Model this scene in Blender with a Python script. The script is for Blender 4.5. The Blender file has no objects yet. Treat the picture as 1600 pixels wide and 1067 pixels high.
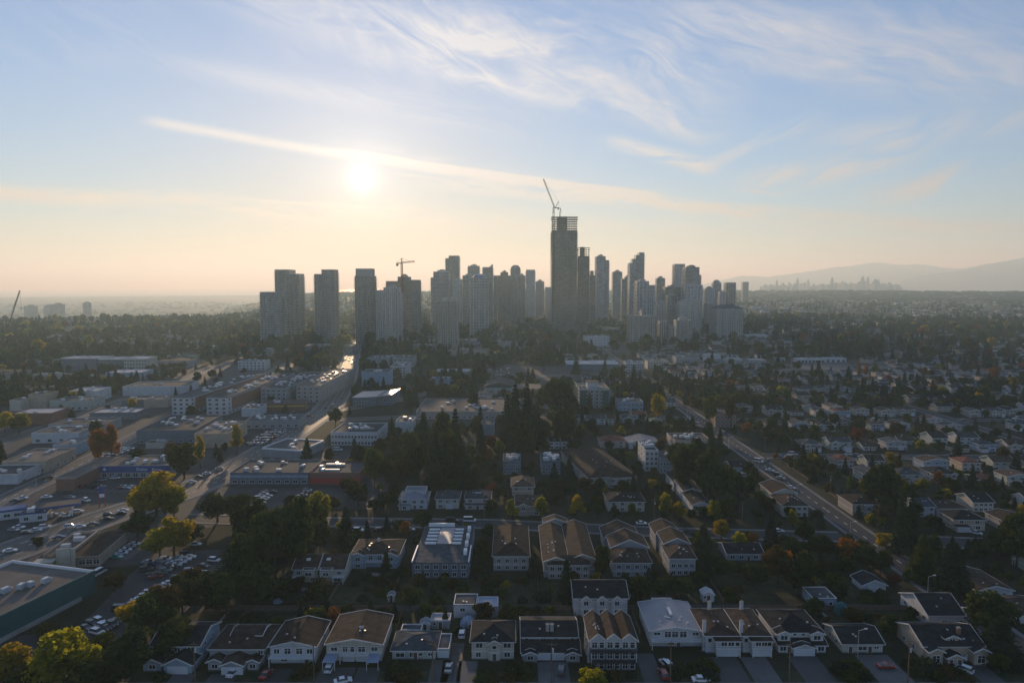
import bpy, bmesh, math, random
import numpy as np
from mathutils import Vector, Matrix

SC = bpy.context.scene
COL = SC.collection
R = math.radians

# ------------------------------------------------------------------ camera
PITCH = 4.64
CAM_H = 100.0
FPX = 1067.0            # focal length in photograph pixels (1600 wide)
cam_d = bpy.data.cameras.new('camera')
cam_d.sensor_width = 36.0
cam_d.lens = 36.0 * FPX / 1600.0
cam_d.clip_start = 1.0
cam_d.clip_end = 120000.0
cam = bpy.data.objects.new('camera', cam_d)
COL.objects.link(cam)
cam.location = (0, 0, CAM_H)
cam.rotation_euler = (R(90 - PITCH), 0, 0)
SC.camera = cam

# ------------------------------------------------------------------ sun direction
SUN_AZ = -12.2      # degrees, measured from +Y towards +X
SUN_EL = 8.55
sun_vec = Vector((math.sin(R(SUN_AZ)) * math.cos(R(SUN_EL)), math.cos(R(SUN_AZ)) * math.cos(R(SUN_EL)), math.sin(R(SUN_EL))))

SUN_STRENGTH = 4.2
SKY_STRENGTH = 0.15
HAZE_DENSITY = 1.15e-4
HAZE_ANISO = 0.35
HAZE_COLOR = (0.66, 0.90, 1.0)
EXPOSURE = 0.1

SC.view_settings.view_transform = 'Standard'
SC.view_settings.look = 'None'
SC.view_settings.exposure = EXPOSURE
SC.view_settings.gamma = 1.0
SC.view_settings.use_curve_mapping = False
SC.render.engine = 'CYCLES'
cy = SC.cycles
cy.max_bounces = 5
cy.diffuse_bounces = 2
cy.glossy_bounces = 2
cy.transmission_bounces = 2
cy.transparent_max_bounces = 6
cy.volume_bounces = 1
cy.use_denoising = True
cy.sample_clamp_indirect = 4.0
cy.sample_clamp_direct = 0.0
cy.caustics_reflective = False
cy.caustics_refractive = False
cy.use_adaptive_sampling = True
cy.adaptive_threshold = 0.02

sl = bpy.data.lights.new('sun', 'SUN')
sl.energy = SUN_STRENGTH
sl.angle = R(0.55)
sl.color = (1.0, 0.82, 0.52)
sun = bpy.data.objects.new('sun', sl)
COL.objects.link(sun)
sun.rotation_euler = (-sun_vec).to_track_quat('-Z', 'Y').to_euler()

# ------------------------------------------------------------------ node helper
class NT:
    def __init__(self, tree):
        self.t = tree; self.n = tree.nodes; self.l = tree.links
    def new(self, typ, **kw):
        nd = self.n.new(typ)
        for k, v in kw.items(): setattr(nd, k, v)
        return nd
    def put(self, sock, v):
        if v is None: return
        if isinstance(v, (int, float)): sock.default_value = v
        elif isinstance(v, (tuple, list)):
            n = len(sock.default_value)
            v = tuple(v) + ((1.0,) if n == 4 and len(v) == 3 else ())
            sock.default_value = v
        else: self.l.new(v, sock)
    def m(self, op, a, b=None, c=None, clamp=False):
        nd = self.new('ShaderNodeMath', operation=op); nd.use_clamp = clamp
        self.put(nd.inputs[0], a); self.put(nd.inputs[1], b); self.put(nd.inputs[2], c)
        return nd.outputs[0]
    def mapr(self, v, a, b, c=0.0, d=1.0, smooth=True):
        nd = self.new('ShaderNodeMapRange'); nd.interpolation_type = 'SMOOTHSTEP' if smooth else 'LINEAR'
        self.put(nd.inputs[0], v); self.put(nd.inputs[1], a); self.put(nd.inputs[2], b); self.put(nd.inputs[3], c); self.put(nd.inputs[4], d)
        return nd.outputs[0]
    def mix(self, fac, a, b, blend='MIX'):
        nd = self.new('ShaderNodeMix'); nd.data_type = 'RGBA'; nd.blend_type = blend
        self.put(nd.inputs[0], fac); self.put(nd.inputs[6], a); self.put(nd.inputs[7], b)
        return nd.outputs[2]
    def xyz(self, x, y, z):
        nd = self.new('ShaderNodeCombineXYZ')
        self.put(nd.inputs[0], x); self.put(nd.inputs[1], y); self.put(nd.inputs[2], z)
        return nd.outputs[0]
    def sep(self, v):
        nd = self.new('ShaderNodeSeparateXYZ'); self.l.new(v, nd.inputs[0]); return nd.outputs
    def noise(self, vec, scale, detail=4.0, rough=0.55, dist=0.0, color=False):
        nd = self.new('ShaderNodeTexNoise')
        if vec is not None: self.l.new(vec, nd.inputs['Vector'])
        nd.inputs['Scale'].default_value = scale; nd.inputs['Detail'].default_value = detail
        nd.inputs['Roughness'].default_value = rough; nd.inputs['Distortion'].default_value = dist
        return nd.outputs[1 if color else 0]

# ------------------------------------------------------------------ world: clear evening sky with cirrus and contrails
def build_world():
    w = bpy.data.worlds.new('World'); SC.world = w; w.use_nodes = True
    T = NT(w.node_tree); T.n.clear()
    sky = T.new('ShaderNodeTexSky'); sky.sky_type = 'NISHITA'; sky.sun_disc = False
    sky.sun_elevation = R(SUN_EL); sky.sun_rotation = R(SUN_AZ)
    sky.altitude = 200; sky.air_density = 1.0; sky.dust_density = 0.22; sky.ozone_density = 2.5
    tc = T.new('ShaderNodeTexCoord')
    d = T.new('ShaderNodeVectorMath', operation='NORMALIZE'); T.l.new(tc.outputs['Generated'], d.inputs[0]); d = d.outputs[0]
    x, y, z = T.sep(d)
    az = T.m('MULTIPLY', T.m('ARCTAN2', x, y), 57.29578)
    el = T.m('MULTIPLY', T.m('ARCSINE', z), 57.29578)
    def dotdir(v):
        nd = T.new('ShaderNodeVectorMath', operation='DOT_PRODUCT'); T.l.new(d, nd.inputs[0]); nd.inputs[1].default_value = v
        return nd.outputs['Value']
    ang = T.m('MULTIPLY', T.m('ARCCOSINE', T.m('MINIMUM', dotdir(tuple(sun_vec)), 0.99999)), 57.29578)
    # streaky cloud textures on the sky dome: fibres drawn out along a slanting direction
    def fibre(theta, stretch, scale, seed, rough=0.6, warp=1.2):
        c, s_ = math.cos(R(theta)), math.sin(R(theta))
        p = T.m('ADD', T.m('MULTIPLY', az, c), T.m('MULTIPLY', el, s_))
        q = T.m('ADD', T.m('MULTIPLY', az, -s_), T.m('MULTIPLY', el, c))
        wn = T.noise(T.xyz(T.m('MULTIPLY', p, 0.06), T.m('MULTIPLY', q, 0.12), seed + 4.0), 1.0, 3, 0.5)
        q = T.m('ADD', q, T.m('MULTIPLY', T.m('SUBTRACT', wn, 0.5), warp * 6.0))
        return T.noise(T.xyz(T.m('MULTIPLY', p, scale / stretch), T.m('MULTIPLY', q, scale), seed), 1.0, 9, rough, 0.35)
    fa = fibre(-13, 7.0, 0.55, 1.0); fb = fibre(24, 6.0, 0.60, 7.0); fc = fibre(-24, 5.0, 0.85, 15.0, 0.65, 1.8)
    ff = fibre(-5, 5.0, 1.3, 21.0, 0.65, 0.5)
    broad = T.noise(T.xyz(T.m('MULTIPLY', az, 0.045), T.m('MULTIPLY', el, 0.09), 3.0), 1.0, 3, 0.5)
    wob = T.noise(T.xyz(T.m('MULTIPLY', az, 0.06), T.m('MULTIPLY', el, 0.02), 2.0), 1.0, 3, 0.5)
    def ae(px, py):
        a = (px - 800.0) / FPX; b_ = (533.5 - py) / FPX; cp, sp = math.cos(R(PITCH)), math.sin(R(PITCH))
        X, Y, Z = a, cp + b_ * sp, -sp + b_ * cp
        return math.degrees(math.atan2(X, Y)), math.degrees(math.atan2(Z, math.hypot(X, Y)))
    def band(p0, p1, curve, width, soft_l, soft_r, tex=None, lo=0.35, hi=0.75, wobble=1.0):
        """streak of cloud between two points of the sky"""
        a0, e0 = ae(*p0); a1, e1 = ae(*p1)
        t = T.mapr(az, a0, a1, 0.0, 1.0, smooth=False)
        line = T.m('MULTIPLY_ADD', t, e1 - e0, e0)
        line = T.m('ADD', line, T.m('MULTIPLY', T.m('MULTIPLY', t, T.m('SUBTRACT', 1.0, t)), curve))
        line = T.m('ADD', line, T.m('MULTIPLY', T.m('SUBTRACT', wob, 0.5), wobble))
        dd = T.m('ABSOLUTE', T.m('SUBTRACT', el, line))
        k = T.mapr(dd, 0.0, width, 1.0, 0.0)
        k = T.m('MULTIPLY', k, T.mapr(az, a0 - soft_l, a0 + soft_l, 0.0, 1.0))
        k = T.m('MULTIPLY', k, T.mapr(az, a1 - soft_r, a1 + soft_r, 1.0, 0.0))
        if tex is not None: k = T.m('MULTIPLY', k, T.mapr(tex, lo, hi, 0.0, 1.0))
        return k
    def total(terms):
        s = None
        for k, a in terms:
            t = T.m('MULTIPLY', k, a)
            s = t if s is None else T.m('ADD', s, t)
        return s
    CLOUD = total([
        # the bright old contrail passing above the sun, thinning to a thread
        (band((235, 190), (1010, 306), 0.9, 0.62, 1.2, 3.5, ff, 0.05, 0.5, 0.5), 0.80),
        (band((540, 238), (1000, 303), 0.5, 0.36, 3.0, 2.0, ff, 0.0, 0.45, 0.4), 0.85),
        (band((560, 232), (1250, 345), 0.3, 1.2, 5.0, 4.0, ff, 0.3, 0.7, 0.8), 0.42),
        (band((690, 286), (1620, 362), 0.9, 0.95, 4.0, 6.0, ff, 0.25, 0.6, 1.0), 0.75),
        (band((1160, 296), (1222, 305), 0.0, 0.16, 0.8, 0.8, None, 0, 1, 0.2), 0.45),
        (band((380, 312), (640, 330), 0.3, 0.22, 3.0, 2.0, None, 0, 1, 0.3), 0.40),
        (band((620, 272), (700, 280), 0.0, 0.16, 1.0, 1.0, None, 0, 1, 0.2), 0.35),
        # feathery fan, upper middle
        (band((330, -40), (1110, 170), 2.4, 3.6, 9.0, 4.0, fa, 0.36, 0.66, 1.5), 0.62),
        (band((560, 30), (1120, 130), 0.5, 4.6, 8.0, 5.0, fc, 0.32, 0.76, 2.0), 0.58),
        (band((640, 90), (1100, 215), 1.0, 1.2, 5.0, 3.0, fa, 0.35, 0.6, 1.0), 0.45),
        (band((250, 100), (860, 200), 1.2, 1.5, 6.0, 5.0, fa, 0.36, 0.64, 1.0), 0.36),
        (band((1000, 20), (1700, 70), -1.0, 5.5, 7.0, 9.0, fc, 0.28, 0.76, 3.0), 0.58),
        (band((1100, 20), (1700, 150), 1.0, 3.6, 7.0, 9.0, fa, 0.34, 0.66, 2.0), 0.46),
        # wisps
        (band((955, 222), (1110, 262), 0.0, 1.0, 1.5, 1.5, ff, 0.30, 0.55, 1.0), 0.8),
        (band((1020, 150), (1075, 215), 0.0, 1.4, 1.5, 1.2, fc, 0.40, 0.62, 1.0), 0.42),
        (band((1180, 285), (1420, 232), -0.8, 1.5, 3.0, 2.5, fb, 0.36, 0.56, 0.8), 0.85),
        (band((1370, 305), (1620, 236), -0.8, 1.4, 3.0, 5.0, fb, 0.36, 0.56, 0.8), 0.8),
        (band((1100, 260), (1270, 185), 0.0, 1.0, 2.0, 2.0, fb, 0.38, 0.58, 0.8), 0.5),
        (band((1290, 215), (1640, 180), 0.0, 1.6, 4.0, 5.0, fb, 0.38, 0.6, 1.0), 0.5),
        # low veils above the western horizon
        (band((-200, 292), (190, 312), 0.4, 0.95, 4.0, 3.0, ff, 0.2, 0.55, 0.8), 0.95),
        (band((190, 304), (560, 350), 0.6, 1.3, 4.0, 5.0, ff, 0.3, 0.62, 1.0), 0.70),
        (band((500, 330), (1400, 372), 0.6, 1.6, 6.0, 6.0, ff, 0.3, 0.65, 1.0), 0.5),
        (band((-300, 350), (700, 372), 0.4, 1.6, 6.0, 6.0, ff, 0.34, 0.75, 1.0), 0.30),
    ])
    # thin cirrus over the rest of the sky, everywhere
    veil = T.m('MULTIPLY', T.mapr(fc, 0.38, 0.75), T.mapr(broad, 0.40, 0.62))
    veil = T.m('MULTIPLY', veil, T.mapr(el, 10.0, 24.0))
    CLOUD = T.m('ADD', CLOUD, T.m('MULTIPLY', veil, 0.45))
    CLOUD = T.m('MINIMUM', CLOUD, 0.88)
    # cloud brightness follows the sun: forward scattering near it
    glow = T.m('POWER', 2.718, T.m('MULTIPLY', ang, -1 / 55.0))
    cl_r = T.m('MULTIPLY_ADD', glow, 0.78, 0.18); cl_g = T.m('MULTIPLY_ADD', glow, 0.69, 0.22); cl_b = T.m('MULTIPLY_ADD', glow, 0.57, 0.33)
    comb = T.new('ShaderNodeCombineColor')
    for i, c in enumerate((cl_r, cl_g, cl_b)): T.l.new(c, comb.inputs[i])
    # low clouds are reddened
    warm = T.mix(T.mapr(el, 2.0, 14.0), (1.0, 0.86, 0.66), (1.0, 1.0, 1.0))
    ccol = T.mix(1.0, comb.outputs[0], warm, 'MULTIPLY')
    scaled = T.new('ShaderNodeVectorMath', operation='SCALE'); T.l.new(ccol, scaled.inputs[0]); scaled.inputs['Scale'].default_value = 1.0 / SKY_STRENGTH
    base = T.mix(1.0, sky.outputs[0], SKY_TINT, 'MULTIPLY')
    # the bright sky round the sun rolls off gently
    cs = T.new('ShaderNodeSeparateXYZ'); T.l.new(base, cs.inputs[0])
    lum = T.m('ADD', T.m('ADD', T.m('MULTIPLY', cs.outputs[0], 0.3), T.m('MULTIPLY', cs.outputs[1], 0.55)), T.m('MULTIPLY', cs.outputs[2], 0.15))
    q = T.m('MULTIPLY', lum, SKY_STRENGTH / 0.70)
    k = T.m('DIVIDE', 1.0, T.m('SQRT', T.m('ADD', 1.0, T.m('MULTIPLY', q, q))))
    ro = T.new('ShaderNodeVectorMath', operation='SCALE'); T.l.new(base, ro.inputs[0]); T.l.new(k, ro.inputs['Scale']); base = ro.outputs[0]
    out = T.mix(CLOUD, base, scaled.outputs[0])
    # solar aureole
    a1 = T.m('POWER', 2.718, T.m('MULTIPLY', T.m('MULTIPLY', ang, ang), -1 / (2 * 0.7 ** 2)))
    a2 = T.m('POWER', 2.718, T.m('MULTIPLY', ang, -1 / 3.8))
    aur = T.m('ADD', T.m('MULTIPLY', a1, 0.6), T.m('MULTIPLY', a2, 0.42))
    ac = T.new('ShaderNodeVectorMath', operation='SCALE'); ac.inputs[0].default_value = tuple(c / SKY_STRENGTH for c in (1.0, 0.94, 0.80)); T.l.new(aur, ac.inputs['Scale'])
    fin = T.new('ShaderNodeVectorMath', operation='ADD'); T.l.new(out, fin.inputs[0]); T.l.new(ac.outputs[0], fin.inputs[1])
    bg = T.new('ShaderNodeBackground'); T.l.new(fin.outputs[0], bg.inputs[0]); bg.inputs[1].default_value = SKY_STRENGTH
    o = T.new('ShaderNodeOutputWorld'); T.l.new(bg.outputs[0], o.inputs[0])
    w.cycles.sampling_method = 'MANUAL'; w.cycles.sample_map_resolution = 512
SKY_TINT = (1.06, 1.0, 1.16)
build_world()

# ------------------------------------------------------------------ photograph pixel -> point on the ground
_cp, _sp = math.cos(R(PITCH)), math.sin(R(PITCH))
def ray(px, py):
    a = (px - 800.0) / FPX; b = (533.5 - py) / FPX
    return Vector((a, _cp + b * _sp, -_sp + b * _cp))
def gp(px, py, z=0.0):
    d = ray(px, py); k = (z - CAM_H) / d.z
    return (d.x * k, d.y * k)
def at_y(px, py, Y):
    d = ray(px, py); k = Y / d.y
    return (d.x * k, Y, CAM_H + d.z * k)
def gpix(x, y, z=0.0):
    """ground point -> photograph pixel"""
    dz = z - CAM_H
    f = y * _cp - dz * _sp; u = y * _sp + dz * _cp
    return (800 + FPX * x / f, 533.5 - FPX * u / f)

# ================================================================== materials
MATS = {}
def mat(name, color, rough=0.8, var=0.0, vscale=1.0, metal=0.0, spec=0.3, bump=0.0, rand=0.0, detail=4.0, color2=None, emit=None):
    """principled material; var = noise variation, rand = variation from one object to the next"""
    m = bpy.data.materials.new(name); m.use_nodes = True
    T = NT(m.node_tree); b = T.n['Principled BSDF']
    b.inputs['Roughness'].default_value = rough; b.inputs['Metallic'].default_value = metal
    b.inputs['Specular IOR Level'].default_value = spec
    c = color
    if var or color2 or bump:
        tc = T.new('ShaderNodeTexCoord'); nz = T.noise(tc.outputs['Object'], vscale, detail, 0.6)
    if color2: c = T.mix(T.mapr(nz, 0.36, 0.64), color, color2)
    if var:
        k = T.mapr(nz, 0.25, 0.75, 1.0 - var, 1.0 + var, smooth=False)
        vm = T.new('ShaderNodeVectorMath', operation='SCALE'); T.put(vm.inputs[0], c); T.l.new(k, vm.inputs['Scale']); c = vm.outputs[0]
    if rand:
        oi = T.new('ShaderNodeObjectInfo')
        k = T.mapr(oi.outputs['Random'], 0, 1, 1.0 - rand, 1.0 + rand, smooth=False)
        vm = T.new('ShaderNodeVectorMath', operation='SCALE'); T.put(vm.inputs[0], c); T.l.new(k, vm.inputs['Scale']); c = vm.outputs[0]
    T.put(b.inputs['Base Color'], c)
    if bump:
        bp = T.new('ShaderNodeBump'); bp.inputs['Strength'].default_value = bump; bp.inputs['Distance'].default_value = 0.05
        T.l.new(nz, bp.inputs['Height']); T.l.new(bp.outputs[0], b.inputs['Normal'])
    MATS[name] = m
    return m
def leafmat(name, c1, c2, trans=0.45, rand=0.3):
    m = bpy.data.materials.new(name); m.use_nodes = True
    T = NT(m.node_tree); T.n.clear()
    oi = T.new('ShaderNodeObjectInfo'); tc = T.new('ShaderNodeTexCoord')
    nz = T.noise(tc.outputs['Object'], 0.55, 3, 0.6)
    c = T.mix(T.mapr(nz, 0.32, 0.68), c1, c2)
    k = T.mapr(oi.outputs['Random'], 0, 1, 1.0 - rand, 1.0 + rand, smooth=False)
    vm = T.new('ShaderNodeVectorMath', operation='SCALE'); T.l.new(c, vm.inputs[0]); T.l.new(k, vm.inputs['Scale']); c = vm.outputs[0]
    df = T.new('ShaderNodeBsdfDiffuse'); T.l.new(c, df.inputs[0])
    tr = T.new('ShaderNodeBsdfTranslucent'); T.l.new(T.mix(1.0, c, (1.25, 1.15, 0.5), 'MULTIPLY'), tr.inputs[0])
    mx = T.new('ShaderNodeMixShader'); mx.inputs[0].default_value = trans
    T.l.new(df.outputs[0], mx.inputs[1]); T.l.new(tr.outputs[0], mx.inputs[2])
    o = T.new('ShaderNodeOutputMaterial'); T.l.new(mx.outputs[0], o.inputs[0])
    MATS[name] = m
    return m
def facade(name, glass, frame, pw, ph, rough=0.14, frame_w=0.10, lit=0.36):
    """curtain wall too far away to tell its panes apart: dark glass cells of uneven tone with thin mullions"""
    m = bpy.data.materials.new(name); m.use_nodes = True
    T = NT(m.node_tree); b = T.n['Principled BSDF']
    tc = T.new('ShaderNodeTexCoord'); gx, gy, gz = T.sep(tc.outputs['Object'])
    h = T.m('ADD', gx, gy)
    cu = T.m('DIVIDE', h, pw); cv = T.m('DIVIDE', gz, ph)
    wn = T.new('ShaderNodeTexWhiteNoise'); wn.noise_dimensions = '2D'
    T.l.new(T.xyz(T.m('FLOOR', cu), T.m('FLOOR', cv), 0), wn.inputs[0])
    w2 = T.new('ShaderNodeTexWhiteNoise'); w2.noise_dimensions = '2D'; T.l.new(T.xyz(T.m('FLOOR', T.m('DIVIDE', cu, 3.0)), T.m('FLOOR', T.m('DIVIDE', cv, 9.0)), 0), w2.inputs[0])
    k = T.m('MULTIPLY', T.mapr(wn.outputs[0], 0, 1, 1 - lit * 2, 1 + lit * 3, smooth=False), T.mapr(w2.outputs[0], 0, 1, .6, 1.5, smooth=False))
    k = T.m('MULTIPLY', k, T.mapr(T.new('ShaderNodeObjectInfo').outputs['Random'], 0, 1, .6, 1.6, smooth=False))
    vm = T.new('ShaderNodeVectorMath', operation='SCALE'); T.put(vm.inputs[0], glass); T.l.new(k, vm.inputs['Scale'])
    edge = T.m('MAXIMUM', T.m('LESS_THAN', T.m('FRACT', cu), frame_w), T.m('LESS_THAN', T.m('FRACT', cv), 0.22))
    T.l.new(T.mix(edge, vm.outputs[0], frame), b.inputs['Base Color'])
    T.l.new(T.m('MULTIPLY_ADD', edge, 0.5, rough), b.inputs['Roughness'])
    b.inputs['Specular IOR Level'].default_value = 0.6
    MATS[name] = m
    return m
M = MATS
# houses
for nm, c in (('white', (.50, .51, .52)), ('cream', (.47, .44, .37)), ('grey', (.28, .29, .30)), ('blue', (.26, .34, .42)), ('tan', (.42, .34, .26)),
              ('sage', (.36, .40, .36)), ('taupe', (.33, .30, .27)), ('slate', (.14, .17, .20)), ('brick', (.24, .12, .09)), ('pink', (.52, .42, .38))):
    mat('wall_' + nm, c, 0.85, var=0.2, vscale=0.35, detail=7)
for nm, c in (('brown', (.050, .036, .029)), ('dark', (.024, .026, .029)), ('grey', (.058, .060, .063)), ('tan', (.072, .054, .042)), ('slate', (.055, .068, .08)), ('red', (.17, .07, .05)),
              ('pale', (.25, .26, .28)), ('green', (.10, .13, .12))):
    mat('roof_' + nm, c, 0.92, var=0.34, vscale=0.5, bump=0.3, detail=8, spec=0.06, color2=tuple(v * 1.3 for v in c), rand=0.22)
mat('flat_roof', (.085, .087, .09), 0.9, spec=0.08, var=0.35, vscale=0.12, detail=7, rand=0.2)
mat('flat_roof_tan', (.16, .138, .118), 0.9, spec=0.08, var=0.3, vscale=0.12, detail=7, rand=0.2)
mat('flat_roof_white', (.40, .40, .41), 0.7, var=0.2, vscale=0.15, detail=6)
mat('metal_roof', (.20, .215, .25), 0.38, var=0.16, vscale=0.25, metal=0.3, detail=6)
mat('trim', (.64, .64, .63), 0.6)
mat('glass', (.025, .032, .040), 0.06, spec=0.7)
mat('garage', (.58, .60, .64), 0.55, var=0.05, vscale=2)
mat('door_dark', (.10, .06, .04), 0.6)
mat('wood', (.16, .11, .075), 0.85, var=0.3, vscale=0.8)
mat('chimney_brick', (.22, .12, .09), 0.9, var=0.25, vscale=3)
mat('unit', (.50, .51, .52), 0.5, var=0.1, vscale=1.0)
mat('vent_metal', (.60, .60, .60), 0.35, metal=0.6)
mat('concrete', (.36, .35, .33), 0.85, var=0.15, vscale=0.3)
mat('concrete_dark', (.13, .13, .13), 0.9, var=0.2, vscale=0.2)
mat('slab', (.50, .50, .49), 0.75, var=0.08, vscale=0.2, rand=0.35)
mat('slab_warm', (.42, .37, .32), 0.75, var=0.08, vscale=0.2)
leafmat('rail_glass', (.50, .56, .60), (.60, .64, .66), 0.5, 0.0)
mat('teal', (.028, .125, .125), 0.7, var=0.15, vscale=0.4)
mat('dark_trim', (.05, .05, .055), 0.7)
mat('blue_sign', (.03, .08, .24), 0.5)
mat('red_sign', (.42, .05, .05), 0.6)
mat('yellow_paint', (.55, .40, .05), 0.6)
mat('crane_red', (.36, .09, .05), 0.9, spec=0.03)
mat('crane_grey', (.03, .03, .035), 0.95, spec=0.02)
mat('sign_white', (.78, .78, .78), 0.5)
mat('tarp_blue', (.28, .34, .44), 0.6, var=0.1, vscale=1.0)
facade('glass_grey', (.070, .092, .112), (.26, .26, .26), 2.8, 2.95)
facade('glass_blue', (.070, .105, .140), (.30, .32, .34), 2.6, 2.95)
facade('glass_warm', (.078, .080, .080), (.26, .25, .235), 3.1, 2.9)
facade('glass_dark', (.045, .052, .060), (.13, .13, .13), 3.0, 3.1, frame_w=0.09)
facade('precast', (.060, .065, .070), (.36, .34, .31), 3.6, 2.9, frame_w=0.40, rough=0.3)
facade('precast_pale', (.075, .080, .090), (.52, .52, .51), 3.4, 2.9, frame_w=0.36, rough=0.3)
facade('far_tower', (.10, .11, .12), (.25, .25, .25), 3.0, 4.0)
# ground
mat('asphalt', (.062, .063, .066), 0.8, var=0.34, vscale=0.10, detail=8, spec=0.14)
mat('asphalt_old', (.080, .080, .080), 0.72, var=0.34, vscale=0.10, detail=8, spec=0.32)
mat('asphalt_polished', (.085, .083, .080), 0.70, var=0.3, vscale=0.10, detail=8, spec=0.30)
mat('pavement', (.19, .186, .18), 0.85, var=0.2, vscale=0.5)
mat('paint', (.62, .62, .58), 0.7)
mat('lawn', (.026, .038, .016), 0.95, var=0.35, vscale=0.25, color2=(.045, .044, .020))
mat('water', (.02, .03, .035), 0.22, spec=0.8)
mat('mountain', (.05, .06, .07), 0.95, var=0.4, vscale=0.0006)
mat('bark', (.06, .045, .035), 0.95)
# leaves
leafmat('leaf_conifer', (.019, .036, .022), (.036, .056, .030), 0.25)
leafmat('leaf_dark', (.026, .046, .018), (.058, .078, .026), 0.45)
leafmat('leaf_green', (.040, .068, .016), (.080, .105, .022), 0.5)
leafmat('leaf_lime', (.17, .20, .022), (.30, .29, .034), 0.7, 0.2)
leafmat('leaf_yellow', (.40, .29, .028), (.27, .24, .03), 0.62, 0.2)
leafmat('leaf_orange', (.30, .105, .022), (.22, .12, .028), 0.5, 0.2)
leafmat('leaf_red', (.20, .035, .022), (.14, .05, .022), 0.5, 0.2)
leafmat('leaf_brown', (.09, .060, .026), (.060, .055, .022), 0.45)
# cars
for nm, c in (('white', (.72, .73, .74)), ('silver', (.42, .43, .44)), ('black', (.012, .012, .014)), ('grey', (.11, .115, .12)), ('red', (.30, .025, .02)), ('blue', (.03, .07, .20)), ('teal', (.03, .34, .33))):
    mat('car_' + nm, c, 0.22, spec=0.6, metal=0.3 if nm in ('silver', 'grey') else 0.0)
mat('tyre', (.015, .015, .015), 0.9)
mat('rim', (.35, .35, .36), 0.35, metal=0.8)
mat('lamp_red', (.35, .02, .02), 0.3)
mat('lamp_clear', (.75, .75, .72), 0.15)

# ================================================================== meshes
class MB:
    """collects faces with material slots, becomes ONE mesh object"""
    def __init__(self): self.v = []; self.f = []; self.m = []
    def face(self, pts, m=0):
        i = len(self.v); self.v.extend(pts); self.f.append(tuple(range(i, i + len(pts)))); self.m.append(m)
    def box(self, x0, x1, y0, y1, z0, z1, m=0, bottom=True):
        i = len(self.v)
        self.v += [(x0, y0, z0), (x1, y0, z0), (x1, y1, z0), (x0, y1, z0), (x0, y0, z1), (x1, y0, z1), (x1, y1, z1), (x0, y1, z1)]
        fs = [(4, 5, 6, 7), (0, 1, 5, 4), (1, 2, 6, 5), (2, 3, 7, 6), (3, 0, 4, 7)]
        if bottom: fs.append((3, 2, 1, 0))
        for q in fs: self.f.append(tuple(i + k for k in q)); self.m.append(m)
        return self
    def prism(self, poly, z0, z1, m=0, top=True, mtop=None):
        """vertical prism over a counter-clockwise polygon"""
        n = len(poly); i = len(self.v)
        self.v += [(p[0], p[1], z0) for p in poly] + [(p[0], p[1], z1) for p in poly]
        for k in range(n):
            j = (k + 1) % n
            self.f.append((i + k, i + j, i + n + j, i + n + k)); self.m.append(m)
        if top: self.f.append(tuple(i + n + k for k in range(n))); self.m.append(m if mtop is None else mtop)
        return self
    def beam(self, a, b, w, m=0, h=None):
        """square bar between two points"""
        a = Vector(a); b = Vector(b); d = (b - a).normalized()
        s = d.cross(Vector((0, 0, 1)))
        if s.length < 1e-4: s = Vector((1, 0, 0))
        s.normalize(); t = s.cross(d); h = h or w
        i = len(self.v)
        for p in (a, b):
            for q, r in ((-1, -1), (1, -1), (1, 1), (-1, 1)): self.v.append(tuple(p + s * q * w / 2 + t * r * h / 2))
        for q in ((0, 1, 5, 4), (1, 2, 6, 5), (2, 3, 7, 6), (3, 0, 4, 7), (3, 2, 1, 0), (4, 5, 6, 7)):
            self.f.append(tuple(i + k for k in q)); self.m.append(m)
        return self
    def tube(self, a, b, r0, r1, n=8, m=0):
        a = Vector(a); b = Vector(b); d = (b - a).normalized()
        s = d.orthogonal().normalized(); t = d.cross(s); i = len(self.v)
        for p, r in ((a, r0), (b, r1)):
            for k in range(n):
                w = 2 * math.pi * k / n; self.v.append(tuple(p + (s * math.cos(w) + t * math.sin(w)) * r))
        for k in range(n):
            j = (k + 1) % n; self.f.append((i + k, i + j, i + n + j, i + n + k)); self.m.append(m)
        self.f.append(tuple(i + n + k for k in range(n))); self.m.append(m)
        self.f.append(tuple(i + n - 1 - k for k in range(n))); self.m.append(m)
        return self
    def mesh(self, name, mats):
        me = bpy.data.meshes.new(name)
        me.from_pydata(self.v, [], self.f)
        for a in mats: me.materials.append(M[a] if isinstance(a, str) else a)
        if len(mats) > 1: me.polygons.foreach_set('material_index', self.m)
        me.update()
        return me
    def build(self, name, mats, parent=None, loc=None, rz=0.0):
        if isinstance(mats, str): mats = [mats]
        return put(name, self.mesh(name, mats), parent, loc, rz)
def put(name, me, parent=None, loc=None, rz=0.0):
    o = bpy.data.objects.new(name, me); COL.objects.link(o)
    if parent is not None: o.parent = parent
    if loc is not None: o.location = loc
    if rz: o.rotation_euler = (0, 0, rz)
    return o
def thing(name, label, cat, loc=(0, 0, 0), rz=0.0, group=None):
    o = bpy.data.objects.new(name, None); COL.objects.link(o)
    o.empty_display_size = 0.5
    o.location = loc; o.rotation_euler = (0, 0, rz)
    return tag(o, label, cat, group)
def tag(o, label, cat, group=None):
    if label: o['label'] = label
    o['category'] = cat
    if group: o['group'] = group
    return o
def structure(o): o['kind'] = 'structure'; return o
def stuff(o): o['kind'] = 'stuff'; return o
def smooth01(a, b, x):
    t = min(1.0, max(0.0, (x - a) / (b - a))); return t * t * (3 - 2 * t)

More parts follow.
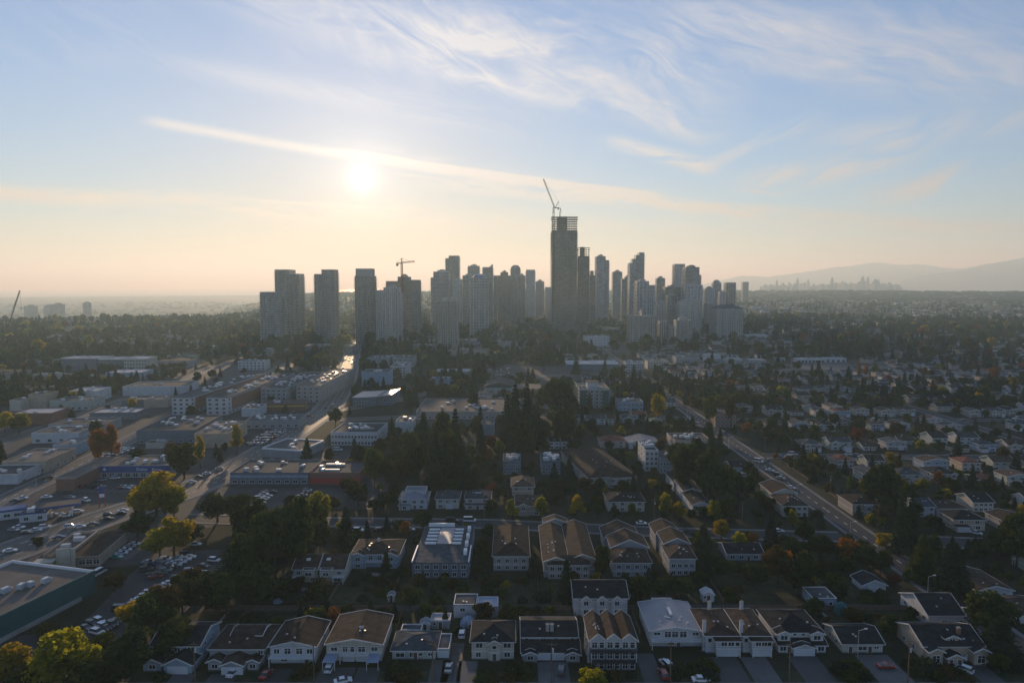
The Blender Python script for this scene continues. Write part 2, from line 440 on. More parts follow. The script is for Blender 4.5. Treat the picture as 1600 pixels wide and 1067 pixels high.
# ================================================================== land, sea, mountains
def land_z(x, y):
    r = math.hypot(x, y)
    if r < 1500: return 0.0
    az = math.degrees(math.atan2(x, y))
    left = 1 - smooth01(-25, -15, az)                 # plateau edge, low delta beyond
    mid = smooth01(-25, -17, az) * (1 - smooth01(-6, 0, az))
    z = -105 * left * smooth01(2300, 3600, r)
    z += mid * (44 * smooth01(1700, 3600, r) - 150 * smooth01(5200, 8000, r))
    right = smooth01(-6, 0, az)
    z += right * (-20 * smooth01(6000, 9000, r)) + right * 16 * math.exp(-((r - 3600) / 900) ** 2) + right * 52 * math.exp(-((r - 5900) / 1100) ** 2)
    z += (3.0 * math.sin(x * .004 + 1) * math.cos(y * .003)) * smooth01(1600, 2600, r)
    return z
def build_land():
    rs = [0, 60, 110, 160, 220, 300, 400, 520, 660, 820, 1000, 1200, 1400, 1600] + [1600 * (1.065 ** k) for k in range(1, 52)]
    na = 120; v = []; f = []
    for r in rs:
        for k in range(na + 1):
            a = R(-62 + 124 * k / na)
            x = r * math.sin(a); y = r * math.cos(a) - 60
            v.append((x, y, land_z(x, y)))
    for i in range(len(rs) - 1):
        for k in range(na):
            p = i * (na + 1) + k
            f.append((p, p + 1, p + na + 2, p + na + 1))
    me = bpy.data.meshes.new('ground'); me.from_pydata(v, [], [q[::-1] for q in f]); me.update()
    for p in me.polygons: p.use_smooth = True
    m = bpy.data.materials.new('ground_cover'); m.use_nodes = True; T = NT(m.node_tree); b = T.n['Principled BSDF']
    g = T.new('ShaderNodeNewGeometry').outputs['Position']
    n1 = T.noise(g, 0.02, 6, 0.6); n2 = T.noise(g, 0.25, 5, 0.6); n3 = T.noise(g, 0.0035, 4, 0.55)
    c = T.mix(T.mapr(n1, 0.4, 0.6), (.020, .030, .015), (.042, .042, .024))
    c = T.mix(T.mapr(n2, 0.45, 0.7), c, (.036, .032, .024))
    c = T.mix(T.mapr(n3, 0.5, 0.68), c, (.065, .062, .045))
    T.l.new(c, b.inputs['Base Color']); b.inputs['Roughness'].default_value = 0.95; b.inputs['Specular IOR Level'].default_value = 0.1
    me.materials.append(m)
    structure(put('ground', me))
build_land()
def build_sea():
    # strait beyond the delta
    b = MB(); n = 40
    for k in range(n):
        a0, a1 = R(-60 + 66 * k / n), R(-60 + 66 * (k + 1) / n)
        r0, r1 = 14500, 39000
        b.face([(r0 * math.sin(a0), r0 * math.cos(a0), -90), (r0 * math.sin(a1), r0 * math.cos(a1), -90), (r1 * math.sin(a1), r1 * math.cos(a1), -90), (r1 * math.sin(a0), r1 * math.cos(a0), -90)][::-1])
    structure(b.build('sea', 'water'))
    b = MB()  # inlet below the mountains
    pts = [at_y(1330, 452.0, 8700), at_y(1700, 452.5, 8700), at_y(1700, 450, 9800), at_y(1360, 450, 9800)]
    b.face([(p[0], p[1], 2.0) for p in pts])
    structure(b.build('inlet_water', 'water'))
build_sea()
def ridge(name, prof, Y, thick, seed):
    """mountain range: crest line through the profile, slopes falling to both sides"""
    rnd = random.Random(seed); crest = []
    for i in range(len(prof) - 1):
        (xa, ya), (xb, yb) = prof[i], prof[i + 1]
        st = max(2, int(abs(xb - xa) / 6))
        for k in range(st):
            t = k / st; crest.append((xa + (xb - xa) * t, ya + (yb - ya) * t + rnd.uniform(-.7, .7)))
    crest.append(prof[-1])
    rows = 9; v = []; f = []
    for j in range(rows):
        t = -1 + 2 * j / (rows - 1)
        for (px, py) in crest:
            p = at_y(px, py, Y)
            h = max(p[2], 0.0)
            k = (1 - abs(t)) ** 1.1
            wob = 1 + 0.35 * math.sin(px * .06 + t * 4) * (1 - k) * k * 3
            v.append((p[0] * (1 + t * thick / Y), Y + t * thick + (rnd.uniform(-.06, .06) * thick if abs(t) < 1 and t else 0), h * k * wob - 40 * (abs(t) == 1)))
    n = len(crest)
    for j in range(rows - 1):
        for i in range(n - 1):
            f.append((j * n + i, j * n + i + 1, (j + 1) * n + i + 1, (j + 1) * n + i))
    me = bpy.data.meshes.new(name); me.from_pydata(v, [], f); me.materials.append(M['mountain']); me.update()
    structure(put(name, me))
ridge('mountain', [(1385, 448), (1410, 438), (1440, 431), (1490, 424), (1530, 415), (1565, 409), (1600, 402), (1660, 392), (1740, 396), (1850, 420)], 16000, 2000, 3)
ridge('mountain', [(1080, 448), (1130, 437), (1160, 431), (1195, 433), (1240, 428), (1300, 418), (1340, 414), (1372, 410), (1400, 414), (1440, 413), (1480, 419), (1540, 420), (1640, 430), (1750, 446)], 20000, 2200, 5)
ridge('headland', [(1255, 450), (1290, 445.5), (1330, 444.2), (1370, 444.5), (1395, 447), (1410, 450)], 9600, 400, 8)

# ================================================================== the air: one even box of haze
def build_haze():
    b = MB(); b.box(-30000, 30000, -900, 41000, -140, 840)
    m = bpy.data.materials.new('haze_air'); m.use_nodes = True; T = NT(m.node_tree); T.n.clear()
    pv = T.new('ShaderNodeVolumePrincipled'); pv.inputs['Color'].default_value = (*HAZE_COLOR, 1)
    pv.inputs['Absorption Color'].default_value = (1, 1, 1, 1); pv.inputs['Density'].default_value = HAZE_DENSITY; pv.inputs['Anisotropy'].default_value = HAZE_ANISO
    o = T.new('ShaderNodeOutputMaterial'); T.l.new(pv.outputs[0], o.inputs['Volume'])
    m.volume_intersection_method = 'FAST' if hasattr(m, 'volume_intersection_method') else None
    me = b.mesh('haze', [m])
    o = put('haze', me); stuff(o); o['label'] = 'pale sunlit haze hanging over the whole city'
try:
    build_haze()
except Exception as e:
    print('haze', e); raise

# ================================================================== towers of the town centre
def tower_at(px0, px1, ytop, Y, base=None):
    """centre x, width, height of a tower whose front face spans px0..px1 at distance Y"""
    x0, _, z = at_y(px0, ytop, Y); x1 = at_y(px1, ytop, Y)[0]
    return (x0 + x1) / 2, x1 - x0, z
def rect(w, d, c=0.0, cham=0.0):
    """counter-clockwise footprint, optional chamfer; front face at y=0"""
    if not cham: return [(-w/2 + c, 0), (w/2 + c, 0), (w/2 + c, d), (-w/2 + c, d)]
    k = cham
    return [(-w/2 + k, 0), (w/2 - k, 0), (w/2, k), (w/2, d - k), (w/2 - k, d), (-w/2 + k, d), (-w/2, d - k), (-w/2, k)]
def grow(poly, e):
    cx = sum(p[0] for p in poly) / len(poly); cy_ = sum(p[1] for p in poly) / len(poly)
    return [(p[0] + math.copysign(e, p[0] - cx), p[1] + math.copysign(e, p[1] - cy_)) for p in poly]
def tower(label, px0, px1, ytop, Y, skin='glass_grey', slab='slab', depth=None, steps=(), bal='edge', piers=0, crown=None, rot=0.0, cham=0.0, floor_h=2.95, cap='concrete', podium=None, group='high-rise towers of the town centre', open_top=0, slab_e=0.18):
    """steps: list of (frac0, frac1, ytop) columns of different height; bal: edge / front / none"""
    cx, w, h = tower_at(px0, px1, ytop, Y)
    d = depth or max(16.0, w * 0.85)
    t = thing('residential_tower', label, 'tower', (cx, Y, 0), R(rot), group)
    cols = [(0.0, 1.0, h)] if not steps else [(a, b, at_y(800, yy, Y)[2]) for a, b, yy in steps]
    sb = MB(); bb = MB(); pb = MB()
    for ci, (a, b, hh) in enumerate(cols):
        cw = (b - a) * w; cc = (-0.5 + (a + b) / 2) * w
        yo = 0.0 if ci % 2 == 0 else min(1.2, d * .06)
        poly = [(p[0] + cc, p[1] + yo) for p in rect(cw, d - 2 * yo, 0, cham if len(cols) == 1 else 0)]
        oh = 4.7; body_top = hh - open_top * oh
        k = MB(); k.prism(poly, 0, body_top, 0, True, 1)
        k.build('facade', [skin, cap], t)
        nf = int(body_top / floor_h)
        out = grow(poly, slab_e)
        for i in range(1, nf + 1):
            z = i * floor_h; sb.prism(out, z - 0.2, z + 0.2, 0)
        if bal != 'none':
            x0, x1 = poly[0][0], poly[1][0]
            xs0 = min(p[0] for p in poly); xs1 = max(p[0] for p in poly)
            for i in range(2, nf):
                z = i * floor_h
                if bal in ('edge', 'both'):
                    for s, xe in ((-1, xs0), (1, xs1)):
                        if (s < 0 and a > 0.01) or (s > 0 and b < 0.99): continue
                        xa, xb = sorted((xe, xe + s * 2.0))
                        for (ya, yb) in ((d * .06, d * .36), (d * .62, d * .94)):
                            bb.box(xa, xb, ya, yb, z - 0.12, z + 0.12, 0); xo = xe + s * 1.96
                            bb.box(min(xo, xo + s * .06), max(xo, xo + s * .06), ya, yb, z + .12, z + 1.1, 1, False); bb.box(xa, xb, ya, ya + .06, z + .12, z + 1.1, 1, False)
                if bal in ('front', 'both'):
                    n = max(1, int(cw // 9))
                    for q in range(n):
                        xm = xs0 + cw * (q + .5) / n; hw = min(2.3, cw / n * .3)
                        bb.box(xm - hw, xm + hw, yo - 1.6, yo, z - .12, z + .12, 0)
                        bb.box(xm - hw, xm + hw, yo - 1.6, yo - 1.54, z + .12, z + 1.1, 1, False)
        for q in range(piers):
            xm = xs_ = poly[0][0] + cw * (q + .5) / piers
            pb.box(xm - .45, xm + .45, yo - .45, yo + .1, 0, body_top + .6, 0, False)
        # parapet and plant room
        rb = MB()
        for (p, q) in zip(out, out[1:] + out[:1]):
            rb.beam((p[0], p[1], body_top + .5), (q[0], q[1], body_top + .5), .35, 0, 1.0)
        rb.build('parapet', [slab], t)
        if open_top:
            ob = MB()
            for i in range(open_top + 1):
                z = body_top + i * oh
                pp = [(p[0] , p[1] if p[1] < d * .5 else p[1] - d * .38) for p in poly] if i else poly
                ob.prism(grow(pp, slab_e + (1.6 if i >= open_top - 1 else .5)), z - .2, z + .2, 0)
                ob.face([(p[0], p[1], z - .2) for p in grow(pp, slab_e + .4)][::-1])
            o = ob.build('bare_floor_slab', [slab], t); stuff(o)
            nx = max(3, int(cw / 5))
            cb = MB()
            for q in range(nx + 1):
                for yy in (poly[0][1] + .8, poly[2][1] - .8 - d * .38):
                    xm = poly[0][0] + .6 + (cw - 1.2) * q / nx
                    cb.box(xm - .35, xm + .35, yy - .35, yy + .35, body_top, body_top + open_top * oh, 0, False)
            cb.box(cc - cw * .3, cc + cw * .12, d * .2, d * .5, body_top, body_top + open_top * oh + 1.5, 0)
            stuff(cb.build('bare_column', ['concrete'], t))
    if sb.f: stuff(sb.build('floor_edge', [slab], t))
    if bb.f: stuff(bb.build('balcony', [slab, 'rail_glass'], t))
    if pb.f: stuff(pb.build('pier', [slab], t))
    hmax = max(c[2] for c in cols)
    ca, cb_, hh = max(cols, key=lambda c: c[2]); cc = (-0.5 + (ca + cb_) / 2) * w; cw = (cb_ - ca) * w
    if crown == 'plant' or crown is None and not open_top:
        k = MB(); k.box(cc - cw * .26, cc + cw * .26, d * .25, d * .75, hh, hh + 4.2); k.box(cc - cw * .1, cc + cw * .16, d * .35, d * .6, hh + 4.2, hh + 6)
        k.build('plant_room', [cap], t)
    elif crown == 'block':
        k = MB(); k.box(cc - cw * .46, cc + cw * .44, d * .1, d * .9, hh, hh + 13.5); k.build('plant_room', [cap], t)
        q = MB(); q.box(cc - cw * .28, cc + cw * .26, d * .1 - .3, d * .1 - .05, hh + 4, hh + 8); q.build('crown_panel', ['slab_warm'], t)
    elif crown == 'dome':
        k = MB(); n = 16; rr = cw * .40; rows = 6; prev = None
        for j in range(rows):
            a0, a1 = math.pi / 2 * j / rows, math.pi / 2 * (j + 1) / rows
            for q in range(n):
                w0, w1 = 2 * math.pi * q / n, 2 * math.pi * (q + 1) / n
                P = lambda aa, ww: (cc + rr * math.cos(aa) * math.cos(ww), d / 2 + rr * math.cos(aa) * math.sin(ww), hh + .8 + rr * .62 * math.sin(aa))
                k.face([P(a0, w0), P(a0, w1), P(a1, w1), P(a1, w0)])
        k.build('domed_crown', [skin], t)
    elif crown == 'fin':
        k = MB(); x1 = cc + cw / 2
        k.prism([(x1 - cw * .3, d * .2), (x1, d * .2), (x1, d * .8), (x1 - cw * .3, d * .8)], hh, hh + 3, 0)
        i = len(k.v); k.v += [(x1 - cw * .3, d * .2, hh + 3), (x1, d * .2, hh + 3), (x1, d * .2, hh + 9), (x1 - cw * .3, d * .8, hh + 3), (x1, d * .8, hh + 3), (x1, d * .8, hh + 9)]
        for q in ((0, 1, 2), (5, 4, 3), (1, 4, 5, 2), (0, 2, 5, 3)): k.f.append(tuple(i + r for r in q)); k.m.append(0)
        k.build('roof_fin', [cap], t)
    elif crown == 'round':
        k = MB(); n = 14
        for (rr, z0, z1) in ((.46, 0, 3.2), (.38, 3.2, 6), (.26, 6, 8)):
            k.prism([(cc + cw * rr * math.cos(2 * math.pi * q / n), d / 2 + d * rr * math.sin(2 * math.pi * q / n)) for q in range(n)], hh + z0, hh + z1)
        k.build('stepped_crown', [cap], t)
    elif crown == 'hip':
        k = MB(); a = [(-w/2 - .5, -.5), (w/2 + .5, -.5), (w/2 + .5, d + .5), (-w/2 - .5, d + .5)]; zt = hh + w * .16
        ra, rb_ = (-w * .22, d / 2, zt), (w * .22, d / 2, zt); A = [(p[0], p[1], hh + .5) for p in a]
        k.face([A[0], A[1], rb_, ra]); k.face([A[1], A[2], rb_]); k.face([A[2], A[3], ra, rb_]); k.face([A[3], A[0], ra])
        k.build('hipped_roof', ['roof_slate'], t)
    if podium:
        pw, ph, pd = podium
        k = MB(); k.box(-pw / 2, pw / 2, -pd, d + 3, 0, ph, 0); k.build('podium', ['wall_grey'], t)
        gl = MB(); gl.box(-pw / 2 + 1, pw / 2 - 1, -pd - .06, -pd, 1.0, ph - 1.2); gl.build('shopfront', ['glass'], t)
    return t
TW = [
 # label, px0, px1, ytop, Y, options
 ('short glass tower with pale cap in front of the tall slim stepped tower', 406, 436, 457, 1110, dict(skin='glass_blue', bal='both', cap='flat_roof_white', crown='none')),
 ('tall slim brown-grey tower with stepped top behind the short blue-capped tower', 429, 466, 422, 1205, dict(skin='glass_warm', steps=((0, .62, 422), (.62, 1, 428.5)), bal='both', crown='none')),
 ('lone slab tower with its top notched low on one side', 490.5, 522, 422, 1160, dict(skin='glass_warm', steps=((0, .36, 429), (.36, 1, 422)), bal='both', crown='none')),
 ('tower with bright balcony rims both sides and a square lit crown', 554, 583, 432, 1170, dict(skin='glass_warm', bal='both', crown='block')),
 ('white-balconied tower with dark square head below the hammerhead crane', 587, 624, 451, 1140, dict(skin='precast_pale', slab='slab', steps=((0, .32, 454), (.32, .95, 450), (.95, 1, 458)), bal='front')),
 ('broad stepped tower carrying the hammerhead crane', 603, 652, 433, 1290, dict(skin='glass_warm', slab='slab_warm', steps=((0, .37, 440), (.37, .68, 433), (.68, 1, 438)), bal='edge')),
 ('shouldered grey tower with one step at its edge behind the short precast block', 673, 701, 425, 1500, dict(skin='glass_grey', steps=((0, .14, 434), (.14, 1, 425)))),
 ('tallest of the western cluster, smooth tan tower with a notched shoulder', 696, 717, 400, 1800, dict(skin='glass_warm', steps=((0, .24, 404), (.24, 1, 400)), crown='none')),
 ('short dark precast apartment block with patchwork panels and a pale low annex', 682, 715, 471, 1060, dict(skin='precast', bal='front', slab='slab_warm')),
 ('pale narrow tower half hidden between the tan tower and the balconied one', 708, 722, 437, 1650, dict(skin='precast_pale')),
 ('tower of close balcony bands beside the domed glass tower', 723, 741, 431, 1480, dict(skin='glass_warm', bal='both')),
 ('far tower with a narrow raised head over the balconied tower', 731, 749, 416, 1950, dict(skin='glass_grey')),
 ('bluish glass tower with a domed crown', 735, 762, 435, 1330, dict(skin='glass_blue', crown='dome', bal='edge', piers=3)),
 ('slim tower with a sharp roof fin behind the domed one', 754, 770, 418, 1700, dict(skin='glass_grey', crown='fin')),
 ('narrow shaded tower squeezed beside the finned tower', 771, 780, 431, 1850, dict(skin='glass_warm', crown='none')),
 ('broad dark brown tower with a flat stepped top', 778, 798, 427, 1750, dict(skin='glass_warm', steps=((0, .2, 431), (.2, .8, 426), (.8, 1, 431)), slab='slab_warm')),
 ('tower with a rounded stepped crown in the middle of the skyline', 798, 813, 419, 1800, dict(skin='glass_grey', crown='round')),
 ('low shoulder tower catching orange light beside the round-crowned one', 809, 821, 431, 1720, dict(skin='glass_warm', slab='slab_warm')),
 ('plain pale slab tower standing alone before the construction giant', 822, 836, 422, 1900, dict(skin='precast_pale', crown='none')),
 ('small stepped tower in the gap before the construction giant', 837, 850, 440, 2000, dict(skin='precast')),
 ('lowest pale block tucked against the construction giant', 852, 864, 449, 2050, dict(skin='precast_pale', crown='none')),
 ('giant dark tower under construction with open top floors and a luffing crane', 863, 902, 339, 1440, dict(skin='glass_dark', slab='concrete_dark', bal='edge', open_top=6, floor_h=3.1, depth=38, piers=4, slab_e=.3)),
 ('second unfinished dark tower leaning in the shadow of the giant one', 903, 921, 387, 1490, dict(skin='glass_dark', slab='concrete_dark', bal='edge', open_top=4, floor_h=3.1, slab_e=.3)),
 ('thin scaffolded tower behind the second unfinished tower', 921, 931, 424, 1560, dict(skin='glass_dark', slab='slab_warm', open_top=2)),
 ('silver-blue glass tower with vertical fins and a stepped top', 932, 952, 402, 1750, dict(skin='glass_blue', steps=((0, .72, 401), (.72, 1, 407)), piers=2)),
 ('small square tower beyond the silver-blue one', 958, 972, 425, 1950, dict(skin='glass_grey')),
 ('short wide tower filling the gap beside the staircase-topped tower', 972, 985, 434, 1850, dict(skin='glass_grey', steps=((0, .4, 436), (.4, 1, 433)))),
 ('tower whose top climbs like a staircase in four steps', 984.5, 1007, 395, 1700, dict(skin='glass_blue', steps=((0, .17, 411), (.17, .42, 405), (.42, .65, 399), (.65, 1, 395)), crown='none')),
 ('dark tower with a balcony edge in front of the staircase-topped tower', 996, 1024, 441, 1450, dict(skin='glass_grey', steps=((0, .65, 440), (.65, 1, 446)), bal='edge', piers=3)),
 ('twin-column old concrete apartment slab with a recessed dark core', 985, 1026, 494, 1130, dict(skin='precast', steps=((0, .44, 494), (.44, .5, 489), (.5, 1, 495)), bal='front', slab='slab_warm')),
 ('plain box tower rising alone right behind the dark balcony tower', 1026.5, 1039, 435, 1800, dict(skin='glass_grey', crown='plant')),
 ('low brown tower with a small peaked plant room', 1040, 1065, 449, 1600, dict(skin='glass_warm', slab='slab_warm')),
 ('tall cream tower next to the dark gridded tower', 1054, 1070, 413, 1750, dict(skin='precast_pale', crown='none', piers=3)),
 ('dark gridded glass tower with a square black penthouse', 1071.5, 1096, 419, 1550, dict(skin='glass_blue', slab='concrete', steps=((0, .88, 418), (.88, 1, 430)), cap='concrete_dark')),
 ('glass tower with bold white vertical ribs before the gridded tower', 1071, 1098, 446, 1420, dict(skin='glass_blue', piers=5, bal='edge')),
 ('rounded pale balcony tower at the foot of the ribbed tower', 1063, 1095, 473, 1290, dict(skin='precast_pale', bal='both', cham=6, crown='round')),
 ('stubby stone-coloured block below the rounded balcony tower', 1057, 1080, 501, 1190, dict(skin='precast', bal='front')),
 ('small pale block beyond the ribbed tower', 1102, 1116, 451, 1700, dict(skin='precast_pale')),
 ('grey tower with a rounded top near the edge of the high-rises', 1115, 1127, 442, 1850, dict(skin='glass_grey', crown='round')),
 ('low pale tower beside the grey round-topped one', 1125, 1133, 456, 1800, dict(skin='precast_pale', crown='none')),
 ('square brown tower with a golden edge, last of the skyline', 1135, 1150, 442, 1850, dict(skin='glass_warm', slab='slab_warm', crown='none', piers=2)),
 ('orange-brown brick apartment tower in front of the grey round-topped tower', 1103, 1116, 475, 1500, dict(skin='precast', slab='slab_warm', crown='none')),
 ('broad white-ribbed apartment block with a hipped slate roof', 1119, 1162, 483, 1290, dict(skin='precast_pale', crown='hip', piers=6, bal='front')),
 ('narrow pale balcony tower behind the twin-column slab', 1026, 1041, 473, 1350, dict(skin='precast_pale', bal='both')),
 ('low pale wing between the twin-column slab and the golden balconies', 1031, 1042, 503, 1150, dict(skin='precast_pale', crown='none')),
 ('thin block of golden-lit balconies beside the stubby stone block', 1045, 1054, 510, 1140, dict(skin='precast', bal='both', slab='slab_warm', crown='none')),
 ('mid-rise brown block glimpsed behind the staircase-topped tower', 1008, 1020, 452, 1750, dict(skin='glass_warm')),
 ('grey block between the low brown tower and the cream tower', 1043, 1058, 462, 1480, dict(skin='glass_grey', slab='slab')),
]
for row in TW: tower(row[0], row[1], row[2], row[3], row[4], **row[5])

# ================================================================== bookkeeping
LAND = []                 # (x, y, phrase) things others are described by
HL = []                   # houses that may serve as landmarks
PEND = []                 # (object, description, x, y): labels written at the end
OCC = {}                  # occupied ground, 4 m cells
def occupy(x, y, w, d, rz=0.0, pad=1.0):
    c, s = math.cos(rz), math.sin(rz)
    nx, ny = max(1, int((w + 2 * pad) / 2.5)), max(1, int((d + 2 * pad) / 2.5))
    for i in range(nx + 1):
        for j in range(ny + 1):
            a = -w / 2 - pad + (w + 2 * pad) * i / nx; b = -d / 2 - pad + (d + 2 * pad) * j / ny
            OCC[(int((x + a * c - b * s) // 4), int((y + a * s + b * c) // 4))] = 1
def is_free(x, y, r):
    if r <= 2: return (int(x // 4), int(y // 4)) not in OCC
    n = int(r // 4) + 1; i0, j0 = int(x // 4), int(y // 4)
    for i in range(i0 - n, i0 + n + 1):
        for j in range(j0 - n, j0 + n + 1):
            if (i, j) in OCC and abs(i * 4 + 2 - x) < r and abs(j * 4 + 2 - y) < r: return False
    return True
ROADS = []
def is_road(x, y, pad=0.0):
    for (x0, y0, x1, y1, hw) in ROADS:
        dx, dy = x1 - x0, y1 - y0; L = dx * dx + dy * dy
        t = max(0, min(1, ((x - x0) * dx + (y - y0) * dy) / L))
        if math.hypot(x - x0 - dx * t, y - y0 - dy * t) < hw + pad: return True
    return False

# ================================================================== windows, roofs, houses
_WIN = {}
def win_mesh(w, h, style='trim'):
    k = (round(w, 1), round(h, 1), style)
    if k not in _WIN:
        b = MB(); f = 0.14
        b.box(-w/2 - f, w/2 + f, -.07, .05, h + .001, h + f, 0); b.box(-w/2 - f, w/2 + f, -.10, .05, -f, -.001, 0)
        b.box(-w/2 - f, -w/2, -.07, .05, 0, h, 0); b.box(w/2, w/2 + f, -.07, .05, 0, h, 0)
        if w > 1.1: b.box(-.05, .05, -.06, .05, 0, h, 0)
        if h > 1.5: b.box(-w/2, w/2, -.055, .05, h * .62, h * .62 + .08, 0)
        b.box(-w/2, w/2, -.015, .04, 0, h, 1)
        _WIN[k] = b.mesh('window', [style, 'glass'])
    return _WIN[k]
_GAR = {}
def garage_mesh(w, h):
    k = (round(w, 1), round(h, 1))
    if k not in _GAR:
        b = MB(); n = 4
        for i in range(n): b.box(-w/2, w/2, -.05, .05, h * i / n + .03, h * (i + 1) / n - .03, 0)
        b.box(-w/2 - .15, -w/2 - .001, -.09, .05, 0, h + .15, 1); b.box(w/2 + .001, w/2 + .15, -.09, .05, 0, h + .15, 1); b.box(-w/2, w/2, -.09, .05, h, h + .15, 1)
        _GAR[k] = b.mesh('garage_door', ['garage', 'trim'])
    return _GAR[k]
def door_mesh():
    if 'door' not in _GAR:
        b = MB(); b.box(-.5, .5, -.05, .05, 0, 2.1, 0); b.box(-.65, -.501, -.09, .05, 0, 2.25, 1); b.box(.501, .65, -.09, .05, 0, 2.25, 1); b.box(-.5, .5, -.09, .05, 2.101, 2.25, 1)
        _GAR['door'] = b.mesh('door', ['door_dark', 'trim'])
    return _GAR['door']
def roof_part(x0, x1, y0, y1, ze, kind, pitch, over, mats, parent):
    """closed roof volume with eaves; slot 0 roofing, 1 gable wall, 2 trim"""
    b = MB(); t = 0.22; X0, X1, Y0, Y1 = x0 - over, x1 + over, y0 - over, y1 + over; z0 = ze - over * pitch * .5
    if kind == 'gx':
        ym = (y0 + y1) / 2; zr = z0 + (Y1 - Y0) / 2 * pitch
        for xe, sg in ((X0, -1), (X1, 1)):
            xi = xe - sg * over
            pts = [(xi, y0, ze - .05), (xi, y1, ze - .05), (xi, ym, zr - t)]
            b.face(pts if sg > 0 else pts[::-1], 1)
            b.beam((xe, Y0, z0 - .02), (xe, ym, zr - .02), .12, 2, .34); b.beam((xe, ym, zr - .02), (xe, Y1, z0 - .02), .12, 2, .34)
        b.face([(X0, Y0, z0), (X1, Y0, z0), (X1, ym, zr), (X0, ym, zr)], 0); b.face([(X1, Y1, z0), (X0, Y1, z0), (X0, ym, zr), (X1, ym, zr)], 0)
        b.face([(X0, Y0, z0 - t), (X0, ym, zr - t), (X1, ym, zr - t), (X1, Y0, z0 - t)], 2); b.face([(X1, Y1, z0 - t), (X1, ym, zr - t), (X0, ym, zr - t), (X0, Y1, z0 - t)], 2)
        b.box(X0, X1, Y0 - .08, Y0, z0 - .2, z0 + .04, 2); b.box(X0, X1, Y1, Y1 + .08, z0 - .2, z0 + .04, 2)
        b.box(X0 + .1, X1 - .1, ym - .13, ym + .13, zr - .06, zr + .05, 0)
    elif kind == 'gy':
        xm = (x0 + x1) / 2; zr = z0 + (X1 - X0) / 2 * pitch
        for ye, sg in ((Y0, -1), (Y1, 1)):
            yi = ye - sg * over
            pts = [(x0, yi, ze - .05), (x1, yi, ze - .05), (xm, yi, zr - t)]
            b.face(pts if sg < 0 else pts[::-1], 1)
            b.beam((X0, ye, z0 - .02), (xm, ye, zr - .02), .12, 2, .34); b.beam((xm, ye, zr - .02), (X1, ye, z0 - .02), .12, 2, .34)
        b.face([(X0, Y1, z0), (X0, Y0, z0), (xm, Y0, zr), (xm, Y1, zr)], 0); b.face([(X1, Y0, z0), (X1, Y1, z0), (xm, Y1, zr), (xm, Y0, zr)], 0)
        b.face([(X0, Y0, z0 - t), (X0, Y1, z0 - t), (xm, Y1, zr - t), (xm, Y0, zr - t)], 2); b.face([(X1, Y1, z0 - t), (X1, Y0, z0 - t), (xm, Y0, zr - t), (xm, Y1, zr - t)], 2)
        b.box(X0 - .08, X0, Y0, Y1, z0 - .2, z0 + .04, 2); b.box(X1, X1 + .08, Y0, Y1, z0 - .2, z0 + .04, 2)
        b.box(xm - .13, xm + .13, Y0 + .1, Y1 - .1, zr - .06, zr + .05, 0)
    elif kind == 'hip':
        w, d = X1 - X0, Y1 - Y0; r = min(w, d) / 2; zr = z0 + r * pitch
        if w >= d: ra, rb = (X0 + r, (Y0 + Y1) / 2, zr), (X1 - r, (Y0 + Y1) / 2, zr)
        else: ra, rb = ((X0 + X1) / 2, Y0 + r, zr), ((X0 + X1) / 2, Y1 - r, zr)
        A, B, C, D = (X0, Y0, z0), (X1, Y0, z0), (X1, Y1, z0), (X0, Y1, z0)
        if w >= d: fs = [[A, B, rb, ra], [B, C, rb], [C, D, ra, rb], [D, A, ra]]
        else: fs = [[A, B, ra], [B, C, rb, ra], [C, D, rb], [D, A, ra, rb]]
        for q in fs: b.face(q, 0)
        b.face([(p[0], p[1], z0 - .18) for p in (A, D, C, B)], 2)
        b.box(X0 - .07, X1 + .07, Y0 - .08, Y0, z0 - .2, z0 + .03, 2); b.box(X0 - .07, X1 + .07, Y1, Y1 + .08, z0 - .2, z0 + .03, 2)
        b.box(X0 - .08, X0, Y0, Y1, z0 - .2, z0 + .03, 2); b.box(X1, X1 + .08, Y0, Y1, z0 - .2, z0 + .03, 2)
        for p in (A, B, C, D):
            q = min((ra, rb), key=lambda e: (e[0] - p[0]) ** 2 + (e[1] - p[1]) ** 2); b.beam((p[0], p[1], p[2]), q, .2, 0, .1)
        b.beam(ra, rb, .22, 0, .12) if abs(w - d) > .2 else None
    elif kind == 'flat':
        b.box(X0, X1, Y0, Y1, ze, ze + .18, 0); e = .22
        for (a0, a1, c0, c1) in ((X0, X1, Y0, Y0 + e), (X0, X1, Y1 - e, Y1), (X0, X0 + e, Y0 + e, Y1 - e), (X1 - e, X1, Y0 + e, Y1 - e)):
            b.box(a0, a1, c0, c1, ze + .181, ze + .5, 2)
        zr = ze + .18
    elif kind == 'shed':   # single slope rising away from the street
        zr = z0 + (Y1 - Y0) * pitch
        b.face([(X0, Y0, z0), (X1, Y0, z0), (X1, Y1, zr), (X0, Y1, zr)], 0); b.face([(X0, Y0, z0 - t), (X0, Y1, zr - t), (X1, Y1, zr - t), (X1, Y0, z0 - t)], 2)
        b.box(X0, X1, Y0 - .08, Y0, z0 - .22, z0 + .03, 2); b.box(X0, X1, Y1, Y1 + .08, zr - .22, zr + .03, 2)
        for xe in (X0, X1): b.beam((xe, Y0, z0 - .1), (xe, Y1, zr - .1), .12, 2, .3)
    return b.build('roof', mats, parent), zr
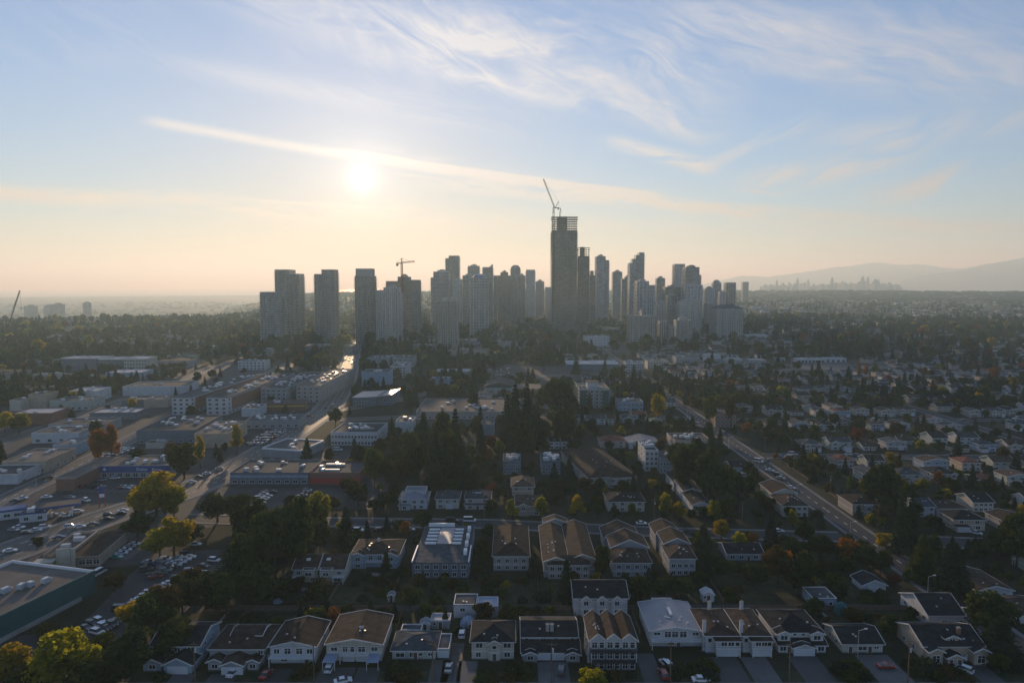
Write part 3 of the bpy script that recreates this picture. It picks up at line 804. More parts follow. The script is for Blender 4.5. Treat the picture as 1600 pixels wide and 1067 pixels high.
def house(name, label, cat, x, y, rz, wings, wall, roof, wins=(), garages=(), doors=(), extras=(), group=None, trim='trim', roof2=None, wall2=None, vents=2, rnd=None):
    """wings: (x0, x1, y0, y1, z0, ze, roof kind, pitch[, second colours]); front is y = 0 side facing -y"""
    rnd = rnd or random.Random(int(x * 7 + y * 13))
    t = thing(name, label, cat, (x, y, 0), rz, group)
    zr0 = 3
    for i, wg in enumerate(wings):
        x0, x1, y0, y1, z0, ze, rk, pitch = wg[:8]
        alt = len(wg) > 8 and wg[8]
        wm = wall2 if alt and wall2 else wall; rm = roof2 if alt and roof2 else roof
        b = MB(); b.box(x0, x1, y0, y1, z0, ze, 0, z0 > 0)
        if z0 == 0: b.box(x0 - .04, x1 + .04, y0 - .04, y1 + .04, 0, .35, 2, False)
        if z0 == 0 and ze > 5: b.box(x0 - .05, x1 + .05, y0 - .05, y1 + .05, 2.62, 2.84, 1)
        b.build('wall', [wm, trim, 'concrete_dark'], t)
        if rk != 'none':
            ro, zr = roof_part(x0, x1, y0, y1, ze, rk, pitch, .5 if rk != 'flat' else .05, [rm, wm, trim], t)
            if i == 0:
                zr0 = zr
                for q in range(vents):
                    vx = x0 + (x1 - x0) * rnd.uniform(.2, .8); vy = y0 + (y1 - y0) * rnd.uniform(.12, .42)
                    if rk == 'gx': vz = ze + (vy - y0) * pitch
                    elif rk == 'gy': vz = ze + min(vx - x0, x1 - vx) * pitch
                    elif rk == 'hip': vz = ze + min(vx - x0, x1 - vx, vy - y0, y1 - vy) * pitch
                    else: vz = ze + .18
                    k = MB(); k.box(-.25, .25, -.25, .25, -.3, .32); put('roof_vent', k.mesh('roof_vent', ['vent_metal']), ro, (vx, vy, vz))
    for (f, u, v, z, w, h) in wins:     # f: facing, (u, v) = position on plan
        o = put('window', win_mesh(w, h), t, (u, v, z), {'f': 0, 'r': math.pi / 2, 'l': -math.pi / 2, 'b': math.pi}[f])
    for (u, v, w, h) in garages: put('garage_door', garage_mesh(w, h), t, (u, v - .04, .02))
    for (u, v, z) in doors: put('door', door_mesh(), t, (u, v - .04, z))
    for ex in extras:
        if ex[0] == 'chimney':
            _, u, v, z0, z1, mt = ex
            b = MB(); b.box(u - .45, u + .45, v - .35, v + .35, z0, z1, 0); b.box(u - .52, u + .52, v - .42, v + .42, z1, z1 + .15, 1); b.box(u - .15, u + .15, v - .15, v + .15, z1 + .15, z1 + .5, 1)
            b.build('chimney', [mt, 'concrete'], t)
        elif ex[0] == 'balcony':
            _, x0, x1, v, z, dp = ex[:6]; bm_ = ex[6] if len(ex) > 6 else 'trim'
            b = MB(); b.box(x0, x1, v - dp, v, z - .2, z, 0)
            o = b.build('balcony', [bm_], t)
            k = MB()
            k.box(x0, x1, v - dp - .03, v - dp + .03, z + .95, z + 1.03); n = max(4, int((x1 - x0) / .9))
            for q in range(n + 1): xx = x0 + .04 + (x1 - x0 - .08) * q / n; k.box(xx - .04, xx + .04, v - dp - .04, v - dp + .04, z, z + .95)
            for xx in (x0, x1): k.box(xx - .03, xx + .03, v - dp, v, z + .95, z + 1.03)
            k.build('railing', [bm_], o)
            for xx in (x0 + .2, x1 - .2):
                k = MB(); k.box(xx - .1, xx + .1, v - dp + .1, v - dp + .3, 0, z - .2); k.build('post', ['trim'], t)
        elif ex[0] == 'skylight':
            _, u, v, z, w, d, mt = ex
            b = MB(); b.box(u - w/2, u + w/2, v - d/2, v + d/2, z - .3, z + .22, 0); b.box(u - w/2 + .1, u + w/2 - .1, v - d/2 + .1, v + d/2 - .1, z + .22, z + .27, 1)
            b.build('skylight', ['trim', mt], t)
        elif ex[0] == 'porch_roof':
            _, x0, x1, y0, y1, z, mt = ex
            b = MB(); b.box(x0, x1, y0, y1, z, z + .16, 0); o = b.build('porch_roof', [mt], t)
            for xx in (x0 + .12, x1 - .12):
                k = MB(); k.box(xx - .07, xx + .07, y0 + .08, y0 + .22, 0, z); k.build('post', ['trim'], t)
        elif ex[0] == 'steps':
            _, u, v, w, z, n = ex
            for q in range(n):
                k = MB(); k.box(u - w/2, u + w/2, v - .3 * (n - q), v - .3 * (n - q - 1) - .003, 0, z * (q + 1) / n); k.build('step', ['concrete'], t)
    xs = [w[0] for w in wings] + [w[1] for w in wings]; ys = [w[2] for w in wings] + [w[3] for w in wings]
    mx, my = (min(xs) + max(xs)) / 2, (min(ys) + max(ys)) / 2
    occupy(x + mx * math.cos(rz) - my * math.sin(rz), y + mx * math.sin(rz) + my * math.cos(rz), max(xs) - min(xs), max(ys) - min(ys), rz, .5)
    t.scale = (1, .9, .88)
    return t
def side_wins(W, D, zs, side, n=3, w=1.0, h=1.1):
    x = W / 2 + .0 if side == 'r' else -W / 2
    return [(side, x, D * (k + .6) / n, z, w, h) for z in zs for k in range(n)]
STY_WALL = ['wall_white', 'wall_cream', 'wall_taupe', 'wall_grey', 'wall_blue', 'wall_tan', 'wall_sage', 'wall_taupe', 'wall_pink', 'wall_grey']
STY_ROOF = ['roof_brown', 'roof_dark', 'roof_grey', 'roof_tan', 'roof_slate', 'roof_dark', 'roof_grey', 'roof_brown', 'roof_red', 'roof_slate']
ADJ = {'wall_white': 'white', 'wall_cream': 'cream', 'wall_grey': 'grey', 'wall_blue': 'pale blue', 'wall_tan': 'tan', 'wall_sage': 'sage green', 'wall_taupe': 'taupe', 'wall_pink': 'pinkish', 'wall_slate': 'slate grey', 'wall_brick': 'brick'}
RADJ = {'roof_brown': 'brown', 'roof_dark': 'dark', 'roof_grey': 'grey', 'roof_tan': 'tan', 'roof_slate': 'slate', 'roof_red': 'red', 'roof_pale': 'pale', 'roof_green': 'green'}
def random_house(x, y, rz, rnd, W=None, D=None, detail=True):
    """one suburban house of a random type; label follows later"""
    W = W or rnd.uniform(8.5, 14.5); D = D or rnd.uniform(9, 14)
    wall = rnd.choice(STY_WALL); roof = rnd.choice(STY_ROOF); ty = rnd.choice('SSHBGGD')
    side = 'l' if x > 0 else 'r'
    wins = []; gar = []; doors = []; ex = []
    if ty == 'S':
        ze = 5.4; wings = [(-W/2, W/2, 0, D, 0, ze, 'gy', .24)]
        wins = [('f', -W * .28, 0, 3.4, 1.8, 1.3), ('f', W * .05, 0, 3.3, 1.6, 1.6), ('f', W * .34, 0, 3.4, 1.4, 1.2), ('f', -W * .28, 0, 1.0, 1.4, 1.1)]
        ex = [('balcony', -W/2, W/2, 0, 2.75, 1.5)]; gar = [(W * .25, 0, 3.0, 2.2)]; desc = 'balconied box house'
    elif ty == 'H':
        ze = 5.5; wings = [(-W/2, W/2, 0, D, 0, ze, 'hip', .42), (-W * .5, -W * .05, -2.2, 0, 0, 2.8, 'hip', .42)]
        wins = [('f', -W * .25, 0, 3.6, 1.4, 1.2), ('f', W * .25, 0, 3.5, 1.6, 1.3), ('f', W * .28, 0, .9, 1.8, 1.4)]
        gar = [(-W * .27, -2.2, min(4.6, W * .36), 2.2)]; doors = [(W * .04, 0, .3)]; desc = 'two-storey hip house'
    elif ty == 'B':
        ze = 3.0; wings = [(-W/2, W/2, 0, D * .8, 0, ze, rnd.choice(('gx', 'hip')), .34)]
        wins = [('f', -W * .3, 0, 1.0, 1.8, 1.3), ('f', W * .3, 0, 1.1, 1.4, 1.1), ('f', W * .12, 0, 1.2, .9, .9)]; doors = [(-W * .05, 0, .3)]
        ex = [('chimney', W * .2, D * .5, 3, 6.2, 'chimney_brick')]; desc = 'bungalow'
    elif ty == 'G':
        ze = 5.5; wings = [(-W/2, W/2, 0, D, 0, ze, 'gx', .45), (-W * .46, -W * .08, -1.6, 3, 0, 5.2, 'gy', .55), (W * .05, W * .48, -2.4, 0, 0, 2.7, 'gy', .4)]
        wins = [('f', -W * .27, -1.6, 3.5, 1.7, 1.3), ('f', -W * .27, -1.6, .9, 1.7, 1.3), ('f', W * .26, 0, 4.1, 1.3, 1.0)]
        gar = [(W * .265, -2.4, min(4.2, W * .34), 2.15)]; doors = [(-W * .01, 0, .3)]; desc = 'front-gabled house'
    else:
        ze = 5.6; wings = [(-W/2, W/2, 0, D, 0, ze, 'hip', .38), (-W * .48, -W * .2, -1.2, 2, 0, 5.4, 'gy', .5), (W * .2, W * .48, -1.2, 2, 0, 5.4, 'gy', .5)]
        wins = [('f', -W * .34, -1.2, 3.5, 1.5, 1.3), ('f', W * .34, -1.2, 3.5, 1.5, 1.3), ('f', 0, 0, 3.6, 1.5, 1.1), ('f', -W * .34, -1.2, .9, 1.5, 1.3)]
        gar = [(W * .34, -1.2, 2.5, 2.1)]; doors = [(0, 0, .3)]; desc = 'twin-gabled duplex'
    if abs(rz) > 2: Dd = D * (.8 if ty == 'B' else 1); wins += [('b', W * u, Dd, z, 1.5, 1.2) for u in (-.33, 0, .33) for z in ((1.1,) if ty == 'B' else (1.0, 3.6))]
    if detail: wins += side_wins(W, D * (.8 if ty == 'B' else 1), (1.1,) if ty == 'B' else (1.1, 3.7), side, 2)
    h = house('house', None, 'house', x, y, rz, wings, wall, roof, wins, gar, doors, ex, 'houses of the residential streets', vents=1 if detail else 0, rnd=rnd)
    PEND.append((h, f'{ADJ[wall]} {desc} with {RADJ[roof]} roof', x, y)); HL.append((x, y, f'the {ADJ[wall]} {RADJ[roof]}-roofed {desc}'))
    return h

# ================================================================== flat-roofed commercial buildings
def flat_building(name, label, cat, x, y, rz, W, D, H, wall='wall_grey', roof='flat_roof', parapet=.7, trim=None, units=4, wins=None, group=None, rnd=None, band=None, lm=None, pend=None):
    """front face at local y=0 facing -y; wins: list of (facing, columns, [z...], w, h)"""
    rnd = rnd or random.Random(int(x * 3 + y * 5))
    t = thing(name, label, cat, (x, y, 0), rz, group)
    b = MB(); b.box(-W/2, W/2, 0, D, 0, H, 0); b.build('wall', [wall], t)
    b = MB(); e = .3
    b.box(-W/2 + e, W/2 - e, e, D - e, H - .05, H + .06, 0); b.build('roof_deck', [roof], t)
    b = MB()
    for (a0, a1, c0, c1) in ((-W/2 - .06, W/2 + .06, -.06, e), (-W/2 - .06, W/2 + .06, D - e, D + .06), (-W/2 - .06, -W/2 + e, e, D - e), (W/2 - e, W/2 + .06, e, D - e)):
        b.box(a0, a1, c0, c1, H - .25, H + parapet, 0)
    b.build('parapet', [trim or wall], t)
    for k in range(units):
        w, d, h = rnd.uniform(1.6, 3.2), rnd.uniform(1.4, 2.6), rnd.uniform(.9, 1.6)
        ux, uy = rnd.uniform(-.38, .38) * W, D * rnd.uniform(.15, .85)
        q = MB(); q.box(-w/2, w/2, -d/2, d/2, .15, h, 0); q.box(-w/2 + .2, w/2 - .2, -d/2 + .2, d/2 - .2, h, h + .18, 1); q.box(-w/2, w/2, -d/2 + .1, -d/2 + .3, 0, .15, 1); q.box(-w/2, w/2, d/2 - .3, d/2 - .1, 0, .15, 1)
        if rnd.random() < .5: q.box(w/2, w/2 + rnd.uniform(1, 3), -.25, .25, .2, .6, 0)
        put('rooftop_unit', q.mesh('rooftop_unit', ['unit', 'vent_metal']), t, (ux, uy, H + .06), rnd.choice((0, math.pi / 2)))
    for (f, n, zs, w, h) in wins or ():
        for z in zs:
            for k in range(n):
                u = (k + .5) / n
                if f == 'f': p = (-W/2 + W * u, 0, z)
                elif f == 'b': p = (-W/2 + W * u, D, z)
                elif f == 'r': p = (W/2, D * u, z)
                else: p = (-W/2, D * u, z)
                put('window', win_mesh(w, h, 'trim' if wall not in ('wall_white',) else 'vent_metal'), t, p, {'f': 0, 'r': math.pi / 2, 'l': -math.pi / 2, 'b': math.pi}[f])
    if band:
        mt, z0, z1 = band; b = MB(); b.box(-W/2 + .2, W/2 - .2, -.12, -.062, z0, z1); b.build('fascia', [mt], t)
    c, s = math.cos(rz), math.sin(rz)
    mx, my = x - D / 2 * s, y + D / 2 * c
    occupy(mx, my, W, D, rz, 1)
    if lm: LAND.append((mx, my, lm))
    if pend: PEND.append((t, pend, mx, my))
    return t

# ================================================================== cars
def _car_shell(kind):
    """body with bonnet, roof and boot, and its glass, nose towards +x"""
    L, W = (4.5, 1.8) if kind == 'sedan' else (4.6, 1.9) if kind == 'suv' else (5.4, 2.0)
    if kind == 'sedan': low = [(-L/2, .35), (-L/2, .85), (-L/2 + .7, .95), (L/2 - 1.2, .92), (L/2 - .1, .72), (L/2, .35)]; top = [(-L/2 + .75, .95), (-.95, 1.42), (.35, 1.44), (1.15, .92)]
    elif kind == 'suv': low = [(-L/2, .4), (-L/2, 1.0), (-L/2 + .2, 1.05), (L/2 - 1.2, 1.05), (L/2 - .1, .85), (L/2, .4)]; top = [(-L/2 + .15, 1.05), (-L/2 + .45, 1.68), (.4, 1.70), (1.2, 1.05)]
    elif kind == 'van': low = [(-L/2, .4), (-L/2, 1.2), (-L/2 + .05, 1.25), (L/2 - .9, 1.2), (L/2 - .1, .95), (L/2, .4)]; top = [(-L/2 + .05, 1.25), (-L/2 + .12, 2.25), (1.1, 2.25), (1.9, 1.2)]
    b = MB()
    def ext(prof, w0, w1f, m, close=True):
        n = len(prof); i = len(b.v)
        for s in (-1, 1):
            for q, (px, pz) in enumerate(prof): b.v.append((px, s * (w0 if not w1f else w1f(q)) / 2, pz))
        for q in range(n - 1): b.f.append((i + q, i + n + q, i + n + q + 1, i + q + 1)); b.m.append(m if isinstance(m, int) else m[q])
        b.f.append(tuple(i + q for q in range(n))); b.m.append(m if isinstance(m, int) else m[-1])
        b.f.append(tuple(i + n + n - 1 - q for q in range(n))); b.m.append(m if isinstance(m, int) else m[-1])
    ext(low, W, None, 0)
    g = MB(); b, keep = g, b
    ext(top, W, lambda q: W * (.98 if q in (0, 3) else .78), [1, 0, 1, 1])
    b = keep
    # flip so that outside faces point out is not needed: both sides shade alike
    return keep, g, L, W
_CAR = {}
def car_meshes(kind, paint):
    k = (kind, paint)
    if k in _CAR: return _CAR[k]
    lo, gl, L, W = _car_shell(kind)
    body = MB(); body.v = list(lo.v); body.f = list(lo.f); body.m = [0] * len(lo.f)
    gm = MB(); gm.v = list(gl.v); gm.f = list(gl.f); gm.m = list(gl.m)
    one = MB(); one.v = body.v + gm.v; n = len(body.v); one.f = body.f + [tuple(n + i for i in f) for f in gm.f]; one.m = body.m + gm.m
    for sx in (-1, 1):
        for sy in (-1, 1): one.tube((sx * L * .31, sy * (W / 2 - .2), .33), (sx * L * .31, sy * (W / 2 + .02), .33), .33, .33, 8, 2)
    wh = MB(); wh.tube((0, -.1, 0), (0, .1, 0), .33, .33, 12, 0); wh.tube((0, -.115, 0), (0, .115, 0), .19, .19, 8, 1)
    hl = MB(); hl.box(-.06, .06, -.2, .2, -.08, .08, 0)
    r = dict(body=body.mesh('body', ['car_' + paint]), cabin=gm.mesh('cabin', ['car_' + paint, 'glass']), one=one.mesh('car', ['car_' + paint, 'glass', 'tyre']),
             wheel=wh.mesh('wheel', ['tyre', 'rim']), head=hl.mesh('headlight', ['lamp_clear']), tail=hl.mesh('taillight', ['lamp_red']), L=L, W=W, z=.62 if kind == 'sedan' else .78)
    _CAR[k] = r
    return r
NCAR = 0; CARS = MB()
CM = ['car_' + c for c in ('white', 'silver', 'black', 'grey', 'red', 'blue', 'teal')] + ['glass', 'tyre']
def car(x, y, heading, paint='white', kind='sedan', near=True, group='cars in the streets and lots', z=0.0, label=None):
    """heading: direction of the nose, radians from +x"""
    global NCAR; NCAR += 1
    m = car_meshes(kind, paint); kn = {'sedan': 'saloon car', 'suv': 'tall estate car', 'van': 'van'}[kind]
    if near:
        t = thing('parked_car', label, 'car', (x, y, z + .03), heading, group)
        put('body', m['body'], t); put('cabin', m['cabin'], t)
        for sx in (-1, 1):
            for sy in (-1, 1): put('wheel', m['wheel'], t, (sx * m['L'] * .31, sy * (m['W'] / 2 - .1), .33))
        for sy in (-1, 1):
            put('headlight', m['head'], t, (m['L'] / 2 - .02, sy * (m['W'] / 2 - .35), m['z'])); put('taillight', m['tail'], t, (-m['L'] / 2, sy * (m['W'] / 2 - .35), m['z'] + .08))
    elif NCAR > 300:      # too many and too small to pick apart: joined
        c, s = math.cos(heading), math.sin(heading); i = len(CARS.v); me = m['one']; ix = [CM.index('car_' + paint), 7, 8]
        CARS.v += [(x + v.co.x * c - v.co.y * s, y + v.co.x * s + v.co.y * c, v.co.z + .03) for v in me.vertices]
        for p in me.polygons: CARS.f.append(tuple(i + k for k in p.vertices)); CARS.m.append(ix[p.material_index])
        return
    else:
        t = put('parked_car', m['one'], None, (x, y, z + .03), heading); tag(t, label, 'car', group)
    if not label: PEND.append((t, f'{paint} {kn}', x, y))
    return t

# ================================================================== trees
def _quads(name, P, Nn, S, asp, rng):
    """leaf-sized faces at P with normals Nn and sizes S"""
    n = len(P)
    ref = rng.normal(size=(n, 3)); a = np.cross(Nn, ref); a /= np.linalg.norm(a, axis=1)[:, None] + 1e-9
    b = np.cross(Nn, a)
    a = a * (S * asp)[:, None]; b = b * S[:, None]
    V = np.stack([P - a - b, P + a - b * .6, P + a + b, P - a * .6 + b], axis=1).reshape(-1, 3)
    me = bpy.data.meshes.new(name)
    me.vertices.add(4 * n); me.vertices.foreach_set('co', V.astype(np.float32).ravel())
    me.loops.add(4 * n); me.loops.foreach_set('vertex_index', np.arange(4 * n, dtype=np.int32))
    me.polygons.add(n); me.polygons.foreach_set('loop_start', np.arange(0, 4 * n, 4, dtype=np.int32)); me.polygons.foreach_set('loop_total', np.full(n, 4, np.int32))
    me.update(calc_edges=True)
    return me
def broad_crown(seed, n, size, shape='round'):
    """broadleaf crown in a 10 m tall frame, 4 m radius: lobes of leaves with gaps between"""
    rng = np.random.default_rng(seed); L = 16 if shape != 'column' else 14
    C = []; Rr = []
    for k in range(L):
        a = rng.uniform(0, 2 * np.pi); t = (k + .5) / L
        z = 3.4 + 5.6 * t
        if shape == 'column': prof = 1.9 * np.sin(np.pi * min(.97, .12 + .85 * t)) ; rr = rng.uniform(.8, 1.2)
        elif shape == 'cone': prof = 3.4 * (1.05 - t) ** .8; rr = rng.uniform(.9, 1.4)
        else: prof = 3.1 * np.sqrt(max(.05, 1 - (2 * t - .95) ** 2 * .9)); rr = rng.uniform(1.1, 1.75)
        rad = prof * np.sqrt(rng.uniform(.25, 1.0)); C.append((rad * np.cos(a), rad * np.sin(a), z)); Rr.append(rr * (1.0 if t < .85 else .8))
    C.append((0, 0, 6.2)); Rr.append(2.0 if shape == 'round' else 1.3)
    C = np.array(C); Rr = np.array(Rr)
    p = Rr ** 2; p /= p.sum(); idx = rng.choice(len(Rr), n, p=p)
    D = rng.normal(size=(n, 3)); D /= np.linalg.norm(D, axis=1)[:, None]
    rf = np.where(rng.random(n) < .75, rng.uniform(.82, 1.12, n), rng.uniform(.3, .85, n))
    P = C[idx] + D * (Rr[idx] * rf)[:, None] * np.array([1.08, 1.08, .82])
    N = D + rng.normal(size=(n, 3)) * .55; N /= np.linalg.norm(N, axis=1)[:, None]
    return _quads('crown', P, N, rng.uniform(.6, 1.25, n) * size, 1.0, rng)
def conifer_crown(seed, n, size, droop=.22, slim=1.0):
    """conifer in a 10 m tall frame: whorls of drooping branches"""
    rng = np.random.default_rng(seed); W = 17
    lev = rng.random(n) ** 1.35; w = np.floor(lev * W) / W
    nb = 9; br = rng.integers(0, nb, n); ang = br / nb * 2 * np.pi + w * 23.0 + rng.normal(size=n) * .14
    blen = (1.0 - w) ** .82 * 2.35 * slim * (0.72 + .45 * (np.sin(br * 12.9 + w * 78.2) * .5 + .5)) + .18
    t = np.sqrt(rng.uniform(.03, 1, n)); rad = blen * t
    z = .9 + w * 8.9 - droop * rad * t - rng.random(n) * .22 + .1 * rad
    P = np.stack([rad * np.cos(ang), rad * np.sin(ang), z], 1)
    N = np.stack([np.cos(ang) * .45, np.sin(ang) * .45, np.full(n, .8)], 1) + rng.normal(size=(n, 3)) * .45; N /= np.linalg.norm(N, axis=1)[:, None]
    return _quads('crown', P, N, rng.uniform(.6, 1.2, n) * size * (1.1 - .45 * w), 1.0, rng)
def trunk_mesh(kind, seed):
    rnd = random.Random(seed); b = MB()
    if kind == 'conifer':
        b.tube((0, 0, -.2), (0, 0, 9.6), .24, .03, 7)
    else:
        b.tube((0, 0, -.2), (0, 0, 3.6), .26, .18, 7); b.tube((0, 0, 3.5), (.2, .1, 7.5), .17, .05, 6)
        for k in range(5):
            a = k * 1.256 + rnd.uniform(-.3, .3); z = 2.6 + k * .35
            b.tube((0, 0, z), (math.cos(a) * 2.3, math.sin(a) * 2.3, z + 2.4), .12, .03, 5)
    return b.mesh('trunk', ['bark'])
CROWN = {'round': [broad_crown(10 + k, 2600, .26) for k in range(5)], 'cone': [broad_crown(30 + k, 2000, .24, 'cone') for k in range(3)],
         'column': [broad_crown(40 + k, 1500, .24, 'column') for k in range(2)],
         'conifer': [conifer_crown(50 + k, 3200, .21, .2 + .05 * k) for k in range(4)], 'slim': [conifer_crown(60 + k, 2600, .19, .3, .62) for k in range(2)]}
for L_ in CROWN.values():
    for me in L_: me.materials.append(M['leaf_green'])
TRUNK = {'broad': [trunk_mesh('broad', k) for k in range(3)], 'conifer': [trunk_mesh('conifer', 9)]}
KIND_N = {'round': 'broadleaf tree', 'cone': 'conical broadleaf tree', 'column': 'columnar tree', 'conifer': 'conifer', 'slim': 'slim conifer'}
LEAF_ADJ = {'leaf_conifer': 'dark green', 'leaf_dark': 'deep green', 'leaf_green': 'green', 'leaf_lime': 'lime green', 'leaf_yellow': 'golden yellow', 'leaf_orange': 'orange', 'leaf_red': 'red', 'leaf_brown': 'russet'}
TREES = 0
def tree(x, y, h, r, kind='round', leaf='leaf_green', rnd=None, z=0.0, label=None):
    """h = height, r = crown radius in metres"""
    global TREES; TREES += 1
    rnd = rnd or random.Random(int(x * 31 + y * 17))
    con = kind in ('conifer', 'slim')
    t = thing('conifer_tree' if con else 'broadleaf_tree', label, 'tree', (x, y, z), rnd.uniform(0, 6.28), 'conifers among the houses' if con else 'broadleaf trees among the houses')
    base_r = 2.35 if kind == 'conifer' else 1.5 if kind == 'slim' else 2.2 if kind == 'column' else 3.6 if kind == 'cone' else 4.2
    t.scale = (r / base_r, r / base_r, h / 10.0)
    c = put('crown', rnd.choice(CROWN[kind]), t)
    c.material_slots[0].link = 'OBJECT'; c.material_slots[0].material = M[leaf]
    put('trunk', rnd.choice(TRUNK['conifer' if con else 'broad']), t)
    if not label: PEND.append((t, f"{'tall ' if h > 17 else 'small ' if h < 7 else ''}{LEAF_ADJ[leaf]} {KIND_N[kind]}", x, y))
    return t

# ================================================================== roads
def road(name, pts, width, matn='asphalt', z=.012, walk=2.2, kerb=True, centre=None, lanes=0):
    """pts: centre line; carriageway sheet, kerbed pavements both sides, painted lines"""
    n = len(pts); nor = []
    for i in range(n):
        a = Vector(pts[max(0, i - 1)]); b = Vector(pts[min(n - 1, i + 1)]); d = (b - a).normalized(); nor.append(Vector((-d.y, d.x)))
    for i in range(n - 1): ROADS.append((*pts[i], *pts[i + 1], width / 2 + (walk if kerb else 0)))
    def strip(o0, o1, za, zb=None):
        b = MB()
        for i in range(n - 1):
            P = lambda k, o: (pts[k][0] + nor[k].x * o, pts[k][1] + nor[k].y * o)
            if zb is None: b.face([(*P(i, o1), za), (*P(i, o0), za), (*P(i + 1, o0), za), (*P(i + 1, o1), za)][::-1])
            else:
                q = [P(i, o0), P(i + 1, o0), P(i + 1, o1), P(i, o1)]
                b.prism(q, za, zb)
        return b
    o = structure(strip(-width / 2, width / 2, z).build(name, [matn]))
    if kerb:
        for s in (-1, 1):
            a, c = sorted((s * width / 2, s * (width / 2 + walk)))
            structure(strip(a, c, -.05, .13).build('pavement', ['pavement']))
    if centre:
        b = MB(); w = .18
        for i in range(n - 1):
            a = Vector(pts[i]); c = Vector(pts[i + 1]); L = (c - a).length; d = (c - a) / L; nn = Vector((-d.y, d.x))
            k = 0.0
            while k < L:
                e = min(L, k + (L if centre == 'solid' else 3.0))
                for off in ([0] if not lanes else [-lanes, 0, lanes]):
                    p = a + d * k + nn * off; q = a + d * e + nn * off
                    b.face([(p.x - nn.x * w, p.y - nn.y * w, z + .006), (q.x - nn.x * w, q.y - nn.y * w, z + .006), (q.x + nn.x * w, q.y + nn.y * w, z + .006), (p.x + nn.x * w, p.y + nn.y * w, z + .006)])
                k = e + 5.0
        stuff(b.build('lane_marking', ['paint'], o))
    return o
def sheet(name, pts, matn, z=.008):
    b = MB(); b.face([(p[0], p[1], z) for p in pts]); o = structure(b.build(name, [matn]))
    return o
def psheet(name, pix, matn, z=.008, block=True):
    P = [gp(*p) for p in pix]
    a = sum(P[i][0] * P[(i + 1) % len(P)][1] - P[(i + 1) % len(P)][0] * P[i][1] for i in range(len(P)))
    if a < 0: P = P[::-1]
    if block:
        xs = [p[0] for p in P]; ys = [p[1] for p in P]
        x = min(xs)
        while x < max(xs):
            y = min(ys)
            while y < max(ys):
                c = False
                for i in range(len(P)):
                    (xa, ya), (xb, yb) = P[i], P[i - 1]
                    if (ya > y) != (yb > y) and x < (xb - xa) * (y - ya) / (yb - ya) + xa: c = not c
                if c: OCC[(int(x // 4), int(y // 4))] = 1
                y += 3.5
            x += 3.5
    return sheet(name, P, matn, z)
KING = [(-215, 205), (-190, 250), (-177, 288), (-160, 326), (-151, 365), (-149, 432), (-150, 548), (-164, 640), (-182, 742), (-212, 890), (-247, 1054), (-275, 1250), (-290, 1500)]
road('main_road', KING, 19, 'asphalt_polished', .016, 3.0, True, 'dash', 4.4)
road('side_road', [(-232, 268), (-238, 312), (-243, 378), (-250, 440), (-258, 508), (-275, 693), (-290, 900)], 11, 'asphalt_old', .012, 1.8, True, 'dash')
road('side_road', [(-318, 300), (-329, 434), (-333, 508), (-352, 700), (-372, 950)], 10, 'asphalt_old', .012, 1.8)
road('avenue', [(141, 120), (141, 300), (141, 600), (141, 900), (142, 1200), (143, 1600)], 9.2, 'asphalt', .020, 1.6, True, 'dash')
road('street', [(-330, 158), (0, 158), (133, 158)], 11, 'asphalt', .012, 1.8)
road('street', [(150, 158), (420, 158)], 11, 'asphalt', .012, 1.8)
road('street', [(-142, 288), (-98, 284), (-10, 281), (65, 271), (132.5, 266)], 8.5, 'asphalt', .010, 1.8)
road('street', [(150, 263), (189, 258), (300, 256), (480, 256)], 10, 'asphalt', .010, 1.6)
road('street', [(150, 397), (261, 393), (420, 392), (700, 392)], 9, 'asphalt', .010, 1.6)
for yy, x0, x1 in ((505, 150, 800), (615, 150, 950), (735, 150, 1100), (860, 150, 1250), (1000, 150, 1400), (1160, 150, 1500), (1330, 150, 1700)):
    road('street', [(x0, yy), (x1, yy)], 8, 'asphalt', .010, 1.4)
for xx, y0, y1 in ((330, 262, 1500), (520, 262, 1500), (740, 400, 1600), (960, 510, 1600)):
    road('street', [(xx, y0), (xx, y1)], 8, 'asphalt', .008, 1.4)
road('street', [(-138, 505), (-60, 520), (40, 520), (132.5, 512)], 9, 'asphalt', .010, 1.6)     # past the flat school roof
road('street', [(-140, 545), (-95, 600), (-70, 660), (-10, 720), (40, 760), (132.5, 770)], 10, 'asphalt_old', .008, 1.6)
road('lane', [(-110, 205), (0, 206), (132.5, 206)], 4, 'asphalt', .006, 0, False)
# big paved lots
sheet('paved_ground', [(-480, 330), (-330, 290), (-236, 262), (-200, 300), (-168, 345), (-158, 430), (-160, 560), (-190, 720), (-215, 860), (-460, 860), (-520, 620)][::-1], 'asphalt', .003)
sheet('paved_ground', [(-140, 300), (-60, 300), (-60, 345), (-90, 420), (-139, 420)], 'asphalt', .0035)
psheet('parking_lot', [(-60, 1000), (120, 985), (200, 900), (250, 862), (345, 858), (330, 905), (255, 955), (200, 1067), (-60, 1067)], 'asphalt', .009)
psheet('parking_lot', [(-40, 905), (60, 895), (240, 880), (300, 830), (360, 815), (500, 805), (520, 770), (345, 760), (300, 775), (180, 830), (-40, 885)], 'asphalt', .005)
psheet('forecourt', [(-60, 870), (0, 845), (120, 812), (200, 785), (235, 765), (80, 771), (20, 790), (-60, 815)], 'asphalt', .006)
psheet('parking_lot', [(95, 772), (255, 772), (290, 750), (270, 742), (160, 745)], 'asphalt', .007)
psheet('parking_lot', [(150, 722), (260, 700), (330, 705), (360, 690), (480, 690), (470, 660), (380, 662), (200, 700)], 'asphalt', .007)
psheet('parking_lot', [(370, 712), (590, 712), (600, 697), (480, 697)], 'asphalt', .007)
psheet('parking_lot', [(330, 775), (480, 765), (560, 768), (560, 756), (380, 755)], 'asphalt', .0075)
psheet('schoolyard', [(640, 665), (800, 665), (800, 625), (650, 622)], 'asphalt', .006)
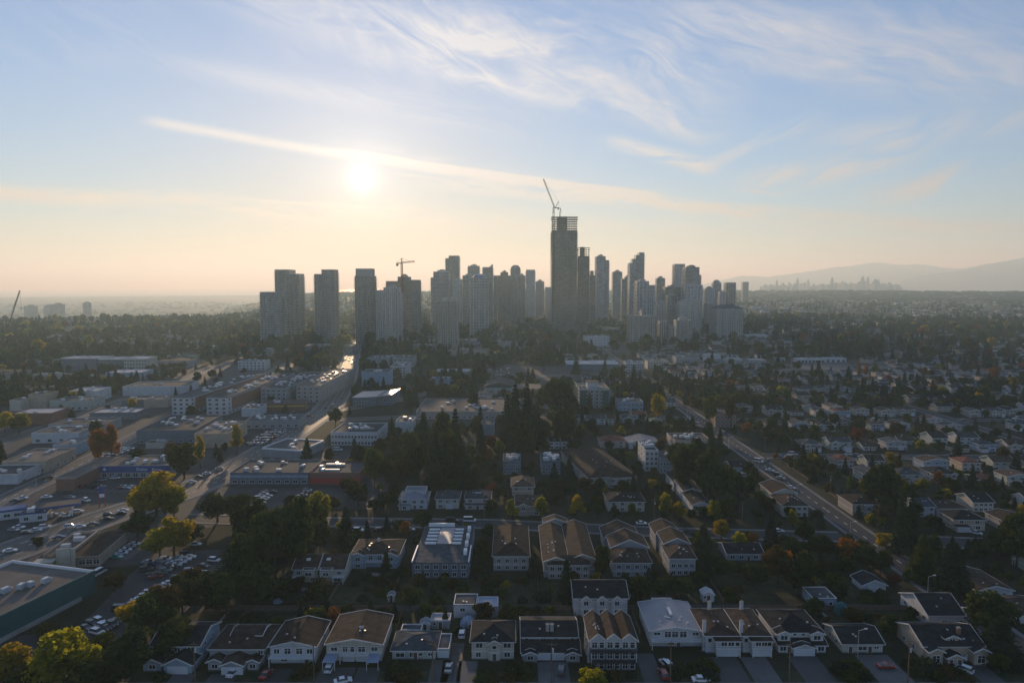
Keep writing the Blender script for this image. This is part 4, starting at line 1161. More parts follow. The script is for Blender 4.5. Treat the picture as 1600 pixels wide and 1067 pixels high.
psheet('parking_lot', [(740, 588), (860, 600), (940, 588), (930, 575), (790, 570)], 'asphalt', .006)
psheet('parking_lot', [(860, 548), (1000, 552), (1000, 540), (850, 538)], 'asphalt', .006)
psheet('depot_yard', [(1235, 578), (1340, 580), (1320, 562), (1236, 560)], 'asphalt_old', .011)

# ================================================================== the row of houses along the near street
def span(px0, px1, pb):
    a = gp(px0, pb); b = gp(px1, pb)
    return (a[0] + b[0]) / 2, b[0] - a[0], a[1]
def lm(x, y, s): LAND.append((x, y, s))
def near_house(label, phrase, px0, px1, pb, fn, rz=0.0, **kw):
    x, W, y = span(px0, px1, pb)
    wings, extra = fn(W)
    t = house('house', label, 'house', x, y, R(rz), wings, group='houses along the near streets', **{**extra, **kw})
    lm(x, y + 7, phrase)
    return t
def drive(px, pb, w, x2=None, y_to=164.0, m='asphalt_old'):
    x, y = gp(px, pb)
    sheet('driveway', [(x - w/2, y_to), (x + w/2, y_to), (x + w/2, y - .1), (x - w/2, y - .1)], m, .014)
    OCC.update({(int((x + dx) // 4), int(yy // 4)): 1 for dx in (-w/2, 0, w/2) for yy in range(int(y_to), int(y), 3)})
near_house('pale blue-grey house with twin low garage gables beside the dark trees', 'the pale blue-grey house', 222, 305, 1046, lambda W: (
    [(-W*.42, W*.5, 3, 17, 0, 5.9, 'gx', .34), (-W*.02, W*.5, -2.2, 3, 0, 2.9, 'gy', .55), (-W*.44, -W*.1, -1.0, 3, 0, 2.8, 'gy', .5)],
    dict(wins=[('f', W*.08, 3, 4.0, 1.4, 1.2), ('f', W*.34, 3, 4.0, 1.8, 1.3), ('f', -W*.25, 3, 3.9, 2.4, .8), ('f', -W*.27, -1.0, .9, 1.6, 1.2), ('r', W*.5, 7, 3.8, 1.0, 1.2), ('r', W*.5, 12, 3.8, 1.0, 1.2), ('r', W*.5, 9, 1.0, 1.0, 1.2)],
         garages=[(W*.24, -2.2, 4.9, 2.2)], extras=[('skylight', -W*.2, 7, 7.5, 1.0, 1.2, 'glass')])), wall='wall_blue', roof='roof_dark')
near_house('brown-roofed duplex with white gabled double garage in the middle', 'the brown duplex with the white garage', 321, 407, 1046, lambda W: (
    [(-W*.5, W*.5, 3, 17, 0, 5.0, 'hip', .36), (-W*.14, W*.24, -2.5, 3, 0, 2.9, 'gy', .45), (-W*.44, -W*.2, -.4, 3, 0, 2.8, 'gy', .5), (W*.27, W*.47, -.4, 3, 0, 2.8, 'gy', .5), (-W*.2, W*.35, 8, 14, 5, 6.6, 'gx', .3)],
    dict(wins=[('f', -W*.32, -.4, .7, 1.5, 1.3), ('f', W*.37, -.4, .7, 1.4, 1.3), ('f', -W*.1, 8, 5.5, 1.0, .8), ('f', W*.18, 8, 5.5, 1.0, .8), ('f', W*.44, 3, 3.2, 1.2, 1.2)],
         garages=[(-W*.045, -2.5, 2.5, 2.15), (W*.145, -2.5, 2.5, 2.15)], doors=[(-W*.17, 3, .2), (W*.255, 3, .2)])), wall='wall_grey', roof='roof_brown')
near_house('house with half its gable roof sunlit brown and a long white balcony', 'the house with the long white balcony', 420, 491, 1041, lambda W: (
    [(-W*.5, W*.5, 1.6, 16.5, 0, 5.5, 'gy', .26)],
    dict(wins=[('f', -W*.36, 1.6, 3.2, 1.4, 1.4), ('f', -W*.12, 1.6, 3.1, 1.6, 1.7), ('f', W*.14, 1.6, 3.1, 1.6, 1.7), ('f', W*.37, 1.6, 3.2, 1.5, 1.4), ('f', -W*.2, 1.6, .8, 1.6, 1.1), ('r', W*.5, 6, 3.5, 1.1, 1.1), ('r', W*.5, 11, 3.5, 1.1, 1.1)],
         doors=[(W*.3, 1.6, .1)], extras=[('balcony', -W*.5, W*.5, 1.6, 2.8, 2.2), ('porch_roof', -W*.64, -W*.5 - .05, 8, 14, 2.6, 'tarp_blue')])), wall='wall_white', roof='roof_brown')
near_house('wide house with one big low brown gable and two pale carport roofs', 'the wide brown-gabled house', 507, 594, 1040, lambda W: (
    [(-W*.5, W*.5, 2.4, 20, 0, 5.6, 'gy', .22)],
    dict(wins=[('f', -W*.36, 2.4, 3.4, 1.6, 1.1), ('f', -W*.16, 2.4, 3.1, 1.2, 1.6), ('f', -W*.03, 2.4, 3.1, 1.0, 1.6), ('f', W*.14, 2.4, 3.1, 1.8, 1.6), ('f', W*.37, 2.4, 3.4, 1.6, 1.1), ('r', W*.5, 8, 3.5, 1.2, 1.1), ('r', W*.5, 14, 3.5, 1.2, 1.1)],
         garages=[(-W*.1, 2.4, 2.6, 2.1), (W*.14, 2.4, 2.6, 2.1)],
         extras=[('balcony', -W*.25, W*.28, 2.4, 2.75, 1.6), ('porch_roof', -W*.5, -W*.27, -2.6, 2.35, 2.5, 'tarp_blue'), ('porch_roof', W*.28, W*.5, -2.6, 2.35, 2.5, 'tarp_blue'), ('skylight', W*.05, 9, 7.4, .9, .9, 'glass')])), wall='wall_cream', roof='roof_brown')
near_house('low grey-green bungalow with hipped roof and pale garage annex', 'the grey-green bungalow', 613, 681, 1030, lambda W: (
    [(-W*.5, W*.5, 0, 11, 0, 3.1, 'hip', .33), (W*.52, W*.80, 1.0, 10, 0, 2.5, 'flat', 0), (-W*.44, W*.05, 11.2, 15, 0, 3.0, 'flat', 0)],
    dict(wins=[('f', -W*.32, 0, .9, 2.2, 1.2), ('f', -W*.05, 0, .9, 1.2, 1.4), ('f', W*.15, 0, 1.3, 1.0, .8), ('f', W*.38, 0, 1.3, 1.4, .8)], doors=[(W*.03, 0, .2)], garages=[(W*.66, 1.0, 2.7, 2.1)])), wall='wall_sage', roof='roof_slate')
near_house('pale two-storey house with dark hip roof and arched porch', 'the pale hip-roofed house', 737, 803, 1030, lambda W: (
    [(-W*.5, W*.5, 0, 12.5, 0, 5.9, 'hip', .42), (-W*.1, W*.18, -.9, .3, 0, 5.6, 'gy', .6)],
    dict(wins=[('f', -W*.32, 0, 3.8, 1.7, 1.4), ('f', W*.34, 0, 3.8, 1.9, 1.4), ('f', -W*.34, 0, .9, 1.2, 1.4), ('f', W*.34, 0, .9, 1.5, 1.4), ('f', W*.04, -.9, 3.9, 1.0, 1.0), ('l', -W*.5, 4, 3.8, 1.0, 1.2), ('r', W*.5, 6, 3.8, 1.0, 1.2)], doors=[(W*.04, -.9, .3)])), wall='wall_cream', roof='roof_dark')
near_house('dark duplex with stacked roofs, two small white gables and twin garage doors', 'the dark stacked-roof duplex', 816, 905, 1031, lambda W: (
    [(-W*.5, W*.48, 4, 16, 0, 5.4, 'gx', .33), (-W*.5, W*.5, 0, 4, 0, 2.7, 'shed', .42), (-W*.48, -W*.24, -1.3, 0, 0, 2.6, 'gy', .45), (W*.26, W*.5, -1.3, 0, 0, 2.6, 'gy', .45)],
    dict(wins=[('f', -W*.42, 4, 4.4, 1.0, .9), ('f', -W*.12, 4, 4.3, 1.3, 1.0), ('f', W*.1, 4, 4.3, 1.3, 1.0), ('f', W*.4, 4, 4.4, 1.0, .9), ('f', -W*.36, -1.3, .9, 1.4, 1.2), ('f', W*.38, -1.3, .9, 1.4, 1.2)],
         garages=[(-W*.12, 0, 3.1, 2.1), (W*.13, 0, 3.0, 2.1)], extras=[('chimney', -W*.04, 6, 5, 8.2, 'concrete'), ('chimney', W*.04, 6, 5, 8.2, 'concrete')])), wall='wall_grey', roof='roof_dark')
# three-gabled townhouse: three equal bays
def townhouse(W):
    b = W / 3; wings = []; wins = []; ex = []
    for k in range(3):
        x0 = -W/2 + k * b; xm = x0 + b / 2
        wings.append((x0 + .02, x0 + b - .02, 0, 14, 7.0, 9.4, 'gy', .95, 1))
        for z in (.6, 3.7, 7.0):
            wins += [('f', xm - b * .22, 0, z, 1.3, 1.7), ('f', xm + b * .24, 0, z, 1.1, 1.7)]
    wings.append((-W/2 - .25, W/2 + .25, .12, 13.8, 0, 7.0, 'none', 0))
    wins += [('l', -W/2 - .25, yy, z, 1.0, 1.2) for yy in (3, 7, 11) for z in (1, 3.8, 6.6)]
    return wings, dict(wins=wins, extras=[('balcony', -W/2, W/2, 0, 3.2, 1.5, 'dark_trim'), ('balcony', -W/2, W/2, 0, 6.3, 1.5, 'dark_trim')], vents=6)
near_house('three-gabled townhouse with dark balconies over three storeys', 'the three-gabled townhouse', 922, 994, 1047, townhouse, wall='wall_slate', roof='roof_brown', wall2='wall_white')
near_house('large dark townhouse block with white gable ends behind the three-gabled townhouse', 'the dark block behind the townhouse', 897, 980, 962, lambda W: (
    [(-W*.5, W*.5, 0, 14, 0, 6.6, 'gx', .42)] + [(-W*.5 + W*k, -W*.5 + W*k + W*.2, -.8, 3, 0, 6.0, 'gy', .9) for k in (.12, .42, .70)],
    dict(wins=[('f', -W*.5 + W*k + W*.1, -.8, z, 1.3, 1.4) for k in (.12, .42, .70) for z in (4.2, 1.2)])), wall='wall_white', roof='roof_dark')
near_house('white house with wide silver-grey low gable roof and front deck', 'the silver-roofed house', 1016, 1096, 1010, lambda W: (
    [(-W*.5, W*.5, 0, 18.5, 0, 5.4, 'gy', .17), (-W*.2, W*.22, 18.6, 22, 0, 5.0, 'flat', 0)],
    dict(wins=[('f', -W*.37, 0, 3.9, 1.7, .8), ('f', -W*.16, 0, 3.2, 1.7, 1.8), ('f', -W*.02, 0, 3.2, 1.6, 1.8), ('f', W*.14, 0, 3.2, 1.8, 1.8), ('f', W*.38, 0, 3.8, 1.6, .9), ('f', -W*.1, 0, .8, 1.8, 1.2), ('l', -W*.5, 5, 3.6, 1.1, 1.1), ('l', -W*.5, 11, 3.6, 1.1, 1.1), ('l', -W*.5, 16, 3.6, 1.1, 1.1)],
         doors=[(W*.05, 0, .1)], extras=[('balcony', -W*.5, W*.5, 0, 2.8, 2.2), ('skylight', 0, 9.5, 6.95, .9, 5.0, 'sign_white')], vents=7)), wall='wall_white', roof='metal_roof')
for (a, b_, s, ph) in ((1108, 1157, 'brown hip-roofed house with white chimney and bay window over two garage doors, next to the silver-roofed house', 'the chimneyed house by the silver roof'),
                       (1166, 1206, 'brown hip-roofed house with bay window, twin of its chimneyed neighbour, before the white-trimmed duplex', 'the second brown bay-windowed house')):
    near_house(' '.join(s.split()[:16]), ph, a, b_, 1026, lambda W: (
        [(-W*.55, W*.5, 2.2, 19, 0, 5.9, 'hip', .36), (-W*.28, W*.5, .2, 2.2, 2.7, 5.2, 'hip', .3), (-W*.26, W*.48, 0.3, 2.2, 0, 2.7, 'none', 0)],
        dict(wins=[('f', -W*.02, .2, 3.4, 1.5, 1.3), ('f', W*.2, .2, 3.4, 1.5, 1.3), ('f', W*.4, .2, 3.4, 1.0, 1.3), ('f', -W*.42, 2.2, 3.6, 1.0, 1.2), ('l', -W*.55, 8, 3.6, 1.0, 1.2), ('l', -W*.55, 13, 3.6, 1.0, 1.2)],
             garages=[(-W*.04, .3, 2.4, 2.2), (W*.28, .3, 2.4, 2.2)], extras=[('balcony', -W*.28, W*.5, .2, 2.75, .6), ('chimney', -W*.57, 3.6, 0, 9.6, 'wall_white'), ('chimney', -W*.02, 16, 5, 9.8, 'wall_white')], vents=3)), wall='wall_white', roof='roof_brown')
near_house('white-trimmed duplex with three small front gables and two wide garage doors', 'the white-trimmed duplex', 1216, 1290, 1020, lambda W: (
    [(-W*.5, W*.5, 2.5, 17, 0, 5.6, 'hip', .42), (-W*.5, W*.5, 0, 2.5, 0, 2.8, 'shed', .35), (-W*.48, -W*.22, 1.2, 4, 2.9, 5.6, 'gy', .5), (W*.22, W*.48, 1.2, 4, 2.9, 5.6, 'gy', .5), (-W*.22, W*.22, -1.6, 0, 0, 2.7, 'gy', .35)],
    dict(wins=[('f', -W*.35, 1.2, 3.7, 1.8, 1.3), ('f', W*.35, 1.2, 3.7, 1.8, 1.3), ('f', -W*.09, 2.5, 4.4, .9, .9), ('f', W*.09, 2.5, 4.4, .9, .9), ('f', -W*.4, 0, .8, 1.6, 1.5), ('f', W*.4, 0, .8, 1.6, 1.5)],
         garages=[(-W*.11, -1.6, 2.6, 2.1), (W*.11, -1.6, 2.6, 2.1)], doors=[(-W*.27, 0, .1), (W*.27, 0, .1)])), wall='wall_white', roof='roof_dark')
near_house('plain white bungalow with long dark gable roof parallel to the street', 'the plain white bungalow', 1316, 1379, 1020, lambda W: (
    [(-W*.5, W*.5, 0, 12, 0, 3.2, 'gx', .38)],
    dict(wins=[('f', 0, 0, 1.0, 2.2, 1.2), ('f', W*.34, 0, 1.5, 1.2, .7), ('l', -W*.5, 4, 1.2, 1.0, 1.1), ('l', -W*.5, 8, 1.2, 1.0, 1.1)], doors=[(W*.18, 0, .1), (-W*.3, 0, .1)])), wall='wall_cream', roof='roof_dark')
near_house('large tan duplex with three front gables beside the big dark conifer', 'the large tan duplex', 1452, 1546, 1041, lambda W: (
    [(-W*.5, W*.5, 3, 17, 0, 4.9, 'gx', .42), (-W*.48, -W*.26, .5, 4, 0, 4.4, 'gy', .55), (-W*.2, W*.06, 0, 3.2, 0, 2.8, 'gy', .5), (W*.26, W*.5, .5, 4, 0, 4.4, 'gy', .55), (-W*.08, W*.14, 4.5, 9, 4.5, 6.4, 'gy', .5)],
    dict(wins=[('f', -W*.37, .5, .9, 1.8, 2.2), ('f', W*.38, .5, .9, 1.9, 2.2), ('f', W*.03, 4.5, 5.3, 1.4, .9), ('l', -W*.5, 8, 1.2, 1.1, 1.2), ('l', -W*.5, 13, 1.2, 1.1, 1.2)],
         garages=[(W*.12, 3, 2.4, 2.1), (W*.20, 3, .9, 2.1)], doors=[(-W*.14, 0, .1), (0, 0, .1)], extras=[('chimney', W*.22, 7, 5, 8.4, 'chimney_brick')])), wall='wall_tan', roof='roof_dark')
near_house('white-sided house with dark roof tucked behind the large tan duplex', 'the house behind the tan duplex', 1450, 1500, 980, lambda W: (
    [(-W*.5, W*.6, 0, 16, 0, 4.4, 'gx', .45)], dict(wins=[('l', -W*.5, y_, 1.6, 1.3, 1.3) for y_ in (2.5, 6, 9.5, 13)] + [('f', 0, 0, 1.2, 1.5, 1.2)])), wall='wall_white', roof='roof_dark')
near_house('flat blue-grey cottage with white fascia behind the bungalow row', 'the flat blue-grey cottage', 1270, 1307, 950, lambda W: ([(-W*.5, W*.5, 0, 9, 0, 3.3, 'flat', 0)], dict(wins=[('f', -W*.2, 0, 1.2, 1.4, 1.1), ('f', W*.25, 0, 1.2, 1.0, 1.1)])), wall='wall_blue', roof='flat_roof')
near_house('small garage with a white gable end beside the orange bush', 'the small white-gabled garage', 1348, 1384, 925, lambda W: ([(-W*.5, W*.5, 0, 8, 0, 2.8, 'gy', .5)], dict(garages=[(0, 0, 3.2, 2.1)])), wall='wall_white', roof='roof_dark', vents=0)
near_house('tan-roofed white bungalow across the avenue', 'the tan-roofed bungalow across the avenue', 1528, 1582, 935, lambda W: ([(-W*.5, W*.5, 0, 17, 0, 3.2, 'gy', .3)], dict(wins=[('f', 0, 0, 1.0, 1.8, 1.2), ('l', -W*.5, 5, 1.2, 1.2, 1.1)], doors=[(W*.25, 0, .1)])), wall='wall_white', roof='roof_tan')
near_house('brown-roofed house at the edge of the avenue with white verge', 'the brown house at the avenue edge', 1566, 1640, 975, lambda W: ([(-W*.5, W*.5, 0, 14, 0, 3.4, 'gx', .35)], dict(wins=[('f', -W*.2, 0, 1.0, 1.6, 1.2), ('l', -W*.5, 5, 1.2, 1.2, 1.1)])), wall='wall_white', roof='roof_tan')
near_house('flat-roofed back house with one half roofed in pale blue', 'the half blue-roofed back house', 709, 778, 966, lambda W: ([(-W*.5, W*.02, 0, 8, 0, 4.6, 'flat', 0), (W*.04, W*.5, 0, 7, 0, 4.0, 'flat', 0, True)], dict(wins=[('f', -W*.3, 0, 2.6, 1.4, 1.1), ('f', W*.3, 0, 1.2, 2.0, 1.2)])), wall='wall_white', roof='flat_roof', roof2='tarp_blue')

# driveways to the near street
for px, pb, w in ((290, 1052, 6), (352, 1052, 7), (440, 1044, 6), (530, 1042, 9), (578, 1042, 6), (690, 1030, 5), (712, 1004, 5), (732, 1032, 5), (851, 1033, 4), (875, 1033, 4), (1006, 1020, 5), (1127, 1026, 8), (1176, 1026, 7), (1252, 1024, 8), (1360, 1022, 9), (1520, 1038, 6)):
    drive(px, pb, w, m=random.Random(px).choice(('asphalt', 'asphalt_old', 'concrete_dark')))

# ================================================================== second row: apartments and duplexes
near_house('twin dwelling with brown roofs and bright skylights below the tree belt', 'the skylit twin dwelling', 456, 536, 914, lambda W: (
    [(-W*.5, -W*.02, 2, 16, 0, 5.6, 'gx', .4), (W*.02, W*.5, 2, 16, 0, 5.6, 'gx', .42), (-W*.3, -W*.06, .4, 2.5, 2.7, 5.4, 'flat', 0), (W*.04, W*.28, .4, 2.5, 2.7, 5.4, 'flat', 0)],
    dict(wins=[('f', -W*.18, .4, 3.5, 2.2, 1.2), ('f', W*.16, .4, 3.5, 1.8, 1.2), ('f', -W*.4, 2, 3.4, 1.3, 1.1), ('f', W*.4, 2, 3.4, 1.3, 1.1), ('f', -W*.36, 2, .8, 1.8, 1.3), ('f', W*.36, 2, .8, 2.0, 1.4), ('f', -W*.12, 2, .8, 1.2, 1.3)],
         extras=[('skylight', -W*.26, 6.5, 7.5, 1.4, 1.4, 'sign_white'), ('skylight', W*.14, 6.5, 7.6, 1.4, 1.4, 'sign_white'), ('balcony', -W*.5, -W*.3, 2, 2.7, 1.5), ('balcony', W*.28, W*.5, 2, 2.7, 1.5)])), wall='wall_cream', roof='roof_brown')
near_house('dark-roofed duplex with two white gabled bays flanking a balcony', 'the duplex with two white bays', 549, 622, 889, lambda W: (
    [(-W*.5, W*.5, 1.5, 17, 0, 5.8, 'hip', .3), (-W*.5, -W*.22, 0, 3, 0, 5.6, 'gy', .5), (W*.2, W*.48, 0, 3, 0, 5.6, 'gy', .5)],
    dict(wins=[('f', -W*.36, 0, 3.5, 1.6, 1.3), ('f', W*.34, 0, 3.5, 1.6, 1.5), ('f', -W*.36, 0, .8, 1.6, 1.2), ('f', W*.34, 0, .8, 1.6, 1.0), ('f', -.1 * W, 1.5, 3.3, 1.5, 1.7), ('f', .09 * W, 1.5, 3.3, 1.5, 1.7)],
         extras=[('balcony', -W*.21, W*.19, 1.5, 2.8, 1.2), ('chimney', 0, 9, 6, 9.2, 'wall_white')], vents=5)), wall='wall_blue', roof='roof_brown')
def modern_block():
    x, W, y = span(644, 733, 903)
    t = thing('apartment_block', 'dark modern block with white slatted roof deck catching the sun', 'building', (x, y, 0), 0)
    b = MB(); b.box(-W/2, W/2, 0, 37, 0, 5.4); b.build('wall', ['wall_slate'], t)
    b = MB(); b.box(-W/2 - .4, W/2 + .4, -.5, 14, 5.42, 5.75); b.build('front_roof', ['roof_slate'], t)
    b = MB(); b.box(-W/2 + .3, W/2 - .3, 14.2, 36.5, 5.42, 5.62); b.build('roof_deck', ['flat_roof'], t)
    b = MB(); b.box(-W*.16, W*.12, 16, 33, 5.65, 6.05); b.build('metal_roof_panel', ['metal_roof'], t)
    for k in range(5):
        for s, (a0, a1) in ((0, (-W*.38, -W*.17)), (1, (W*.13, W*.3))):
            q = MB(); q.box(a0, a1, 16.2 + k * 3.5, 17.4 + k * 3.5, 5.7, 6.2); q.build('roof_beam', ['sign_white'], t)
    q = MB(); q.box(-W*.42, W*.1, 34.6, 35.3, 5.64, 7.0); q.build('roof_screen', ['sign_white'], t)
    for k in range(4):
        q = MB(); q.box(W*.38, W*.44, 6 + k * 7.5, 9 + k * 7.5, 5.75, 7.2); q.build('chimney_stack', ['sign_white'], t)
    for k in range(6):
        put('window', win_mesh(1.6, 1.4), t, (-W/2 + W * (k + .6) / 6.2, 0, 3.3)); put('window', win_mesh(1.4, 1.4), t, (-W/2 + W * (k + .6) / 6.2, 0, .7))
    for k in range(6): put('window', win_mesh(1.3, 1.4), t, (W/2, 3 + k * 5.5, 3.2), math.pi / 2)
    for q in ((-W*.5 - .1, -W*.5 + .3), (W*.5 - .3, W*.5 + .1)):
        m = MB(); m.box(q[0], q[1], -.45, 14, 5.76, 6.3); m.build('parapet', ['sign_white'], t)
    occupy(x, y + 18, W, 37); lm(x, y + 10, 'the block with the slatted roof deck')
modern_block()
def row_block(label, phrase, px0, px1, pb, steps, D, wall, roof, ze=6.2, pitch=.42, name='rowhouse_block', rz=0.0, side='l', hipfront=True):
    """long building along the depth, its roof broken into several stepped gables"""
    x, W, y = span(px0, px1, pb); wings = []; wins = []
    n = steps; seg = D / n
    for k in range(n):
        kind = 'hip' if (k == 0 and hipfront) else 'gy'
        dx = (.04 if k % 2 else -.04) * W
        wings.append((-W*.46 + dx, W*.46 + dx, k * seg + .03, (k + 1) * seg - .03, 0, ze + (.9 if k % 2 else 0), kind, pitch))
    for z in (.8, 3.6):
        wins += [('f', W * u - .04 * W, 0.03, z, 1.3, 1.4) for u in (-.32, -.1, .12, .33)]
        for k in range(n):
            dx = (.04 if k % 2 else -.04) * W
            for q in (.25, .65):
                wins.append((side, (W*.46 if side == 'r' else -W*.46) + dx, (k + q) * seg, z, 1.2, 1.3))
    t = house(name, label, 'building', x, y, R(rz), wings, wall, roof, wins, group='rowhouse blocks across the middle', vents=6)
    lm(x, y + D * .4, phrase)
    return t
row_block('brown-roofed rowhouse block with one long sunlit slope, next to the slatted deck', 'the first brown rowhouse block', 771, 831, 892, 1, 33, 'wall_taupe', 'roof_brown', 6.4, .5)
x, W, y = span(850, 931, 905)
house('rowhouse_block', 'broad brown rowhouse block with two long offset ridges and white windows', 'building', x, y, 0, [(-W*.5, -W*.02, 1.5, 40, 0, 6.6, 'gy', .42), (W*.02, W*.5, 3.5, 42, 0, 6.9, 'gy', .42), (-W*.42, W*.38, 0, 8, 0, 6.0, 'hip', .5), (-W*.4, W*.1, 42, 47, 0, 7.6, 'gy', .4)], 'wall_taupe', 'roof_brown',
      [('f', W * u, 0, z, 1.4, 1.4) for u in (-.34, -.2, 0, .16, .3) for z in (.8, 3.6)] + [('l', -W*.5, q, z, 1.3, 1.3) for q in range(6, 40, 6) for z in (.8, 3.6)], group='rowhouse blocks across the middle', vents=8); lm(x, y + 16, 'the broad brown rowhouse block')
row_block('grey-walled rowhouse block with three stepped gables behind the bushes', 'the stepped rowhouse block', 958, 1022, 902, 3, 38, 'wall_grey', 'roof_brown', 6.2, .5)
row_block('rowhouse block with a long windowed flank and three stepped gables', 'the rowhouse block with the windowed flank', 1046, 1090, 900, 3, 38, 'wall_grey', 'roof_brown', 7.4, .5)
near_house('white house with pale blue roof and raised blue back roof facing the cross street', 'the blue-roofed white house', 624, 667, 796, lambda W: ([(-W*.5, W*.5, 0, 13, 0, 5.6, 'hip', .3), (-W*.36, W*.4, 6, 14, 5.4, 7.6, 'flat', 0), (-W*.5, -W*.1, -1.6, 0, 0, 2.8, 'hip', .35)],
    dict(wins=[('f', -W*.3, 0, 3.5, 1.8, 1.3), ('f', W*.05, 0, 3.4, 1.5, 1.2), ('f', W*.33, 0, 3.4, 1.3, 1.6), ('f', -W*.3, -1.6, .8, 1.6, 1.3), ('f', W*.3, 0, .8, 1.4, 1.3), ('r', W*.5, 5, 3.5, 1.1, 1.2)], doors=[(W*.06, 0, .2)])), wall='wall_white', roof='metal_roof')
near_house('grey hip-roofed house between the blue-roofed and the arched-porch houses', 'the grey hip-roofed house', 681, 717, 795, lambda W: ([(-W*.5, W*.5, 0, 13, 0, 5.4, 'hip', .45)], dict(wins=[('f', -W*.3, 0, 3.4, 1.5, 1.3), ('f', 0, 0, 3.4, 1.2, 1.0), ('f', W*.32, 0, 3.4, 1.3, 1.3), ('f', -W*.3, 0, .8, 1.5, 1.3)], garages=[(W*.1, 0, 2.8, 2.1)])), wall='wall_cream', roof='roof_grey')
near_house('pinkish house with hip roof and arched porch under a bright skylight', 'the arched-porch house', 727, 766, 795, lambda W: ([(-W*.5, W*.5, 0, 13, 0, 5.5, 'hip', .45), (-W*.5, W*.5, -1.4, 0, 0, 2.6, 'shed', .3)], dict(wins=[('f', -W*.3, 0, 3.6, 1.6, 1.2), ('f', W*.3, 0, 3.6, 1.6, 1.2), ('f', -W*.3, -1.4, .8, 1.5, 1.2), ('f', W*.3, -1.4, .8, 1.5, 1.2)], doors=[(0, -1.4, .1)], extras=[('skylight', 0, 4, 7.2, 3.0, .9, 'sign_white')])), wall='wall_pink', roof='roof_grey')

# ================================================================== middle distance: apartments, school, church
x, W, y = span(956, 1006, 762)
house('apartment_house', 'long apartment house under one broad hipped brown roof with pale front', 'building', x - 8, y, R(10), [(-W*.5 - 4, W*.5 + 4, 0, 62, 0, 6.6, 'hip', .42), (-W*.3 + 4, W*.5 + 4, -1.5, 6, 0, 6.4, 'hip', .5)], 'wall_cream', 'roof_brown',
      [('f', u, -1.5, z, 1.6, 1.3) for u in (0, 4, 8, 11.5) for z in (.8, 3.8)] + [('l', -W*.5 - 4, q, z, 1.4, 1.2) for q in range(6, 60, 8) for z in (.8, 3.8)], vents=6); lm(x - 8, y + 20, 'the broad brown-roofed apartment house')
def flats(label, phrase, px0, px1, pb, D, H, wall, storeys, n, roof='flat_roof', units=6, rz=0, name='apartment_building', extra=(), trim=None, sidewin=True, cat='building', parapet=.6):
    x, W, y = span(px0, px1, pb)
    wins = [('f', n, [.9 + k * (H - .4) / storeys for k in range(storeys)], min(1.6, W / n * .5), 1.35)] if n else []
    if sidewin and n: wins.append(('l' if x > 0 else 'r', max(2, int(D / 6)), [.9 + k * (H - .4) / storeys for k in range(storeys)], 1.4, 1.35))
    t = flat_building(name, label, cat, x, y, R(rz), W, D, H, wall, roof, parapet, trim, units, wins, None, lm=phrase)
    return t, W
flats('small flat-roofed apartment with a roof full of bright vents, near the orange tree', 'the first vent-studded flat roof', 786, 814, 742, 17, 7, 'wall_slate', 2, 4, units=12)
flats('small flat-roofed apartment studded with vents, twin set farther along the lane', 'the second vent-studded flat roof', 846, 876, 742, 18, 7, 'wall_slate', 2, 4, units=12)
flats('white four-storey walk-up with curved parapet beside the broad brown roof', 'the white walk-up', 1008, 1028, 736, 22, 11, 'wall_white', 4, 3, units=5)
flats('grey boxy apartment annex beside the white walk-up', 'the grey annex', 1031, 1050, 740, 16, 8, 'wall_grey', 2, 4, units=1)
near_house('low gabled white clubhouse with pale grey roof', 'the white clubhouse', 983, 1030, 702, lambda W: ([(-W*.5, W*.5, 0, 18, 0, 4.6, 'gy', .26)], dict(wins=[('f', -W*.35, 0, 2.2, 1.6, 1.0), ('f', -W*.08, 0, 2, 2.0, 1.4), ('f', W*.1, 0, 2, 2.0, 1.4), ('f', W*.36, 0, 2.2, 1.6, 1.0)], extras=[('balcony', -W*.2, W*.22, 0, 1.9, 1.2)])), wall='wall_white', roof='roof_pale')
near_house('red-brown hip-roofed house with cream arches by the white clubhouse', 'the red-brown arched house', 938, 978, 700, lambda W: ([(-W*.5, W*.5, 0, 14, 0, 5.0, 'hip', .4), (-W*.4, W*.1, -2, 0, 0, 2.8, 'hip', .3)], dict(wins=[('f', -W*.3, 0, 3.2, 1.6, 1.2), ('f', W*.3, 0, 3.2, 1.6, 1.2), ('f', W*.3, 0, .8, 1.6, 1.2)], doors=[(-W*.15, -2, .1)])), wall='wall_cream', roof='roof_red')
near_house('white twin house with balconies behind the vent-studded roofs', 'the white twin house', 858, 893, 702, lambda W: ([(-W*.5, -W*.04, 0, 12, 0, 5.6, 'gx', .35), (W*.04, W*.5, 0, 12, 0, 5.6, 'gx', .35)], dict(wins=[('f', W*u, 0, z, 1.5, 1.2) for u in (-.38, -.16, .16, .38) for z in (.8, 3.5)], extras=[('balcony', -W*.5, W*.5, 0, 2.8, 1.4)])), wall='wall_white', roof='roof_dark')
